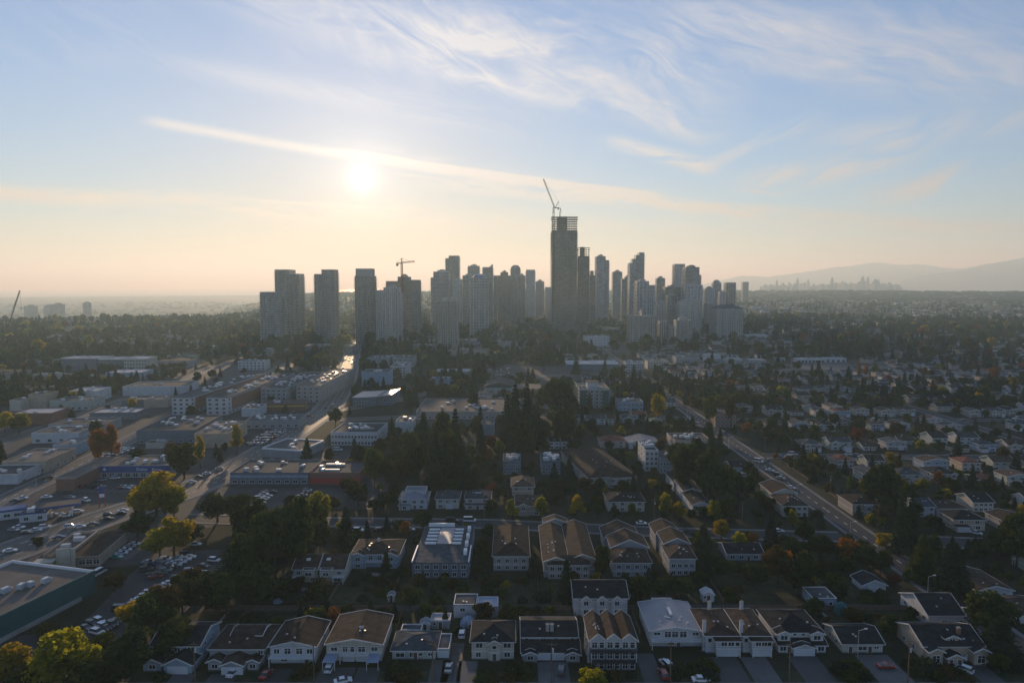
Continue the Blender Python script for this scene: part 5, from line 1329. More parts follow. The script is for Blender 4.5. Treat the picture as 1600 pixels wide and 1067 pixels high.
for i, (a, b_, wl, rf, s) in enumerate(((901, 913, 'wall_white', 'roof_dark', 'narrow white house, first in the row below the scaffolded block'), (916, 946, 'wall_white', 'roof_grey', 'white bungalow with a broad window band below the scaffolded block'), (950, 970, 'wall_cream', 'roof_brown', 'cream gabled house, third in the row below the scaffolded block'),
                        (973, 991, 'wall_white', 'roof_slate', 'white gabled house with slate roof, next to the red-roofed one'), (988, 1010, 'wall_white', 'roof_red', 'white house with bright red hip roof'), (1018, 1034, 'wall_blue', 'roof_green', 'pale blue house with green roof at the end of the red-roofed row'))):
    near_house(s, ['the narrow white house', 'the window-band bungalow', 'the cream gabled house', 'the slate-roofed white house', 'the red hip-roofed house', 'the green-roofed house'][i], a, b_, 664 + (i > 4) * 4 - (i == 4) * 6, lambda W: ([(-W*.5, W*.5, 0, 12, 0, 5.2, ['gy', 'gx', 'hip'][i % 3], .4)], dict(wins=[('f', W*u, 0, z, min(1.6, W*.18), 1.2) for u in (-.33, 0, .33) for z in (.8, 3.2)])), wall=wl, roof=rf)
flats('blue-grey flat building above the red-roofed house', 'the blue-grey flat building', 966, 1005, 642, 18, 7, 'wall_blue', 2, 6, units=4)
def scaffold_block():
    t, W = flats('white apartment block wrapped in teal scaffolding with stepped penthouse', 'the scaffolded white block', 905, 952, 638, 34, 15.5, 'wall_white', 5, 6, units=5)
    b = MB(); b.box(-W*.22, W*.12, 3, 14, 15.6, 21); b.build('penthouse', ['wall_white'], t); b = MB(); b.box(-W*.26, W*.16, 2.6, 14.4, 21.01, 21.4); b.build('penthouse_roof', ['flat_roof'], t)
    b = MB()
    for z in range(0, 17, 3):
        b.box(-W/2 - 1.6, W/2 + 1.6, -1.5, -.35, z + 2.6, z + 2.72); b.box(-W/2 - 1.7, -W/2 - .35, -.3, 33, z + 2.6, z + 2.72)
    n = 12
    for k in range(n + 1):
        xx = -W/2 - 1.6 + (W + 3.2) * k / n; b.box(xx - .09, xx + .09, -1.5, -1.32, 0, 17)
    for k in range(12): b.box(-W/2 - 1.7, -W/2 - 1.52, k * 2.8, k * 2.8 + .18, 0, 17)
    stuff(b.build('scaffolding', ['teal'], t))
    for s in (-1, 1):
        q = MB(); q.box(s * W * .38 - 2.4, s * W * .38 + 2.4, -.32, -.22, 2, 15); q.build('debris_netting', ['teal'], t)
scaffold_block()
flats('long low store with a bright white roof edge', 'the long white-edged store', 886, 966, 578, 30, 7, 'wall_slate', 1, 0, roof='flat_roof_white', trim='sign_white', units=8, parapet=1.2, name='store')
flats('four-storey white office with dark window bands below the twin unfinished towers', 'the banded white office', 914, 952, 541, 30, 16, 'wall_white', 4, 8, units=4)
flats('low pale office wing beside the banded white office', 'the low pale office wing', 866, 905, 532, 40, 9, 'wall_grey', 2, 8, units=3)
def church():
    x, W, y = span(757, 800, 617); t = thing('church_hall', 'hall with a curved grey roof and pale teal wall near the tall conifers', 'building', (x, y, 0), R(-4)); D = 40; n = 12
    b = MB(); b.box(-W/2, W/2, 0, D, 0, 7.5); b.build('wall', ['wall_sage'], t)
    b = MB()
    prev = None
    for k in range(n + 1):
        u = k / n; p = (-W/2 - .6 + (W + 1.2) * u, 7.52 + 5.2 * math.sin(math.pi * (.12 + .76 * u)) - 1.7)
        if prev: b.face([(prev[0], -.6, prev[1]), (p[0], -.6, p[1]), (p[0], D, p[1]), (prev[0], D, prev[1])]); b.face([(prev[0], -.6, 7.5), (p[0], -.6, 7.5), (p[0], -.6, p[1]), (prev[0], -.6, prev[1])])
        prev = p
    b.build('curved_roof', ['flat_roof'], t)
    b = MB(); b.box(-W/2 - .1, W/2 + .1, -.2, -.02, 6.6, 7.4); b.build('fascia', ['teal'], t)
    b = MB(); b.box(W/2, W/2 + 26, 4, D - 4, 0, 5.0); b.build('side_wing', ['wall_tan'], t)
    b = MB(); b.box(W/2 - .3, W/2 + 26.4, 3.6, D - 3.6, 5.01, 5.4); b.build('side_wing_roof', ['flat_roof_tan'], t)
    for k in range(5): put('window', win_mesh(1.4, 2.4), t, (-W/2 + W * (k + .5) / 5, 0, 2.2))
    occupy(x + 10, y + 20, W + 30, D); lm(x, y + 10, 'the curved-roof hall')
church()
flats('very long low school with dark flat roof and brown walls', 'the long low school', 650, 792, 655, 60, 5.5, 'wall_taupe', 1, 16, roof='flat_roof', units=14, name='school')
flats('white box wall half hidden by conifers behind the office', 'the white box wall', 618, 644, 678, 18, 8, 'wall_white', 1, 0, units=2)
flats('small pale hall between dark trees below the school', 'the small pale hall', 752, 772, 680, 16, 7, 'wall_grey', 1, 0, units=0)
flats('low blue-white shop with bright fascia across from the school', 'the low blue-white shop', 671, 702, 602, 24, 5, 'wall_blue', 1, 5, units=5)
flats('pair of long pale flat roofs beyond the blue-white shop', 'the long pale flat roofs', 680, 735, 588, 26, 5, 'wall_grey', 1, 8, roof='flat_roof_white', units=4)
near_house('grey hip-roofed cottage under the orange tree', 'the hip-roofed cottage', 768, 797, 700, lambda W: ([(-W*.5, W*.5, 0, 13, 0, 3.6, 'hip', .4)], dict(wins=[('f', -W*.3, 0, 1, 1.5, 1.2), ('f', W*.3, 0, 1, 1.5, 1.2)], doors=[(0, 0, .1)])), wall='wall_grey', roof='roof_slate')
near_house('brown house with two lit hip roofs behind the street trees', 'the lit brown hip house', 800, 834, 775, lambda W: ([(-W*.5, W*.5, 0, 18, 0, 5.4, 'hip', .5)], dict(wins=[('f', -W*.3, 0, 3.4, 1.4, 1.2), ('f', W*.3, 0, 3.4, 1.4, 1.2)], extras=[('skylight', -W*.2, 4, 7, 2.4, .8, 'sign_white')])), wall='wall_tan', roof='roof_tan')
near_house('tan rowhouse with brown gable just behind the lime street trees', 'the tan gabled rowhouse', 806, 846, 806, lambda W: ([(-W*.5, W*.5, 0, 13, 0, 5.4, 'gx', .5), (-W*.4, 0, -1, 3, 0, 5.2, 'gy', .6)], dict(wins=[('f', -W*.2, -1, 3.4, 1.6, 1.2), ('f', W*.3, 0, 3.4, 1.4, 1.2), ('f', W*.3, 0, .8, 1.4, 1.2)])), wall='wall_taupe', roof='roof_tan')
row_block('long dark-roofed rowhouse running back from the lime trees', 'the long dark rowhouse', 1082, 1112, 806, 3, 58, 'wall_white', 'roof_dark', 5.8, .4, hipfront=False, side='l')
row_block('pale three-unit rowhouse behind the yellow street trees', 'the pale three-unit rowhouse', 950, 1012, 800, 1, 15, 'wall_cream', 'roof_dark', 5.6, .35)
flats('low brown apartments with skylight frames near the avenue', 'the skylit low apartments', 1054, 1112, 706, 22, 6.5, 'wall_tan', 2, 8, units=9)
flats('brown brick apartment corner across the avenue', 'the brick corner block', 1118, 1150, 668, 24, 9, 'wall_brick', 3, 5, units=4)
near_house('dark-roofed blue house at the avenue kerb', 'the blue house at the kerb', 1142, 1170, 738, lambda W: ([(-W*.5, W*.5, 0, 11, 0, 3.4, 'gx', .4)], dict(wins=[('f', -W*.3, 0, 1, 1.5, 1.2), ('f', W*.2, 0, 1, 1.5, 1.2)])), wall='wall_blue', roof='roof_dark')
row_block('tan apartment house with brown roof beside the avenue bend', 'the tan avenue apartments', 1224, 1266, 808, 2, 34, 'wall_cream', 'roof_brown', 6.0, .42, hipfront=True)
near_house('flat-topped dark villa with porch columns across the avenue', 'the dark villa with columns', 1332, 1372, 806, lambda W: ([(-W*.5, W*.5, 0, 15, 0, 6.2, 'hip', .3), (W*.2, W*.75, 3, 14, 0, 5.6, 'hip', .3), (-W*.1, W*.25, -1.6, 0, 0, 5.4, 'flat', 0)], dict(wins=[('f', -W*.3, 0, 3.6, 1.6, 1.4), ('f', W*.07, -1.6, 3.4, 1.6, 1.4), ('f', W*.5, 3, 3.4, 1.6, 1.4), ('f', -W*.3, 0, .8, 1.6, 1.4)], doors=[(W*.07, -1.6, .1)])), wall='wall_taupe', roof='roof_brown')
near_house('white twin house with balconies beyond the dark villa', 'the white balconied twin house', 1435, 1460, 808, lambda W: ([(-W*.5, W*.5, 0, 13, 0, 5.4, 'gx', .35)], dict(wins=[('f', W*u, 0, z, 1.4, 1.2) for u in (-.3, .3) for z in (.8, 3.4)])), wall='wall_white', roof='roof_slate')
near_house('pale house with brown roof and teal fence side', 'the pale teal-fenced house', 1464, 1512, 808, lambda W: ([(-W*.5, W*.5, 0, 13, 0, 4.6, 'hip', .35)], dict(wins=[('f', W*u, 0, 1.2, 1.5, 1.2) for u in (-.35, 0, .35)])), wall='wall_white', roof='roof_brown')
near_house('cream house with window row under dark roof near the far kerb', 'the cream window-row house', 1520, 1552, 800, lambda W: ([(-W*.5, W*.5, 0, 13, 0, 5.2, 'gx', .4)], dict(wins=[('f', W*u, 0, z, 1.3, 1.2) for u in (-.35, -.1, .12, .35) for z in (.8, 3.2)])), wall='wall_cream', roof='roof_dark')
near_house('slate-blue bungalow with long roof where the cross street meets the avenue', 'the slate-blue bungalow', 1136, 1192, 876, lambda W: ([(-W*.5, W*.5, 0, 12, 0, 3.2, 'gx', .35)], dict(wins=[('f', W*u, 0, 1, 1.6, 1.2) for u in (-.35, -.1, .3)], doors=[(W*.1, 0, .1)])), wall='wall_blue', roof='roof_dark')

# ================================================================== commercial strip on the west side
RZ = R(5)
def shop(label, phrase, px0, px1, pb, D, H, wall='wall_grey', roof='flat_roof', units=5, trim=None, n=0, storeys=1, rz=None, parapet=.7, name='commercial_building', band=None):
    x, W, y = span(px0, px1, pb)
    wins = []
    if n:
        zs = [.9 + k * (H - .3) / storeys for k in range(storeys)]
        wins = [('f', n, zs, min(2.2, W / n * .6), 1.5), ('r', max(2, int(D / 7)), zs, 1.8, 1.5)]
    return flat_building(name, label, 'building', x, y, RZ if rz is None else R(rz), W, D, H, wall, roof, parapet, trim, units, wins, None, band=band, lm=phrase), W
shop('tan flat-roofed workshop with a sunken dark roof well beside the side road', 'the tan workshop', 6, 70, 740, 30, 6.2, 'wall_tan', 'flat_roof_tan', 5, n=5)
shop('small white shed roof at the frame edge below the tan workshop', 'the white shed', -40, 26, 757, 20, 4.5, 'wall_white', 'flat_roof', 3)
shop('blue-walled flat shop behind the tan workshop', 'the blue-walled shop', 84, 118, 712, 20, 6, 'wall_blue', 'flat_roof_tan', 2)
shop('broad white-walled shop with dark roof well', 'the broad white-walled shop', 52, 122, 692, 22, 6, 'wall_white', 'flat_roof', 6, n=4)
shop('long grey warehouse beyond the white-walled shop', 'the long grey warehouse', 78, 162, 678, 24, 6, 'wall_grey', 'flat_roof', 5)
shop('low hall with a blazing white roof and three dark rooftop boxes', 'the blazing white roof', 142, 212, 656, 20, 5, 'wall_slate', 'flat_roof_white', 6, n=5)
shop('brown-walled hall with pale sunlit roof by the round lime trees', 'the pale-roofed brown hall', 20, 80, 664, 24, 8, 'wall_brick', 'flat_roof_white', 2)
shop('grey-green flat building behind the blazing white roof', 'the grey-green flat building', 80, 138, 641, 26, 7, 'wall_sage', 'flat_roof', 5, n=6)
shop('white-walled depot with bright roof edge', 'the white depot', 108, 152, 628, 24, 9, 'wall_white', 'flat_roof_white', 4)
shop('tall tan block with blank wall near the frame edge', 'the tall tan block', 46, 72, 638, 18, 11, 'wall_tan', 'flat_roof', 2)
shop('square pale block beside the tall tan one', 'the square pale block', 16, 33, 642, 14, 8, 'wall_cream', 'flat_roof', 1)
shop('long white blank-walled warehouse beside the long apartments', 'the long white warehouse', 194, 288, 618, 34, 8, 'wall_white', 'flat_roof', 4)
shop('dark blue low shop before the long white warehouse', 'the dark blue low shop', 192, 224, 637, 18, 6, 'wall_slate', 'flat_roof_tan', 2)
shop('tan low shop before the long white warehouse', 'the tan low shop', 226, 262, 637, 18, 6.4, 'wall_tan', 'flat_roof', 2)
shop('pale blue warehouse with a notched front before the framed apartments', 'the notched blue warehouse', 166, 220, 598, 30, 10, 'wall_blue', 'flat_roof_white', 3)
shop('low grey store roof cluttered with vents behind the car lot', 'the vent-cluttered store', 384, 468, 669, 22, 5, 'wall_grey', 'flat_roof', 14, n=7)
shop('white-fronted small store below the long apartments', 'the white-fronted small store', 378, 406, 651, 20, 6, 'wall_white', 'flat_roof', 3)
shop('dark storefront row with a yellow sign band', 'the yellow-signed storefronts', 408, 476, 642, 14, 6, 'wall_brick', 'flat_roof', 3, band=('yellow_paint', 3.4, 4.4))
shop('big dark warehouse with long grey roof and scattered vents', 'the big dark warehouse', 216, 304, 693, 52, 8, 'wall_slate', 'flat_roof', 16, n=6)
shop('tan warehouse annex with rows of bright rooftop units', 'the tan warehouse annex', 305, 356, 700, 40, 8.5, 'wall_tan', 'flat_roof_tan', 14)
shop('tiny cream kiosk in the parking lot before the big dark warehouse', 'the cream kiosk', 228, 254, 701, 8, 3.2, 'wall_cream', 'flat_roof', 2)
for (a, b_, pb, D, s, ph) in ((269, 298, 648, 150, 'long five-storey apartment range, outer of the two beside the white warehouse', 'the outer long apartments'), (323, 356, 648, 150, 'long five-storey apartment range with brown flank, inner of the pair', 'the inner long apartments')):
    t, W = shop(s, ph, a, b_, pb, D, 13.5, 'wall_white', 'flat_roof', 26, n=3, storeys=4, trim='wall_slate', name='apartment_building', rz=-2)
    m = MB(); m.box(W/2 + .07, W/2 + .5, 8, D - 4, 3.2, 12.6); m.build('brick_flank', ['wall_brick'], t)
shop('grey apartment block with flat terraces behind the yellow-signed storefronts', 'the terraced grey apartments', 408, 448, 631, 110, 13, 'wall_grey', 'flat_roof', 26, n=5, storeys=4, name='apartment_building', rz=-2)
shop('grey apartment block at the main road with a red-roofed corner', 'the apartments at the main road', 463, 500, 629, 120, 14, 'wall_taupe', 'flat_roof_tan', 22, n=4, storeys=4, name='apartment_building', rz=-1)
for i, (a, b_, pb, H) in enumerate(((96, 152, 580, 15), (154, 192, 580, 14), (194, 230, 582, 16))):
    shop(['wide new apartment block with white picture frames on its front', 'middle new apartment block with a recessed glass front', 'end new apartment block with cream window frames and tall corner'][i], ['the white-framed apartments', 'the recessed new apartments', 'the cream-framed apartments'][i], a, b_, pb, 24, H, ['wall_slate', 'wall_slate', 'wall_cream'][i], 'flat_roof_white', 5, n=8, storeys=4, trim='trim', name='apartment_building', rz=0)
shop('low row of townhomes in front of the new apartments', 'the low townhome row', 46, 92, 600, 14, 9, 'wall_cream', 'flat_roof', 6, n=7, storeys=2, name='apartment_building', rz=0)
shop('long low terrace stepping below the new apartments', 'the long low terrace', 95, 166, 597, 12, 6, 'wall_tan', 'flat_roof', 6, n=9, storeys=1, name='apartment_building', rz=0)
shop('white block with sunlit roof near the tree belt', 'the white block by the tree belt', 286, 330, 552, 30, 9, 'wall_white', 'flat_roof_white', 5)
shop('white flats with square windows among the trees behind the long apartments', 'the white flats among trees', 372, 414, 578, 18, 10, 'wall_white', 'flat_roof', 4, n=7, storeys=3, name='apartment_building', rz=0)
shop('tall blank pale-blue wall with stepped parapet beside the main road', 'the blank pale-blue wall', 565, 607, 604, 26, 14, 'wall_blue', 'flat_roof', 5, rz=0)
shop('white walk-up flats behind the blank pale-blue wall', 'the white walk-ups', 610, 634, 590, 40, 12, 'wall_white', 'flat_roof', 8, n=5, storeys=4, name='apartment_building', rz=0)
shop('low grey flats roof farther behind the white walk-ups', 'the low grey flats', 574, 645, 574, 36, 11, 'wall_grey', 'flat_roof', 10, n=9, storeys=3, name='apartment_building', rz=0)
def swoop():
    x, W, y = span(551, 612, 634); t = thing('showroom', 'showroom with a swooping bright roof edge beside the main road', 'building', (x, y, 0), R(-3)); D = 34
    b = MB(); b.box(-W/2, W*.12, 0, D, 0, 7); b.box(W*.13, W/2, 2, D, 0, 8.5); b.build('wall', ['wall_slate'], t)
    b = MB(); prev = None
    for k in range(11):
        u = k / 10; p = (-W/2 - .5 + (W + 1) * u, 7.1 + 2.6 * u * u)
        if prev: b.face([(prev[0], -.6, prev[1]), (p[0], -.6, p[1]), (p[0], D, p[1]), (prev[0], D, prev[1])]); b.face([(prev[0], -.6, prev[1] - .7), (p[0], -.6, p[1] - .7), (p[0], -.6, p[1]), (prev[0], -.6, prev[1])])
        prev = p
    b.build('swooping_roof', ['metal_roof'], t)
    for k in range(8): put('window', win_mesh(1.8, 2.6), t, (-W/2 + W * (k + .5) / 8 * (.6 if k < 5 else 1), 0 if k < 5 else 2, 1.2 + (k > 5) * 2))
    occupy(x, y + D/2, W, D); lm(x, y + 10, 'the swooping-roof showroom')
swoop()
shop('two-storey white office with window rows and notched dark roof', 'the two-storey white office', 517, 590, 696, 30, 8, 'wall_white', 'flat_roof', 9, n=14, storeys=2, rz=-2, name='office_building')
shop('wedge-shaped car showroom deck with bright cars and white parapet', 'the wedge-shaped deck', 406, 474, 716, 26, 5, 'wall_grey', 'flat_roof', 4, trim='sign_white', rz=-14)
shop('dark flat-roofed strip of shops with grey fascia', 'the dark strip of shops', 360, 482, 757, 26, 5.6, 'wall_slate', 'flat_roof', 8, n=9, band=('wall_blue', 3.6, 5.0), rz=0)
t, W = shop('strip shop with red front and pale roof bars', 'the red-fronted shop', 484, 562, 757, 24, 5.6, 'wall_brick', 'flat_roof', 4, band=('red_sign', .6, 3.6), rz=0)
for k in range(2):
    q = MB(); q.box(-W*.34, W*.05, 5 + k * 11, 6.2 + k * 11, 5.7, 6.5); q.build('roof_screen', ['sign_white'], t)

# the paint store: brick wing and blue-fascia wing with its name in white letters
def text_mesh(s, size):
    c = bpy.data.curves.new('lettering', 'FONT'); c.body = s; c.size = size; c.extrude = .03; c.align_x = 'LEFT'; c.resolution_u = 3
    o = bpy.data.objects.new('lettering_tmp', c); COL.objects.link(o)
    dg = bpy.context.evaluated_depsgraph_get(); me = bpy.data.meshes.new_from_object(o.evaluated_get(dg)); bpy.data.objects.remove(o)
    me.materials.clear(); me.materials.append(M['sign_white'])
    return me
def paint_store():
    x, W, y = span(158, 266, 746)
    t = flat_building('paint_store', 'paint store with blue fascia, white name letters and attached brown brick wing', 'store', x, y, R(2), W, 22, 6.0, 'wall_taupe', 'flat_roof_tan', .5, None, 7, None, lm='the paint store')
    b = MB(); b.box(-W/2 + .1, W/2 + .02, -.35, -.08, 3.0, 6.3); fa = b.build('fascia', ['blue_sign'], t)
    o = put('lettering', text_mesh('Dulux', 2.3), fa, (W * .02, -.36, 3.75)); o.rotation_euler = (math.pi / 2, 0, 0)
    o = put('lettering', text_mesh('Paints', 1.9), fa, (W * .24, -.36, 3.75)); o.rotation_euler = (math.pi / 2, 0, 0)
    b = MB(); b.tube((0, -.1, 0), (0, .1, 0), .75, .75, 14); q = b.build('round_emblem', ['sign_white'], fa); q.location = (-W * .43, -.42, 4.7)
    for k in range(9): put('window', win_mesh(2.4, 2.0), t, (-W/2 + W * (k + .5) / 9, 0, .5))
    xa, Wa, ya = span(84, 126, 771)
    b = MB(); b.box(-W/2 - 9, -W/2 - .02, -22, 22, 0, 6.0); b.build('brick_wing', ['wall_brick'], t)
    b = MB(); b.box(-W/2 - 8.7, -W/2 - .3, -21.7, 21.7, 6.0, 6.12); b.build('wing_roof', ['flat_roof_tan'], t)
    for q in ((-W/2 - 9.1, -W/2 - 8.7, -22.1, 22), (-W/2 - .3, -W/2 + .05, -22.1, -.4), (-W/2 - 8.7, -W/2 - .3, -22.1, -21.7)):
        b = MB(); b.box(q[0], q[1], q[2], q[3], 5.8, 6.6); b.build('parapet', ['wall_taupe'], t)
    occupy(x - W/2 - 4, y, 9, 44, R(2))
paint_store()
# gas station: canopy on posts, kiosk, pumps, price sign
def gas_station():
    x, y = gp(93, 806); t = thing('station_canopy', 'flat fuel station canopy on posts with blue edge over parked cars', 'canopy', (x, y, 0), R(28))
    b = MB(); b.box(-8, 8, -4.5, 4.5, 5.0, 5.7); b.build('canopy_roof', ['flat_roof_tan'], t)
    b = MB()
    for q in ((-8.1, 8.1, -4.62, -4.5), (-8.1, 8.1, 4.5, 4.62), (-8.12, -8, -4.5, 4.5), (8, 8.12, -4.5, 4.5)): b.box(*q, 4.9, 5.85)
    b.build('canopy_fascia', ['blue_sign'], t)
    for sx in (-5, 5):
        for sy in (-2.2, 2.2): q = MB(); q.box(sx - .2, sx + .2, sy - .2, sy + .2, 0, 5); q.build('post', ['sign_white'], t)
    for sx in (-3, 1, 4):
        q = MB(); q.box(sx - .5, sx + .5, -.3, .3, .15, 1.7, 0); q.box(sx - .7, sx + .7, -.6, .6, 0, .15, 1); q.build('fuel_pump', ['sign_white', 'concrete'], t)
    occupy(x, y, 16, 9, R(28)); lm(x, y, 'the fuel station canopy')
    x, y = gp(52, 815)
    flat_building('station_kiosk', 'white kiosk with blue roof edge beside the fuel canopy', 'kiosk', x, y, R(20), 10, 8, 3.6, 'wall_white', 'flat_roof', .35, 'blue_sign', 2, [('f', 2, [.9], 1.6, 1.4), ('r', 3, [.8], 1.8, 1.8)], lm='the station kiosk')
    x, y = gp(160, 792); t = thing('price_sign', 'tall pole sign with blue panel at the station corner', 'sign', (x, y, 0), R(15))
    for s in (-1.2, 1.2): q = MB(); q.box(s - .16, s + .16, -.16, .16, 0, 8.6); q.build('post', ['red_sign'], t)
    q = MB(); q.box(-1.3, 1.3, -.25, .25, 6.4, 9.4); q.build('panel', ['blue_sign'], t); q = MB(); q.box(-1.0, 1.0, -.2, .2, 4.6, 6.0); q.build('lower_panel', ['sign_white'], t)
    lm(x, y, 'the station pole sign')
gas_station()
x, y = gp(8, 812)
t = thing('shop_trailer', 'white trailer-like shop with blue top at the edge of the forecourt', 'building', (x, y, 0), R(28))
b = MB(); b.box(-9, 7, 0, 6, 0, 3.4); b.build('wall', ['wall_white'], t); b = MB(); b.box(-9.2, 7.2, -.2, 6.2, 3.4, 4.2); b.build('roof', ['blue_sign'], t)
for k in range(4): put('window', win_mesh(2.2, 1.2), t, (-6.5 + k * 3.6, 0, 1.1))
lm(x, y, 'the white trailer shop'); occupy(x, y + 3, 16, 6, R(28))
# restaurant with two-part brown roof and tall blank sign wall
def diner():
    x, W, y = span(70, 150, 889); t = thing('restaurant', 'low brown-roofed restaurant with blank square sign wall and pale eaves', 'restaurant', (x, y, 0), R(8)); D = 26
    b = MB(); b.box(-W/2, W/2, 1.5, D, 0, 4.2); b.build('wall', ['wall_tan'], t)
    roof_part(-W*.02, W/2, .5, D, 4.3, 'shed', -.001, .4, ['roof_brown', 'wall_tan', 'wall_cream'], t)
    b = MB(); b.box(-W/2, -W*.05, 1, D - 2, 4.3, 4.5); b.build('flat_roof', ['flat_roof_tan'], t)
    for q in ((-W/2 - .1, -W/2 + .2, 1, D - 2), (-W*.07, -W*.035, .6, D - 1.6), (-W/2, -W*.05, D - 2.3, D - 2)):
        b = MB(); b.box(*q, 4.5, 5.5); b.build('parapet', ['wall_tan'], t)
    b = MB(); b.box(-W*.24, W*.1, -.2, .35, 0, 7.6, 0); b.box(-W*.03, W*.02, -.6, -.21, 0, 8.4, 0); b.build('sign_wall', ['wall_cream'], t)
    b = MB(); b.box(-W*.62, -W*.25, -2.6, 1.4, 3.5, 3.9); b.build('entrance_canopy', ['wall_cream'], t)
    for u in (-.6, -.28): q = MB(); q.box(W*u, W*u + .5, -2.5, -2.0, 0, 3.5); q.build('post', ['wall_cream'], t)
    for k, (ux, uy, s) in enumerate(((-.3, 9, 1.5), (-.22, 16, 1.9), (-.36, 20, 1.1))):
        q = MB(); q.box(-s, s, -.9, .9, 0, 1.5); put('rooftop_unit', q.mesh('rooftop_unit', ['unit']), t, (ux * W, uy, 4.52))
    for k in range(3): put('window', win_mesh(2.0, 1.6), t, (W * (.18 + k * .13), 1.5, 1.0))
    q = MB(); q.box(-1.2, 1.2, -.1, .1, 0, 1.0); put('menu_sign', q.mesh('menu_sign', ['sign_white']), t, (-W*.42, 1.38, 2.2))
    occupy(x, y + D/2, W + 4, D, R(8)); lm(x, y + D/2, 'the brown-roofed restaurant')
diner()
# big flat roof with teal wall in the corner
def teal_building():
    P = [gp(-140, 1035), gp(-25, 1010), gp(128, 938, 0), gp(147, 915, 0), gp(143, 905), gp(-160, 915)]
    A = gp(0, 1003); B = gp(150, 925); ang = math.atan2(B[1] - A[1], B[0] - A[0]); L = math.hypot(B[0] - A[0], B[1] - A[1])
    t = thing('supermarket', 'large flat-roofed building with teal side wall and scattered rooftop units', 'building', (B[0], B[1], 0), ang); H = 6.5
    b = MB(); b.box(-L - 30, 0, 0, 34, 0, H); b.build('wall', ['teal'], t)
    b = MB(); b.box(-L - 29.6, -.4, .4, 33.6, H, H + .1); b.build('roof_deck', ['flat_roof_tan'], t)
    for q in ((-L - 30, .05, -.06, .4), (-.4, .06, .4, 34), (-L - 30, -.4, 33.6, 34)):
        b = MB(); b.box(*q, H - .1, H + 1.0); b.build('parapet', ['teal' if q[3] < 1 else 'sign_white'], t)
    b = MB(); b.box(-L - 10, -6, -.75, -.08, 0, 1.2); b.build('base_ledge', ['concrete'], t)
    rnd = random.Random(4)
    for k in range(14):
        q = MB(); w = rnd.uniform(1.0, 1.8); q.box(-w, w, -.8, .8, .25, 1.5, 0); q.box(-w + .2, w - .2, -.6, .6, 1.5, 1.7, 1); q.box(-w, w, -.8, -.6, 0, .25, 1); q.box(-w, w, .6, .8, 0, .25, 1); q.box(w, w + 1.2, -.3, .3, .3, .8, 0)
        put('rooftop_unit', q.mesh('rooftop_unit', ['unit', 'vent_metal']), t, (-L - 12 + (L + 4) * ((k * .618) % 1), 5 + 24 * ((k * .382 + .1) % 1), H + .1), rnd.choice((0, .3, 1.57)))
    occupy(B[0] - (L/2 + 15) * math.cos(ang) - 17 * math.sin(ang), B[1] - (L/2 + 15) * math.sin(ang) + 17 * math.cos(ang), L + 30, 34, ang); lm(A[0], A[1] + 15, 'the teal-walled flat roof')
teal_building()

# ================================================================== cranes
def lattice(b, p, q, w, m=0, n=10):
    w *= 1.1
    """square lattice boom"""
    p = Vector(p); q = Vector(q); d = (q - p).normalized(); s = d.cross(Vector((0, 1, 0)))
    if s.length < .1: s = Vector((1, 0, 0))
    s.normalize(); u = s.cross(d).normalized(); c = [(s * a + u * e) * w / 2 for a, e in ((-1, -1), (1, -1), (1, 1), (-1, 1))]
    for o in c: b.beam(p + o, q + o, w * .30, m)
    for k in range(n):
        a = p + (q - p) * k / n; e = p + (q - p) * (k + 1) / n
        for i in range(4): b.beam(a + c[i], e + c[(i + 1) % 4], w * .16, m)
    return b
def luffing_crane(label, mast_px, y_base, y_pivot, tip, Y, z0, mt='crane_grey', w=2.6, arm=None):
    x, _, zp = at_y(mast_px, y_pivot, Y); xt, _, zt = at_y(tip[0], tip[1], Y)
    t = thing('tower_crane', label, 'crane', (x, Y, z0))
    b = MB(); lattice(b, (0, 0, 0), (0, 0, zp - z0), w, 0, 14); b.build('mast', [mt], t)
    b = MB(); lattice(b, (2.0, 0, zp - z0 + 1), (xt - x, 0, zt - z0), w * .7, 0, 16); b.build('jib', [mt], t)
    b = MB(); b.box(-1.6, 12, -1.6, 1.6, zp - z0 - .6, zp - z0 + .8); b.build('machinery_deck', [mt], t)
    b = MB(); b.box(8, 12, -2, 2, zp - z0 - 3.4, zp - z0 - .6); b.build('counterweight', ['concrete'], t)
    b = MB(); lattice(b, (3, 0, zp - z0), (10.5, 0, zp - z0 + 13), 1.2, 0, 6); b.build('a_frame', [mt], t)
    b = MB(); b.beam((10.5, 0, zp - z0 + 13), (xt - x, 0, zt - z0), .22); b.beam((10.5, 0, zp - z0 + 13), (11, 0, zp - z0), .25); b.build('pendant_line', [mt], t)
    b = MB(); b.box(-2.6, -.6, -2.6, -.9, zp - z0 - .4, zp - z0 + 2.2); b.build('cab', ['sign_white'], t)
    return t
luffing_crane('luffing tower crane leaning up from the giant unfinished tower', 865, 345, 325, (849, 280), 1436, 60)
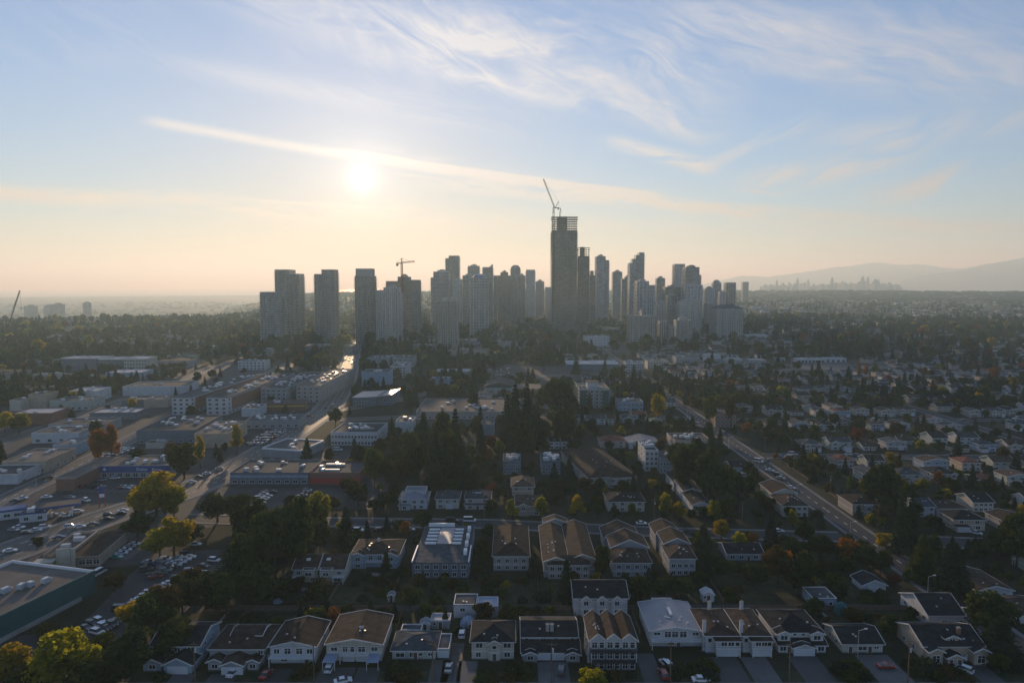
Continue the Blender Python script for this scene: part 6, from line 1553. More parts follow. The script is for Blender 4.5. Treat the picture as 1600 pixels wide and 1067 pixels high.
def hammerhead():
    Y = 1285; x, _, z0 = at_y(628, 434, Y); zt = at_y(628, 411, Y)[2]; xl = at_y(619, 411, Y)[0] - x; xr = at_y(648, 411, Y)[0] - x; zr = at_y(648, 408.5, Y)[2]
    t = thing('tower_crane', 'red hammerhead crane turning above the broad stepped tower', 'crane', (x, Y, z0 - 30))
    H = zt - z0 + 30; dz = zr - zt
    b = MB(); lattice(b, (0, 0, 0), (0, 0, H), 2.6, 0, 16); b.build('mast', ['crane_red'], t)
    b = MB(); lattice(b, (-1, 0, H + .6), (xr, 0, H + dz), 1.9, 0, 14); b.build('jib', ['crane_red'], t)
    b = MB(); lattice(b, (1, 0, H + .6), (xl, 0, H - 1), 1.9, 0, 5); b.build('counter_jib', ['crane_red'], t)
    b = MB(); b.box(xl, xl + 4, -1.8, 1.8, H - 5.5, H - 1.5); b.build('counterweight', ['concrete_dark'], t)
    b = MB(); lattice(b, (0, 0, H), (0, 0, H + 9), 1.5, 0, 4); b.build('tower_head', ['crane_red'], t)
    b = MB(); b.beam((0, 0, H + 9), (xr * .7, 0, H + dz * .7 + .8), .3); b.beam((0, 0, H + 9), (xl, 0, H), .3); b.build('pendant_line', ['crane_grey'], t)
    b = MB(); b.box(.9, 2.8, -2.4, -.6, H - 2.6, H - .2); b.build('cab', ['sign_white'], t)
hammerhead()
def far_boom():
    Y = 1400; x, _, _ = at_y(8, 500, Y); xt, _, zt = at_y(31, 454, Y); zb = at_y(8, 508, Y)[2]
    t = thing('crawler_crane', 'dark lattice boom of a crawler crane rising at the frame edge', 'crane', (x, Y, 0))
    b = MB(); lattice(b, (0, 0, 3), (xt - x, 0, zt), 1.3, 0, 22); b.build('boom', ['crane_grey'], t)
    b = MB(); b.box(-6, 3, -3, 3, 1.2, 4.6); b.build('machine_house', ['crane_red'], t); b = MB(); b.box(-5, 4, -4, -2.4, 0, 1.4); b.box(-5, 4, 2.4, 4, 0, 1.4); b.build('crawler_track', ['crane_grey'], t)
    b = MB(); b.beam((-6, 0, 6), (xt - x, 0, zt), .3); b.beam((xt - x, 0, zt), (xt - x + 1, 0, zt * .62), .2); b.build('pendant_line', ['crane_grey'], t)
    b = MB(); b.box(xt - x + .1, xt - x + 1.9, -.9, .9, zt * .62 - 2.4, zt * .62); b.build('hook_block', ['crane_grey'], t)
far_boom()
def hoist():
    Y = 1440; x, _, z0 = at_y(875.5, 338, Y); zt = at_y(875.5, 324, Y)[2]
    t = thing('placing_boom', 'small dark concrete placing boom standing on the giant tower roof', 'crane', (x, Y + 12, z0 - 1))
    b = MB(); lattice(b, (0, 0, 0), (0, 0, (zt - z0) * .6), 1.6, 0, 5); b.build('mast', ['crane_grey'], t)
    b = MB(); b.beam((0, 0, (zt - z0) * .6), (1.5, 0, zt - z0 + 1), 1.0); b.beam((1.5, 0, zt - z0 + 1), (2.5, 0, (zt - z0) * .5), .7); b.build('folded_arm', ['crane_grey'], t)
hoist()

# ================================================================== far city
def far_tower(px0, px1, ytop, Y, z0=0.0, desc='pale distant tower', rnd=None, taper=False, group='far downtown skyline'):
    x0, _, z = at_y(px0, ytop, Y); x1 = at_y(px1, ytop, Y)[0]; w = x1 - x0; x = (x0 + x1) / 2
    b = MB(); d = max(25, w * .8); hh = z
    b.box(-w/2, w/2, 0, d, z0, hh * (.86 if taper else 1.0))
    if taper: b.box(-w * .3, w * .3, d * .2, d * .8, hh * .86, hh)
    elif rnd and rnd.random() < .6: b.box(-w * .22, w * .25, d * .3, d * .7, hh, hh + 6)
    o = b.build('downtown_tower', ['far_tower'], None, (x, Y, 0)); tag(o, None, 'tower', group)
    PEND.append((o, desc, x, Y))
rnd = random.Random(77)
px = 1188.0
while px < 1405:
    w = rnd.uniform(1.8, 4.2); e = math.exp(-((px - 1345) / 48) ** 2) * 8 + math.exp(-((px - 1240) / 40) ** 2) * 4
    top = 447 - e * rnd.uniform(.2, 1.1) - rnd.uniform(-1.5, 2.5)
    far_tower(px, px + w, top, 8600 + rnd.uniform(-400, 400), -30, ('tall ' if top < 437 else 'low ' if top > 443 else '') + 'hazy downtown tower', rnd, rnd.random() < .25)
    px += w * rnd.uniform(.6, 1.5)
for (p, w, top) in ((1245, 3.5, 435), (1299, 4, 433.5), (1346.5, 4.5, 432), (1355, 4, 433), (1213, 3, 437.5), (1262, 3, 437), (1371, 4, 437), (1366, 5, 436)):
    far_tower(p, p + w, top, 8500, -30, 'tallest hazy downtown tower', rnd, True)
LAND.append((*at_y(1245, 445, 8600)[:2], 'the western end of downtown')); LAND.append((*at_y(1346, 445, 8600)[:2], 'the heart of downtown'))
far_tower(1161, 1170, 440.5, 3600, 0, 'lone hazy tower between the skyline and downtown', rnd)
for (a, b_, top) in ((37, 51, 478), (68, 78, 477), (80, 94, 475), (129, 138, 473)):
    far_tower(a, b_, top, 3600, -110, 'hazy block standing beyond the plateau edge', rnd, group='hazy blocks on the plain')
LAND.append((*at_y(60, 480, 3600)[:2], 'the crawler crane boom'))
# bright sheds on the delta
for i, (a, b_, yb) in enumerate(((246, 258, 464), (282, 312, 465.5), (0, 24, 485), (318, 323, 462))):
    (xa, Y), (xb, _) = gp(a, yb, -100), gp(b_, yb, -100); p = (xa, Y, -95); q = (xb, Y, -95)
    k = MB(); k.box(0, q[0] - p[0], 0, 120, -14, 0, 0); k.box(-3, q[0] - p[0] + 3, -3, 123, .05, 1.5, 1); k.box((q[0] - p[0]) * .3, (q[0] - p[0]) * .5, 30, 60, 1.5, 5, 0)
    o = k.build('warehouse', ['wall_white', 'metal_roof'], None, (p[0], Y, p[2])); tag(o, ['small bright warehouse roof on the hazy plain', 'long bright warehouse roof on the hazy plain', 'pale warehouse roof by the crawler crane boom', 'tiny bright shed on the hazy plain'][i], 'warehouse', 'bright warehouses on the plain')

# ================================================================== houses of the eastern streets
HN = []; FARH = MB()
rnd = random.Random(2024)
def in_view(x, y, m=30):
    if y < 150: return False
    px, py = gpix(x, y); return -m < px < 1600 + m and py < 1090
cand = []
streets_y = [256, 325, 393, 450, 505, 560, 615, 675, 735, 797, 860, 930, 1000, 1080, 1160, 1245, 1330]
for k, sy in enumerate(streets_y):
    for side in (1, -1):
        x = 166 if k else 170
        while x < 1700:
            st = rnd.uniform(15.5, 19.5); x += st
            near_av = any(abs(x - ax) < 13 for ax in (330, 520, 740, 960))
            y = sy + (side * rnd.uniform(11, 19)); rz = 0 if side > 0 else math.pi
            if near_av or not in_view(x, y) or rnd.random() < .12: continue
            if sy > 1200 and abs(x - 300) > 900: continue
            cand.append((x, y, rz))
# centre blocks behind the school and west of the avenue
for sy in (540, 590, 700, 790, 860, 930):
    for side in (1, -1):
        x = -40 if sy < 700 else 60
        while x < 128:
            x += rnd.uniform(15, 19); y = sy + side * 14
            if in_view(x, y): cand.append((x, y, 0 if side > 0 else math.pi))
cand.sort(key=lambda c: c[1])
n_near = 0
for (x, y, rz) in cand:
    D = 13
    cy0 = y + (6 if rz == 0 else -6)
    if is_road(x, cy0, 6) or not is_free(x, cy0, 8): continue
    if 1235 < gpix(x, y)[0] < 1345 and 555 < gpix(x, y)[1] < 585: continue
    if n_near < 290:
        random_house(x, y, rz + rnd.uniform(-.05, .05), rnd, detail=y < 560); n_near += 1; lm(x, y, '')
    else:
        # too small to tell parts: joined roofs and walls
        W = rnd.uniform(10, 13); h = rnd.choice((3.2, 5.4, 5.4)); s = 1 if rz == 0 else -1
        c = rnd.randrange(4); r_ = 4 + rnd.randrange(4)
        y0, y1 = sorted((y, y + s * 12)); x0, x1 = x - W/2, x + W/2
        FARH.box(x0, x1, y0, y1, 0, h, c, False); o = .5; xm = (y0 + y1) / 2; zr = h + 2.6
        FARH.face([(x0 - o, y0 - o, h), (x1 + o, y0 - o, h), (x1 - 3, xm, zr), (x0 + 3, xm, zr)], r_); FARH.face([(x1 + o, y1 + o, h), (x0 - o, y1 + o, h), (x0 + 3, xm, zr), (x1 - 3, xm, zr)], r_)
        FARH.face([(x1 + o, y0 - o, h), (x1 + o, y1 + o, h), (x1 - 3, xm, zr)], r_); FARH.face([(x0 - o, y1 + o, h), (x0 - o, y0 - o, h), (x0 + 3, xm, zr)], r_)
        occupy(x, cy0, W, 12, 0, .5)
LAND[:] = [l for l in LAND if l[2]]
# scattered far houses both sides, to the plateau edge
for k in range(5200):
    y = (620 if k % 3 == 0 else 900) + 3600 * rnd.random() ** 1.5; x = rnd.uniform(-.8, .8) * y
    if y < 900 and x > -390: continue
    az = math.degrees(math.atan2(x, y))
    if -25 < az < 20 and y < 1100: continue
    if x > 150 and y < 1400: continue
    if math.hypot(x, y) > 3000 and rnd.random() < .5: continue
    if is_road(x, y, 8) or not is_free(x, y, 9): continue
    z = land_z(x, y); W = rnd.uniform(10, 16); big = rnd.random() < .06
    if big: W = rnd.uniform(25, 60)
    D = rnd.uniform(10, 14) * (1.6 if big else 1); h = rnd.choice((3.4, 5.6)) + (4 if big else 0)
    c = rnd.randrange(4); r_ = 4 + rnd.randrange(4); x0, x1, y0, y1 = x - W/2, x + W/2, y - D/2, y + D/2
    FARH.box(x0, x1, y0, y1, z - 3, z + h, c, False)
    if not big:
        zr = z + h + 2.4; xm = y
        FARH.face([(x0 - .5, y0 - .5, z + h), (x1 + .5, y0 - .5, z + h), (x1 - 3, xm, zr), (x0 + 3, xm, zr)], r_); FARH.face([(x1 + .5, y1 + .5, z + h), (x0 - .5, y1 + .5, z + h), (x0 + 3, xm, zr), (x1 - 3, xm, zr)], r_)
    else: FARH.box(x0 + .3, x1 - .3, y0 + .3, y1 - .3, z + h, z + h + .3, 4 + rnd.choice((0, 3)), False)
    OCC[(int(x // 4), int(y // 4))] = 1
o = stuff(FARH.build('distant_houses', ['wall_white', 'wall_cream', 'wall_grey', 'wall_taupe', 'roof_tan', 'roof_brown', 'roof_dark', 'roof_grey'])); o['label'] = 'countless small distant houses fading into the haze'
# depot sheds and parked buses in the yard
for i, (a, b_, pb) in enumerate(((1246, 1268, 567), (1269, 1288, 567), (1290, 1322, 566))):
    x, W, y = span(a, b_, pb)
    flat_building('depot_shed', ['first white depot shed in the paved yard', 'middle white depot shed in the paved yard', 'longest white depot shed in the paved yard'][i], 'building', x, y, 0, W, 14, 5, 'wall_white', 'flat_roof_white', .4, None, 2, [('f', 4, [.3], 3.2, 3.0)], 'depot sheds in the paved yard', lm='the paved depot yard' if i == 1 else None)
for i, (a, b_, pb, wl, s) in enumerate(((1104, 1126, 568, 'wall_white', 'white angular house on the rise behind the trees'), (1138, 1160, 571, 'wall_white', 'white flat house with pale blue wing'), (1172, 1198, 573, 'wall_grey', 'broad grey house with pale gables'), (1164, 1200, 530, 'wall_white', 'low white school building by the last towers'))):
    x, W, y = span(a, b_, pb); flat_building('apartment_house', s, 'building', x, y, 0, W, 18, 8 + (i == 0) * 3, wl, 'flat_roof_white', .4, None, 3, [('f', 6, [1, 4.2], 1.8, 1.4)], lm=['the white angular house', 'the white flat house', 'the broad grey house', 'the low white school'][i])
for i, (a, b_, pb, wl) in enumerate(((978, 1006, 580, 'wall_white'), (1012, 1045, 577, 'wall_cream'), (1056, 1093, 572, 'wall_grey'))):
    x, W, y = span(a, b_, pb); flat_building('apartment_building', ['white three-storey flats beside the long white-edged store', 'cream three-storey flats with white balconies below the twin-column slab', 'grey four-storey flats with dotted windows below the stubby block'][i], 'building', x, y, 0, W, 20, [10, 9, 11][i], wl, 'flat_roof', .5, None, 4, [('f', 8, [.8, 3.7, 6.6], 1.8, 1.5)], lm=['the white three-storey flats', 'the cream balconied flats', 'the dotted-window flats'][i])
# low mall and parkade in front of the centre towers
for i, (a, b_, pb, D, H, wl) in enumerate(((770, 862, 505, 60, 16, 'wall_tan'), (700, 760, 556, 40, 7, 'wall_tan'), (765, 850, 545, 50, 8, 'wall_grey'), (740, 800, 520, 60, 10, 'wall_taupe'), (806, 866, 520, 50, 9, 'wall_grey'), (930, 990, 520, 50, 9, 'wall_taupe'), (955, 985, 500, 60, 14, 'wall_grey'), (470, 550, 550, 40, 9, 'wall_grey'), (385, 440, 556, 30, 8, 'wall_taupe'), (640, 680, 548, 30, 8, 'wall_grey'))):
    x, W, y = span(a, b_, pb); flat_building('commercial_building', None, 'building', x, y, R(-3), W, D, H, wl, ['flat_roof', 'flat_roof_tan'][i % 2], .6, None, 5, [('f', max(5, int(W / 6)), [1.2, 4.6] if H > 7.5 else [1.2], 3.0, 1.4)], pend=f"{ADJ[wl]} {'wide' if W > 60 else 'low'} flat-roofed block")

# ================================================================== trees
def tr(px, pb, ptop, hw, kind='round', leaf='leaf_green', label=None):
    x, y = gp(px, pb); h = max(3.0, at_y(px, ptop, y)[2]); f = math.hypot(y, CAM_H)
    r = hw / FPX * f
    occupy(x, y, r, r, 0, 0)
    return tree(x, y, h, r, kind, leaf, label=label)
T1 = [
 (100, 1075, 985, 50, 'round', 'leaf_lime', 'big yellow-green tree in the near corner beside the parked cars'), (18, 1072, 1006, 34, 'round', 'leaf_yellow', 'yellow tree cut by the frame edge in the near corner'),
 (45, 1090, 1035, 40, 'round', 'leaf_dark'), (150, 1100, 1030, 45, 'round', 'leaf_dark'), (205, 1062, 985, 42, 'round', 'leaf_dark'), (165, 1040, 990, 26, 'round', 'leaf_green'), (238, 1005, 925, 34, 'round', 'leaf_dark'), (210, 985, 940, 24, 'round', 'leaf_yellow', 'ragged tree with yellow crest leaning over the parked row'),
 (255, 985, 912, 30, 'round', 'leaf_brown'), (285, 960, 900, 28, 'round', 'leaf_dark'), (300, 930, 885, 20, 'round', 'leaf_brown'), (325, 940, 895, 26, 'round', 'leaf_dark'), (275, 1030, 965, 34, 'round', 'leaf_dark'), (355, 960, 900, 34, 'round', 'leaf_dark'), (180, 925, 895, 16, 'round', 'leaf_brown'), (70, 995, 975, 16, 'round', 'leaf_brown'),
 (245, 806, 738, 40, 'round', 'leaf_yellow', 'largest golden tree standing over the main road'), (222, 815, 765, 26, 'round', 'leaf_yellow', 'golden side tree leaning from the largest golden tree'), (272, 812, 758, 24, 'round', 'leaf_lime', 'yellow-green tree on the road side of the largest golden tree'), (215, 840, 800, 24, 'round', 'leaf_dark'),
 (272, 868, 808, 30, 'round', 'leaf_yellow', 'second golden tree in front of the parking lot'), (250, 872, 825, 26, 'round', 'leaf_lime', 'yellow-green tree half hidden beside the second golden tree'), (300, 850, 820, 20, 'round', 'leaf_dark'),
 (340, 815, 770, 28, 'round', 'leaf_dark'), (375, 815, 772, 26, 'round', 'leaf_green'), (395, 880, 780, 32, 'round', 'leaf_dark'), (430, 905, 790, 38, 'round', 'leaf_dark'), (465, 895, 775, 34, 'round', 'leaf_dark'), (455, 850, 772, 22, 'cone', 'leaf_conifer'), (500, 828, 767, 18, 'round', 'leaf_lime', 'bright lime tree at the top of the dark tree belt'), (482, 835, 782, 20, 'round', 'leaf_green'), (405, 945, 880, 34, 'round', 'leaf_dark'), (440, 940, 905, 20, 'round', 'leaf_dark'), (380, 935, 830, 26, 'round', 'leaf_dark'), (415, 870, 800, 24, 'slim', 'leaf_conifer'), (500, 865, 810, 18, 'round', 'leaf_dark'),
 (545, 780, 745, 18, 'round', 'leaf_brown'), (585, 760, 698, 18, 'round', 'leaf_green'), (608, 762, 716, 15, 'round', 'leaf_green'), (632, 760, 712, 16, 'round', 'leaf_brown'), (655, 762, 690, 20, 'round', 'leaf_dark'), (682, 765, 672, 20, 'conifer', 'leaf_conifer'), (700, 755, 668, 18, 'round', 'leaf_dark'), (712, 735, 632, 13, 'conifer', 'leaf_conifer'), (662, 700, 640, 14, 'conifer', 'leaf_conifer'), (640, 720, 672, 15, 'round', 'leaf_green'), (615, 715, 680, 14, 'round', 'leaf_brown'), (565, 735, 695, 14, 'conifer', 'leaf_conifer'), (595, 712, 684, 12, 'round', 'leaf_brown'), (690, 700, 640, 15, 'round', 'leaf_dark'), (745, 690, 648, 12, 'round', 'leaf_brown'), (722, 760, 700, 14, 'round', 'leaf_dark'), (560, 790, 760, 16, 'round', 'leaf_dark'), (600, 800, 768, 15, 'round', 'leaf_dark'), (520, 800, 775, 14, 'round', 'leaf_brown'),
 (805, 700, 594, 16, 'conifer', 'leaf_conifer', 'tallest dark conifer in the pair before the curved-roof hall'), (823, 705, 592, 15, 'conifer', 'leaf_conifer', 'second tall conifer in the pair before the curved-roof hall'), (792, 705, 610, 14, 'conifer', 'leaf_conifer'), (838, 690, 625, 14, 'conifer', 'leaf_conifer'), (815, 720, 655, 20, 'round', 'leaf_dark'),
 (868, 655, 590, 24, 'round', 'leaf_dark'), (850, 645, 602, 13, 'round', 'leaf_green'), (886, 650, 600, 16, 'round', 'leaf_dark'), (864, 650, 622, 8, 'round', 'leaf_lime', 'small lime tree at the foot of the round dark trees'), (880, 700, 640, 18, 'round', 'leaf_dark'), (850, 695, 655, 16, 'round', 'leaf_dark'), (900, 690, 665, 12, 'round', 'leaf_dark'),
 (770, 775, 754, 9, 'round', 'leaf_red', 'small red tree beside the arched-porch house'), (764, 728, 698, 7, 'column', 'leaf_orange', 'slim orange tree below the hip-roofed cottage'), (781, 712, 686, 10, 'round', 'leaf_lime', 'lime tree leaning on the hip-roofed cottage'), (780, 760, 735, 10, 'round', 'leaf_dark'),
 (799, 812, 778, 11, 'cone', 'leaf_lime', 'first lime street tree in the row along the cross street'), (845, 812, 774, 12, 'cone', 'leaf_lime', 'second lime street tree in the row along the cross street'), (902, 814, 771, 13, 'cone', 'leaf_yellow', 'yellow conical street tree in the middle of the row'), (932, 814, 773, 12, 'round', 'leaf_green', 'green street tree next to the yellow conical one'), (960, 812, 788, 9, 'cone', 'leaf_dark'), (988, 812, 785, 10, 'cone', 'leaf_green'), (1040, 812, 768, 13, 'round', 'leaf_lime', 'tall bright lime street tree near the long dark rowhouse'), (1062, 814, 783, 11, 'round', 'leaf_yellow', 'small yellow street tree beside the tall lime one'), (1115, 818, 780, 11, 'round', 'leaf_lime', 'lime tree in the pair at the end of the street row'), (1136, 818, 775, 13, 'round', 'leaf_green', 'green tree in the pair at the end of the street row'),
 (1127, 842, 812, 15, 'round', 'leaf_yellow', 'loose yellow tree at the cross street bend'), (1155, 862, 830, 11, 'round', 'leaf_lime', 'small lime tree above the slate-blue bungalow'), (872, 772, 748, 15, 'round', 'leaf_brown'), (915, 772, 745, 15, 'round', 'leaf_brown'), (1018, 765, 748, 9, 'round', 'leaf_yellow'), (1040, 772, 754, 10, 'round', 'leaf_brown'), (890, 780, 750, 12, 'round', 'leaf_dark'),
 (1075, 775, 690, 26, 'round', 'leaf_dark'), (1105, 790, 698, 24, 'round', 'leaf_dark'), (1130, 795, 722, 20, 'round', 'leaf_dark'), (1060, 740, 690, 18, 'round', 'leaf_dark'), (1090, 740, 682, 18, 'round', 'leaf_conifer'), (1150, 780, 735, 14, 'round', 'leaf_dark'),
 (1098, 885, 815, 17, 'conifer', 'leaf_conifer'), (940, 905, 850, 13, 'round', 'leaf_green'), (1140, 905, 875, 18, 'round', 'leaf_dark'), (1000, 945, 900, 20, 'round', 'leaf_dark'), (1060, 935, 900, 22, 'round', 'leaf_dark'), (885, 940, 870, 13, 'slim', 'leaf_conifer'), (640, 950, 918, 20, 'round', 'leaf_dark'), (750, 880, 845, 14, 'round', 'leaf_dark'), (835, 900, 862, 10, 'conifer', 'leaf_conifer'), (925, 1085, 1046, 24, 'round', 'leaf_lime', 'round lime bush at the bottom edge below the townhouse'),
 (1215, 912, 853, 25, 'round', 'leaf_brown', 'russet-topped tree between the bungalow and the avenue'), (1222, 905, 858, 15, 'round', 'leaf_orange', 'orange tree nested in the russet tree'), (1250, 930, 880, 22, 'round', 'leaf_dark'), (1180, 920, 880, 20, 'round', 'leaf_dark'), (1325, 880, 840, 20, 'round', 'leaf_orange', 'orange bush at the avenue corner'), (1350, 890, 850, 22, 'round', 'leaf_dark'), (1375, 900, 858, 18, 'round', 'leaf_dark'), (1398, 918, 896, 10, 'round', 'leaf_red', 'small red tree by the avenue'), (1384, 860, 832, 16, 'round', 'leaf_yellow', 'yellow tree on the avenue corner'),
 (1440, 905, 830, 22, 'conifer', 'leaf_green', 'broad sunlit conifer beside the avenue'), (1488, 928, 842, 26, 'conifer', 'leaf_conifer', 'larger dark conifer beside the sunlit one'), (1548, 1005, 925, 34, 'round', 'leaf_dark'), (1560, 1030, 960, 30, 'conifer', 'leaf_conifer'), (1588, 890, 798, 30, 'round', 'leaf_dark'), (1560, 870, 830, 22, 'round', 'leaf_dark'), (1408, 862, 762, 15, 'conifer', 'leaf_conifer'), (1422, 860, 768, 14, 'conifer', 'leaf_conifer'), (1380, 800, 722, 22, 'round', 'leaf_dark'), (1362, 800, 728, 18, 'round', 'leaf_dark'), (1404, 745, 706, 5, 'column', 'leaf_brown', 'thin russet columnar tree among the eastern houses'), (1330, 975, 950, 16, 'round', 'leaf_brown', 'yellowish shrub beside the teal tent'), (1280, 870, 835, 22, 'round', 'leaf_dark'), (1255, 850, 812, 16, 'round', 'leaf_dark'), (1238, 825, 795, 8, 'round', 'leaf_lime', 'small lime tree before the tan avenue apartments'), (1560, 1050, 1020, 16, 'round', 'leaf_green'),
 (157, 728, 668, 15, 'round', 'leaf_orange', 'broad orange tree on the side road'), (175, 726, 660, 14, 'cone', 'leaf_orange', 'taller orange tree behind the broad one'), (288, 748, 692, 24, 'round', 'leaf_green', 'round green tree beside the paint store'), (313, 732, 677, 8, 'column', 'leaf_yellow', 'yellow columnar tree beside the round green one'), (370, 712, 660, 10, 'column', 'leaf_yellow', 'yellow columnar tree at the warehouse annex'), (8, 676, 643, 17, 'round', 'leaf_yellow', 'lime-yellow round tree at the frame edge'), (30, 678, 645, 16, 'round', 'leaf_lime', 'lime round tree next to the frame-edge one'), (216, 728, 700, 14, 'round', 'leaf_dark'), (480, 722, 682, 10, 'conifer', 'leaf_conifer', 'small conifer on the traffic island'), (515, 724, 700, 10, 'round', 'leaf_brown', 'russet round tree by the two-storey office'), (150, 688, 656, 10, 'round', 'leaf_dark'), (58, 860, 838, 10, 'round', 'leaf_dark'), (112, 655, 638, 6, 'slim', 'leaf_conifer'),
 (1028, 658, 614, 13, 'round', 'leaf_yellow', 'golden round tree on the avenue verge'), (1108, 668, 616, 11, 'round', 'leaf_green'), (1142, 668, 618, 11, 'round', 'leaf_brown'), (990, 620, 566, 9, 'conifer', 'leaf_conifer'), (900, 585, 556, 8, 'conifer', 'leaf_conifer'), (945, 590, 558, 6, 'conifer', 'leaf_conifer'), (960, 600, 572, 11, 'round', 'leaf_dark'), (850, 580, 546, 14, 'round', 'leaf_dark'), (835, 575, 550, 9, 'round', 'leaf_dark'), (750, 600, 562, 8, 'conifer', 'leaf_conifer'), (740, 640, 575, 9, 'slim', 'leaf_conifer'),
 (1342, 590, 567, 4, 'column', 'leaf_orange', 'first slim orange tree by the depot yard'), (1352, 592, 568, 4, 'column', 'leaf_orange', 'second slim orange tree by the depot yard'), (1325, 600, 570, 7, 'slim', 'leaf_conifer'), (1555, 600, 572, 11, 'round', 'leaf_orange', 'far orange tree among the eastern roofs'),
]
for row in T1: tr(*row)
# conifers and broadleaf trees between the houses: the nearer ones one by one
rnd = random.Random(99)
def pick(rnd, con=.34):
    q = rnd.random()
    if q < con: return rnd.choice(('conifer', 'conifer', 'slim')), 'leaf_conifer'
    return 'round' if rnd.random() < .82 else 'cone', rnd.choices(('leaf_dark', 'leaf_green', 'leaf_brown', 'leaf_lime', 'leaf_yellow', 'leaf_orange', 'leaf_red'), (56, 20, 11, 4, 3, 2, 1))[0]
spots = []
for k in range(60000):
    y = 185 + 560 * rnd.random(); x = rnd.uniform(-.36, .86) * y
    if not in_view(x, y, 10): continue
    if x < -90 and y < 600: continue
    if y < 215 and -100 < x < 130 and rnd.random() < .6: continue
    if is_road(x, y, 4.5) or not is_free(x, y, 3.0): continue
    if math.sin(x * .03 + 1) * math.cos(y * .024) < rnd.uniform(-1.0, .35): continue
    if any((x - a) ** 2 + (y - b_) ** 2 < 40 for a, b_ in spots[-400:]): continue
    spots.append((x, y))
    if len(spots) > 460: break
spots.sort(key=lambda s: s[1])
FARPTS = []
for i, (x, y) in enumerate(spots):
    kind, leaf = pick(rnd)
    h = rnd.uniform(7, 17) if kind in ('conifer', 'slim') else rnd.uniform(4.5, 11); r = h * rnd.uniform(.16, .22) if kind in ('conifer', 'slim') else h * rnd.uniform(.34, .48)
    if y < 240: h *= .62; r *= .66
    occupy(x, y, 2, 2, 0, 0)
    if i < 300: tree(x, y, h, r, kind, leaf, rnd)
    else: FARPTS.append((x, y, 0.0, h, r, kind, leaf))
k = 0
for q in range(4000):     # trees between the commercial buildings
    x = rnd.uniform(-470, -120); y = rnd.uniform(345, 860)
    if not in_view(x, y, 10) or is_road(x, y, 3.5) or not is_free(x, y, 4.0): continue
    kind, leaf = pick(rnd, .3); h = rnd.uniform(6, 14); occupy(x, y, 9, 9, 0, 0); k += 1
    tree(x, y, h, h * (.2 if kind in ('conifer', 'slim') else .42), kind, leaf, rnd)
    if k > 70: break
# everything farther: one mass of woodland
for k in range(2600):     # low garden trees filling the lots
    y = 178 + 600 * rnd.random(); x = rnd.uniform(-.34, .86) * y
    if (x < -70 and y < 600) or not in_view(x, y, 10) or is_road(x, y, 2.5) or not is_free(x, y, 1.0): continue
    kind, leaf = pick(rnd, .2); h = rnd.uniform(2.5, 7); FARPTS.append((x, y, 0.0, h, h * (.24 if kind in ('conifer', 'slim') else .5), kind, leaf))
for k in range(30000):
    y = 560 + 4600 * rnd.random() ** 1.7; x = rnd.uniform(-.82, .82) * y
    az = math.degrees(math.atan2(x, y))
    if y < 820 and -360 < x < -90: continue
    if math.hypot(x, y) > 4700: continue
    if is_road(x, y, 1) or not is_free(x, y, 2.0): continue
    d = math.sin(x * .009 + 2) * math.cos(y * .007) + math.sin(x * .021 - y * .013)
    if rnd.random() > (.38 if y < 1600 else .45) + .26 * d + (.2 if az < -5 else 0): continue
    if -20 < az < 17 and 950 < y < 1500 and rnd.random() < .35: continue
    kind, leaf = pick(rnd, .3)
    h = rnd.uniform(8, 19) if kind in ('conifer', 'slim') else rnd.uniform(5, 12)
    r = h * rnd.uniform(.16, .22) if kind in ('conifer', 'slim') else h * rnd.uniform(.36, .5)
    if y > 2500: h *= 1.1; r *= 1.5
    FARPTS.append((x, y, land_z(x, y), h, r, kind, leaf))
# belts of trees round the feet of the towers and along the plateau
for k in range(9000):
    az = rnd.uniform(-37, 37); rr = rnd.uniform(1000, 2300); x, y = rr * math.sin(R(az)), rr * math.cos(R(az))
    if is_road(x, y, 1) or not is_free(x, y, 2.0): continue
    if rnd.random() > .5 + .5 * math.sin(x * .012) * math.cos(y * .01 + 1): continue
    h = rnd.uniform(10, 24); kind, leaf = pick(rnd, .5); FARPTS.append((x, y, land_z(x, y), h, h * (.2 if kind in ('conifer', 'slim') else .4), kind, leaf))
for k in range(9000):   # canopy of the far plain and ridges
    az = rnd.uniform(-38, 38); rr = 4300 + 5200 * rnd.random(); x, y = rr * math.sin(R(az)), rr * math.cos(R(az))
    if az < -17 and rnd.random() < .8: continue
    FARPTS.append((x, y, land_z(x, y), rnd.uniform(9, 18), rnd.uniform(10, 26), 'round', rnd.choice(('leaf_dark', 'leaf_conifer', 'leaf_brown'))))
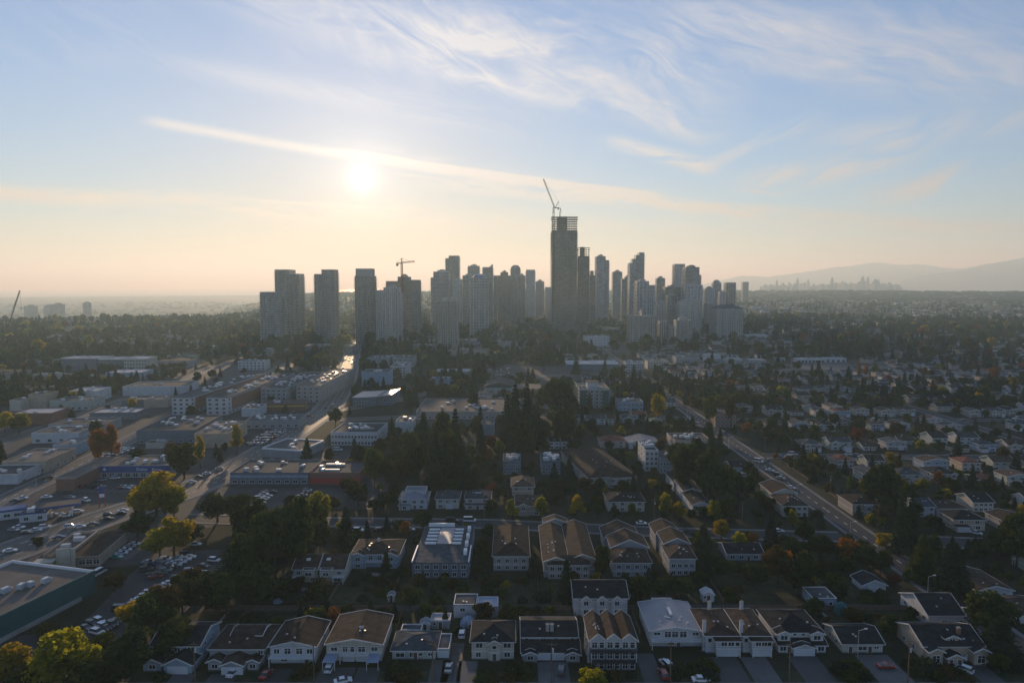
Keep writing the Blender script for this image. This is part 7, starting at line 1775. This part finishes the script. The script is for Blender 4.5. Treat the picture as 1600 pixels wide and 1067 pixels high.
def build_wood():
    protos = {}; spec = []
    for kind in ('round', 'cone', 'conifer', 'slim'):
        for leaf in ('leaf_dark', 'leaf_green', 'leaf_brown', 'leaf_lime', 'leaf_yellow', 'leaf_orange', 'leaf_red', 'leaf_conifer'):
            if any(p[5] == kind and p[6] == leaf for p in FARPTS): spec.append((kind, leaf))
    base = {'round': broad_crown(71, 900, .46), 'cone': broad_crown(72, 700, .42, 'cone'), 'conifer': conifer_crown(73, 900, .40), 'slim': conifer_crown(74, 700, .36, .3, .62)}
    me = bpy.data.meshes.new('woodland'); n = len(FARPTS)
    me.vertices.add(n); me.vertices.foreach_set('co', np.array([(p[0], p[1], p[2] - .1) for p in FARPTS], np.float32).ravel())
    br = {'round': 4.2, 'cone': 3.6, 'conifer': 2.35, 'slim': 1.5}
    a = me.attributes.new('size', 'FLOAT_VECTOR', 'POINT'); a.data.foreach_set('vector', np.array([(p[4] / br[p[5]], p[4] / br[p[5]], p[3] / 10) for p in FARPTS], np.float32).ravel())
    a = me.attributes.new('sort', 'INT', 'POINT'); a.data.foreach_set('value', np.array([spec.index((p[5], p[6])) for p in FARPTS], np.int32))
    a = me.attributes.new('turn', 'FLOAT_VECTOR', 'POINT'); a.data.foreach_set('vector', np.array([(0, 0, (i * 2.399) % 6.283) for i in range(n)], np.float32).ravel())
    o = put('woodland', me); stuff(o); o['label'] = 'mass of dark trees filling the distance'
    g = bpy.data.node_groups.new('woodland', 'GeometryNodeTree')
    g.interface.new_socket('Geometry', in_out='INPUT', socket_type='NodeSocketGeometry'); g.interface.new_socket('Geometry', in_out='OUTPUT', socket_type='NodeSocketGeometry')
    T = NT(g); gi = T.new('NodeGroupInput'); go = T.new('NodeGroupOutput'); jn = T.new('GeometryNodeJoinGeometry')
    def attr(nm, ty): nd = T.new('GeometryNodeInputNamedAttribute', data_type=ty); nd.inputs[0].default_value = nm; return nd.outputs[0]
    so, sz, tn = attr('sort', 'INT'), attr('size', 'FLOAT_VECTOR'), attr('turn', 'FLOAT_VECTOR')
    for k, (kind, leaf) in enumerate(spec):
        mm = base[kind].copy(); mm.materials.clear(); mm.materials.append(M[leaf])
        po = bpy.data.objects.new('tree_form', mm)        # kept out of the scene, only drawn as instances
        oi = T.new('GeometryNodeObjectInfo'); oi.inputs['Object'].default_value = po; oi.inputs['As Instance'].default_value = True
        cmp_ = T.new('FunctionNodeCompare', data_type='INT', operation='EQUAL'); T.l.new(so, cmp_.inputs[2]); cmp_.inputs[3].default_value = k
        ip = T.new('GeometryNodeInstanceOnPoints'); T.l.new(gi.outputs[0], ip.inputs['Points']); T.l.new(cmp_.outputs[0], ip.inputs['Selection'])
        T.l.new(oi.outputs['Geometry'], ip.inputs['Instance']); T.l.new(sz, ip.inputs['Scale'])
        er = T.new('FunctionNodeEulerToRotation'); T.l.new(tn, er.inputs[0]); T.l.new(er.outputs[0], ip.inputs['Rotation'])
        T.l.new(ip.outputs[0], jn.inputs[0])
    T.l.new(jn.outputs[0], go.inputs[0])
    md = o.modifiers.new('woodland', 'NODES'); md.node_group = g
    print('woodland trees', n, 'single trees', TREES, 'houses', n_near)
build_wood()

# ================================================================== cars
rnd = random.Random(5)
PAINT = ['white', 'white', 'white', 'silver', 'silver', 'black', 'black', 'grey', 'grey', 'red', 'blue']
def pcar(px, py, heading, paint=None, kind=None, z=0.0):
    x, y = gp(px, py, z); car(x, y, R(heading), paint or rnd.choice(PAINT), kind or rnd.choice(('sedan', 'sedan', 'suv', 'suv', 'van') if rnd.random() < .3 else ('sedan', 'suv')), y < 330, z=z)
# single cars the picture shows: pixel, heading, paint
for row in ((16, 862, 20, 'white', 'sedan'), (45, 888, 15, 'black', 'sedan'), (5, 902, 5, 'white', 'sedan'), (110, 824, 25, 'white', 'suv'), (125, 824, 22, 'white', 'sedan'), (145, 820, 20, 'grey', 'sedan'), (93, 841, 18, 'blue', 'sedan'), (168, 812, 22, 'black', 'sedan'), (170, 806, 22, 'black', 'suv'), (193, 799, 20, 'white', 'sedan'), (190, 803, 20, 'black', 'sedan'),
            (122, 801, 20, 'white', 'suv'), (82, 805, 15, 'silver', 'sedan'), (102, 807, 10, 'white', 'sedan'), (110, 778, -5, 'silver', 'sedan'), (135, 783, -35, 'white', 'suv'), (73, 778, 10, 'white', 'sedan'), (36, 779, 0, 'white', 'sedan'), (24, 783, 20, 'grey', 'sedan'), (30, 825, -5, 'white', 'sedan'), (22, 829, -10, 'silver', 'sedan'), (75, 748, 30, 'black', 'van'), (32, 752, -5, 'grey', 'sedan'),
            (160, 751, 10, 'silver', 'suv'), (180, 748, 10, 'white', 'suv'), (197, 762, 25, 'white', 'sedan'), (300, 754, 18, 'white', 'sedan'), (323, 741, 22, 'white', 'sedan'), (343, 733, 24, 'silver', 'sedan'), (340, 714, 15, 'white', 'sedan'), (310, 746, 20, 'black', 'sedan'),
            (441, 817, 10, 'black', 'sedan'), (536, 820, 0, 'white', 'sedan'), (560, 830, 0, 'white', 'suv'), (594, 830, 0, 'black', 'suv'), (612, 818, 0, 'grey', 'sedan'), (640, 829, 0, 'silver', 'sedan'), (706, 816, 0, 'black', 'van'), (734, 815, 0, 'white', 'van'), (1002, 819, 0, 'white', 'sedan'), (1072, 831, -3, 'grey', 'sedan'),
            (701, 1046, 90, 'silver', 'sedan'), (722, 993, 90, 'white', 'suv'), (365, 1053, 80, 'white', 'sedan'), (1041, 1040, 110, 'white', 'suv'), (1036, 1056, 95, 'red', 'suv'), (877, 1050, 80, 'grey', 'suv'), (536, 1066, 20, 'white', 'sedan'), (515, 1046, 90, 'white', 'suv'), (416, 1056, 80, 'red', 'sedan'), (1505, 1048, 130, 'white', 'suv'), (1515, 960, 140, 'silver', 'sedan'), (1384, 1043, 0, 'red', 'sedan'), (1095, 1064, 0, 'white', 'sedan'),
            (182, 872, 0, 'teal', 'sedan'), (190, 866, 15, 'white', 'sedan'), (196, 861, 15, 'white', 'sedan'), (202, 856, 15, 'silver', 'sedan'), (210, 852, 15, 'white', 'sedan'), (305, 852, 5, 'white', 'sedan'), (290, 864, 20, 'black', 'sedan'), (335, 877, -10, 'white', 'suv'), (318, 886, -15, 'black', 'sedan'), (321, 899, -10, 'white', 'suv'), (270, 882, 10, 'white', 'sedan'), (282, 874, 15, 'black', 'suv'), (276, 908, 10, 'white', 'sedan'), (235, 928, 15, 'white', 'suv'), (215, 940, 15, 'white', 'sedan'), (225, 934, 15, 'black', 'sedan'), (208, 944, 10, 'grey', 'sedan'), (190, 955, 0, 'black', 'van'), (192, 965, 70, 'white', 'sedan'), (155, 973, -30, 'white', 'suv'), (143, 977, -20, 'black', 'suv'), (133, 983, -20, 'grey', 'sedan'), (152, 990, -20, 'white', 'suv'), (165, 983, -30, 'black', 'sedan'), (175, 978, -30, 'black', 'suv'), (316, 934, 30, 'teal', 'sedan'), (232, 880, 10, 'silver', 'sedan'), (240, 898, 20, 'black', 'sedan'), (256, 890, 20, 'grey', 'suv'), (155, 897, 80, 'white', 'van'),
            (1236, 763, -42, 'white', 'sedan'), (1220, 748, -42, 'silver', 'sedan'), (1203, 736, -42, 'white', 'sedan'), (1216, 743, -42, 'grey', 'suv'), (1185, 722, -42, 'white', 'van'), (1075, 655, -40, 'silver', 'sedan'), (1087, 660, -40, 'white', 'sedan'), (1092, 668, -40, 'black', 'sedan'), (1106, 672, -40, 'silver', 'suv'), (1120, 692, -40, 'silver', 'sedan'), (1130, 698, -40, 'black', 'sedan'), (1514, 957, -50, 'white', 'sedan'), (1546, 849, 0, 'white', 'sedan'), (1525, 834, -40, 'white', 'sedan'), (1216, 831, 0, 'white', 'sedan'), (1216, 713, 0, 'white', 'sedan'), (1238, 711, 0, 'white', 'van'), (1328, 711, 0, 'white', 'van'), (742, 712, 5, 'white', 'sedan'), (528, 704, 5, 'white', 'van'), (1165, 745, 0, 'white', 'van')):
    x, y = gp(row[0], row[1]); pcar(*row[:2], row[2], row[3], row[4])
def lot(px0, py0, px1, py1, rows, n, heading, skip=.12, spread=0.0):
    for r_ in range(rows):
        for k in range(n):
            if rnd.random() < skip: continue
            u = (k + .5) / n; v = (r_ + .5) / rows
            x0, y0 = gp(px0, py0); x1, y1 = gp(px1, py1)
            x = x0 + (x1 - x0) * u + rnd.uniform(-.3, .3); y = y0 + (y1 - y0) * v
            car(x, y, R(heading + rnd.uniform(-4, 4)), rnd.choice(PAINT), rnd.choice(('sedan', 'suv')), y < 250)
for (pa, pb, qa, qb, n, hd) in ((200, 950, 300, 892, 14, 12), (152, 985, 182, 972, 5, -25), (238, 905, 300, 870, 8, 14), (105, 762, 245, 762, 9, 88), (20, 842, 90, 818, 5, 18), (225, 893, 262, 874, 6, 14)):
    (xa, ya), (xb, yb) = gp(pa, pb), gp(qa, qb)
    for k in range(n):
        if rnd.random() < .8: car(xa + (xb - xa) * (k + .5) / n, ya + (yb - ya) * (k + .5) / n, R(hd + rnd.uniform(-3, 3)), rnd.choice(PAINT), rnd.choice(('sedan', 'suv')), ya < 300)
# traffic on the main road
for k in range(len(KING) - 1):
    a, b_ = Vector(KING[k]), Vector(KING[k + 1]); d = (b_ - a); L = d.length; d.normalize(); n = Vector((-d.y, d.x)); s = 6.0
    if a.y < 420: continue
    while s < L:
        for lane in (-6.6, -2.2, 2.2, 6.6):
            if rnd.random() < .24:
                p = a + d * (s + rnd.uniform(-3, 3)) + n * lane
                car(p.x, p.y, math.atan2(d.y, d.x) + (math.pi if lane < 0 else 0), rnd.choice(PAINT), rnd.choice(('sedan', 'suv')), False)
        s += 16
    if a.y > 900: break
# dense rows in the car lots
lot(384, 697, 450, 672, 6, 12, 85, .1)
lot(398, 800, 412, 768, 9, 2, 5, .1)
lot(462, 788, 480, 766, 6, 2, 10, .3)
lot(748, 588, 800, 574, 5, 16, 80, .2)
lot(672, 598, 735, 588, 2, 14, 85, .3)
lot(865, 548, 990, 541, 3, 24, 85, .4)
lot(160, 722, 195, 700, 6, 2, 10, .2)
lot(208, 642, 250, 626, 4, 9, 80, .25)
lot(120, 755, 150, 748, 1, 4, 85, .3)
lot(540, 725, 560, 714, 2, 4, 85, .3)
lot(545, 775, 560, 755, 3, 1, 20, .3)
for xx in (141,):                                   # moving and parked cars of the avenue
    for y in range(320, 900, 23):
        for off in (-4.8, 1.8, 4.9):
            if rnd.random() < .16: car(xx + off, y + rnd.uniform(-5, 5), math.pi / 2, rnd.choice(PAINT), rnd.choice(('sedan', 'suv')), False)
for sy, x0, x1 in ((393, 160, 420), (505, 160, 560), (256, 165, 300)):
    for x in range(x0, x1, 11):
        if rnd.random() < .28: car(x, sy + rnd.choice((-3.2, 3.2)), 0 if rnd.random() < .5 else math.pi, rnd.choice(PAINT), rnd.choice(('sedan', 'suv', 'van')), False)

# ================================================================== poles, lamps, fences, sheds
def pole_meshes():
    b = MB(); b.tube((0, 0, 0), (0, 0, 11), .17, .12, 7); p = b.mesh('pole', ['wood'])
    b = MB(); b.box(-1.2, 1.2, -.06, .06, 10.2, 10.36); c = b.mesh('crossarm', ['wood'])
    b = MB(); b.tube((.3, 0, 8.2), (.3, 0, 9.2), .24, .24, 8); t_ = b.mesh('transformer', ['unit'])
    b = MB(); b.tube((0, 0, 0), (0, 0, 8.2), .10, .06, 7); l = b.mesh('post', ['vent_metal'])
    b = MB(); b.beam((0, 0, 8.1), (1.8, 0, 8.6), .09); a = b.mesh('arm', ['vent_metal'])
    b = MB(); b.box(1.5, 2.3, -.16, .16, 8.55, 8.72); h = b.mesh('lamp_head', ['sign_white'])
    b = MB(); b.tube((0, 0, -1), (0, 0, 0), .03, .03, 4)
    return p, c, t_, l, a, h
PM = pole_meshes()
def upole(x, y, rz=0.0, trans=False):
    t = thing('utility_pole', None, 'utility pole', (x, y, 0), rz, 'wooden utility poles'); put('pole', PM[0], t); put('crossarm', PM[1], t)
    if trans: put('transformer', PM[2], t)
    PEND.append((t, 'wooden utility pole with ' + ('transformer' if trans else 'crossarm'), x, y))
def lamp(x, y, rz=0.0):
    t = thing('street_lamp', None, 'street lamp', (x, y, 0), rz, 'street lamps'); put('post', PM[3], t); put('arm', PM[4], t); put('lamp_head', PM[5], t)
    PEND.append((t, 'curved-arm street lamp', x, y))
for i, x in enumerate(range(-80, 131, 30)): upole(x, 165.0, 0, i % 3 == 0)
for i, x in enumerate(range(-84, 131, 36)): upole(x, 287.5 - .1 * max(0, x), 0, i % 3 == 1)
for i, y in enumerate(range(190, 760, 42)): upole(150.6, y, math.pi / 2, i % 3 == 0)
for i, y in enumerate(range(210, 760, 50)): lamp(132.2, y, 0)
for i, y in enumerate(range(440, 900, 55)): lamp(-162 - max(0, (y - 560) * .18), y, 0)
for (px_, py_) in ((88, 760), (57, 768), (1340, 1030)): lamp(*gp(px_, py_), 0)
def wires(p0, p1, n, label):
    b = MB()
    for i in range(n):
        a = Vector(p0) + (Vector(p1) - Vector(p0)) * i / n; c = Vector(p0) + (Vector(p1) - Vector(p0)) * (i + 1) / n
        for off in (-1.0, 0.0, 1.0):
            prev = None
            for k in range(7):
                u = k / 6; q = a + (c - a) * u; q = Vector((q.x, q.y + off * (1 if abs(p1[0] - p0[0]) > 50 else 0), q.z - 1.6 * u * (1 - u))); q.x += off * (0 if abs(p1[0] - p0[0]) > 50 else 1)
                if prev is not None: b.beam(prev, q, .035)
                prev = q
    o = b.build('overhead_wires', ['tyre']); tag(o, label, 'wires'); stuff(o)
wires((-80, 165, 10.5), (130, 165, 10.5), 7, 'sagging overhead wires along the near street')
wires((150.6, 190, 10.5), (150.6, 736, 10.5), 13, 'sagging overhead wires along the avenue')
def fence(x0, y0, x1, y1, h=1.7, m='wood'):
    L = math.hypot(x1 - x0, y1 - y0); a = math.atan2(y1 - y0, x1 - x0); t = thing('board_fence', None, 'fence', (x0, y0, 0), a, 'garden fences between lots')
    n = max(1, int(L / 2.6)); s = L / n
    key = ('fence', round(s, 1), h, m)
    if key not in _GAR:
        b = MB()
        for k in range(8): b.box(s * k / 8 + .02, s * (k + 1) / 8 - .02, -.02, .02, .05, h - .05 * (k % 2))
        b.box(0, s, .021, .06, h * .8, h * .8 + .1); q = MB(); q.box(-.07, .07, -.07, .07, 0, h + .15)
        _GAR[key] = (b.mesh('panel', [m]), q.mesh('post', [m]))
    for k in range(n): put('panel', _GAR[key][0], t, (k * s, 0, 0)); put('post', _GAR[key][1], t, (k * s, 0, 0))
    PEND.append((t, ('wooden' if m == 'wood' else 'white') + ' board fence', (x0 + x1) / 2, (y0 + y1) / 2))
for x in (-99, -81, -65, -51, -33.5, -13.5, 1.5, 19.2, 36.8, 71, 87.5, 104): fence(x, 188, x, 204)
for x in (-77, -58, -38.5, -10.5, 8.6, 31, 51.5, 67): fence(x, 209, x, 226)
for x0, x1 in ((-95, -66), (-63, -36), (2, 18), (74, 100), (104, 130)): fence(x0, 204.4, x1, 203.8)
fence(128, 170, 128, 250); fence(154, 175, 154, 250); fence(153.5, 275, 153.5, 385, 1.1)
def shed(label, px_, py_, w, d, h, wall, roof, kind='gy', phrase=None):
    x, y = gp(px_, py_); t = thing('garden_shed', label, 'shed', (x, y, 0), 0)
    b = MB(); b.box(-w/2, w/2, 0, d, 0, h); b.build('wall', [wall], t); roof_part(-w/2, w/2, 0, d, h, kind, .5, .2, [roof, wall, 'trim'], t)
    put('door', door_mesh(), t, (0, -.04, 0)); put('window', win_mesh(.7, .7), t, (-w * .32, 0, 1.2))
    occupy(x, y, w, d)
shed('white garden shed with pointed gable among the dark lawns', 1107, 940, 3.6, 3.4, 2.4, 'wall_white', 'wall_white')
shed('small white shed behind the grey-green bungalow', 664, 986, 2.8, 2.6, 2.2, 'wall_white', 'roof_pale')
shed('low pale flat-roofed shed behind the grey-green bungalow', 688, 982, 5.4, 4, 2.3, 'wall_grey', 'flat_roof_white', 'flat')
shed('tiny white shed on the lane near the duplex with two bays', 611, 940, 1.9, 1.9, 2.1, 'wall_white', 'roof_pale')
shed('grey shed beside the dark block behind the townhouse', 982, 932, 5, 4, 2.2, 'wall_blue', 'flat_roof_white', 'flat')
def dome_thing(name, label, cat, px_, py_, r, h, m):
    x, y = gp(px_, py_); b = MB(); n = 12
    for j in range(4):
        a0, a1 = math.pi / 2 * j / 4, math.pi / 2 * (j + 1) / 4
        for q in range(n):
            w0, w1 = 2 * math.pi * q / n, 2 * math.pi * (q + 1) / n; P = lambda aa, ww: (r * math.cos(aa) * math.cos(ww), r * math.cos(aa) * math.sin(ww), h * math.sin(aa))
            b.face([P(a0, w0), P(a0, w1), P(a1, w1), P(a1, w0)])
    o = b.build(name, [m], None, (x, y, .02)); tag(o, label, cat)
dome_thing('garden_tent', 'teal domed garden tent on the lawn by the yellowish shrub', 'tent', 1314, 958, 2.4, 3.6, 'teal')
dome_thing('boat_cover', 'pale tarpaulin-covered mound in front of the skylit twin dwelling', 'cover', 497, 924, 3.0, 2.2, 'tarp_blue')
dome_thing('covered_pool', 'small round pale cover on the dark lawn', 'cover', 434, 940, 1.6, 1.1, 'tarp_blue')
dome_thing('tarpaulin', 'light blue tarpaulin hump beside the half blue-roofed back house', 'cover', 732, 975, 2.6, 2.6, 'tarp_blue')
# small gazebo in the lot
x, y = gp(356, 872); t = thing('gazebo', 'small dark gazebo with pyramid roof beside the parking lot', 'gazebo', (x, y, 0))
for sx in (-1.7, 1.7):
    for sy in (-1.7, 1.7): q = MB(); q.box(sx - .1, sx + .1, sy - .1, sy + .1, 0, 2.8); q.build('post', ['wood'], t)
roof_part(-1.9, 1.9, -1.9, 1.9, 2.8, 'hip', .55, .4, ['roof_brown', 'wood', 'wood'], t)
# lawns behind and in front of the near houses
for (x0, x1, y0, y1) in ((-98, -2, 190, 203.5), (2, 132, 196, 203.5), (-76, 66, 209, 224), (70, 128, 212, 255), (-100, 132, 164.5, 170.5)):
    sheet('lawn', [(x0, y0), (x1, y0), (x1, y1), (x0, y1)], 'lawn', .004)

# paved patios and garden paths behind the houses
for i, (x0, x1, y0, y1) in enumerate(((-92, -86, 186, 189.5), (-70, -65, 188, 191), (-46, -39, 190, 193), (-30, -24, 192, 195), (3, 9, 190, 193), (40, 47, 198, 201), (58, 63, 194, 197), (75, 81, 195, 198), (93, 98, 191, 194.5), (-70, -64, 217, 220), (-52, -45, 229, 232), (-88, -87, 189.5, 203), (-42, -41, 193, 203), (6, 7, 193, 203), (60, 61, 197, 203.6), (95, 96, 194.5, 203))):
    sheet('patio' if x1 - x0 > 2 else 'garden_path', [(x0, y0), (x1, y0), (x1, y1), (x0, y1)], 'pavement', .016)
# painted bays in the car parks
def bays(px0, py0, px1, py1, n, length, heading):
    b = MB(); (x0, y0), (x1, y1) = gp(px0, py0), gp(px1, py1); dx, dy = math.cos(R(heading)) * length, math.sin(R(heading)) * length
    for k in range(n):
        x, y = x0 + (x1 - x0) * k / (n - 1), y0 + (y1 - y0) * k / (n - 1); nx, ny = -dy / length * .07, dx / length * .07
        b.face([(x - nx, y - ny, .018), (x + dx - nx, y + dy - ny, .018), (x + dx + nx, y + dy + ny, .018), (x + nx, y + ny, .018)])
    structure(b.build('bay_marking', ['paint']))
bays(190, 968, 335, 880, 22, 5.0, 10); bays(128, 990, 175, 972, 7, 5.0, 60); bays(180, 874, 214, 850, 9, 5.0, 12); bays(95, 769, 250, 769, 18, 5.0, 88); bays(395, 800, 412, 766, 12, 5, 5)
# hedges and shrubs in the gardens
def shrub(x, y, w, h, leaf):
    t = put('garden_shrub', rnd.choice(SHRUB), None, (x, y, 0), rnd.uniform(0, 6)); t.scale = (w, w, h); tag(t, None, 'shrub', 'garden shrubs')
    t.material_slots[0].link = 'OBJECT'; t.material_slots[0].material = M[leaf]; PEND.append((t, LEAF_ADJ[leaf] + ' garden shrub', x, y))
def shrub_mesh(seed):
    rng = np.random.default_rng(seed); n = 420; D = rng.normal(size=(n, 3)); D /= np.linalg.norm(D, axis=1)[:, None]; D[:, 2] = np.abs(D[:, 2])
    P = D * rng.uniform(.6, 1.05, n)[:, None]; P[:, :2] += rng.choice((-.35, 0, .35), (n, 2)); N = D + rng.normal(size=(n, 3)) * .5; N /= np.linalg.norm(N, axis=1)[:, None]
    me = _quads('garden_shrub', P, N, rng.uniform(.08, .18, n), 1.0, rng); me.materials.append(M['leaf_dark']); return me
SHRUB = [shrub_mesh(k) for k in range(3)]
k = 0
while k < 290:
    y = rnd.choice((rnd.uniform(165, 174), rnd.uniform(188, 226), rnd.uniform(226, 262))); x = rnd.uniform(-.6, .75) * y
    if not (-100 < x < 190) or is_road(x, y, .5) or not is_free(x, y, 1.5): 
        k += .02; continue
    shrub(x, y, rnd.uniform(1.0, 2.4), rnd.uniform(1.0, 2.6), rnd.choice(('leaf_dark', 'leaf_dark', 'leaf_green', 'leaf_brown', 'leaf_conifer'))); k += 1

# ================================================================== labels that single each thing out
ORD = ['first', 'second', 'third', 'fourth', 'fifth', 'sixth', 'seventh', 'eighth', 'ninth', 'tenth', 'eleventh', 'twelfth', 'thirteenth', 'fourteenth', 'fifteenth', 'sixteenth', 'seventeenth', 'eighteenth', 'nineteenth', 'twentieth']
def write_labels():
    groups = {}; cnt = {}
    for (x, y, ph) in HL: cnt[ph] = cnt.get(ph, 0) + 1
    for (x, y, ph) in HL:
        if cnt[ph] == 1 and all(math.hypot(l[0] - x, l[1] - y) > 38 for l in LAND): LAND.append((x, y, ph))
    for (o, desc, x, y) in PEND:
        px_, py_ = gpix(x, y)
        lx, ly, ph = min((l for l in LAND if abs(l[0] - x) + abs(l[1] - y) > 1.5), key=lambda l: math.hypot((l[0] - x), (l[1] - y) * .8))
        dx, dy = x - lx, y - ly
        if abs(dy) > abs(dx): rel = 'behind' if dy > 0 else 'in front of'
        else: rel = 'right of' if dx > 0 else 'left of'
        groups.setdefault((desc, rel, ph), []).append((math.hypot(dx, dy), o))
    for (desc, rel, ph), L in groups.items():
        L.sort(key=lambda e: e[0])
        for i, (d, o) in enumerate(L):
            s = f'{desc} {rel} {ph}'
            if len(L) > 1: s += f', {ORD[i] if i < 20 else str(i + 1) + "th"} out'
            wd = s.split()
            if len(wd) > 16: s = ' '.join(w for w in wd if w not in ('with', 'and', 'house'))
            o['label'] = s
write_labels()
if CARS.f:
    o = stuff(CARS.build('car_rows', CM)); o['label'] = 'rows of small distant parked cars'
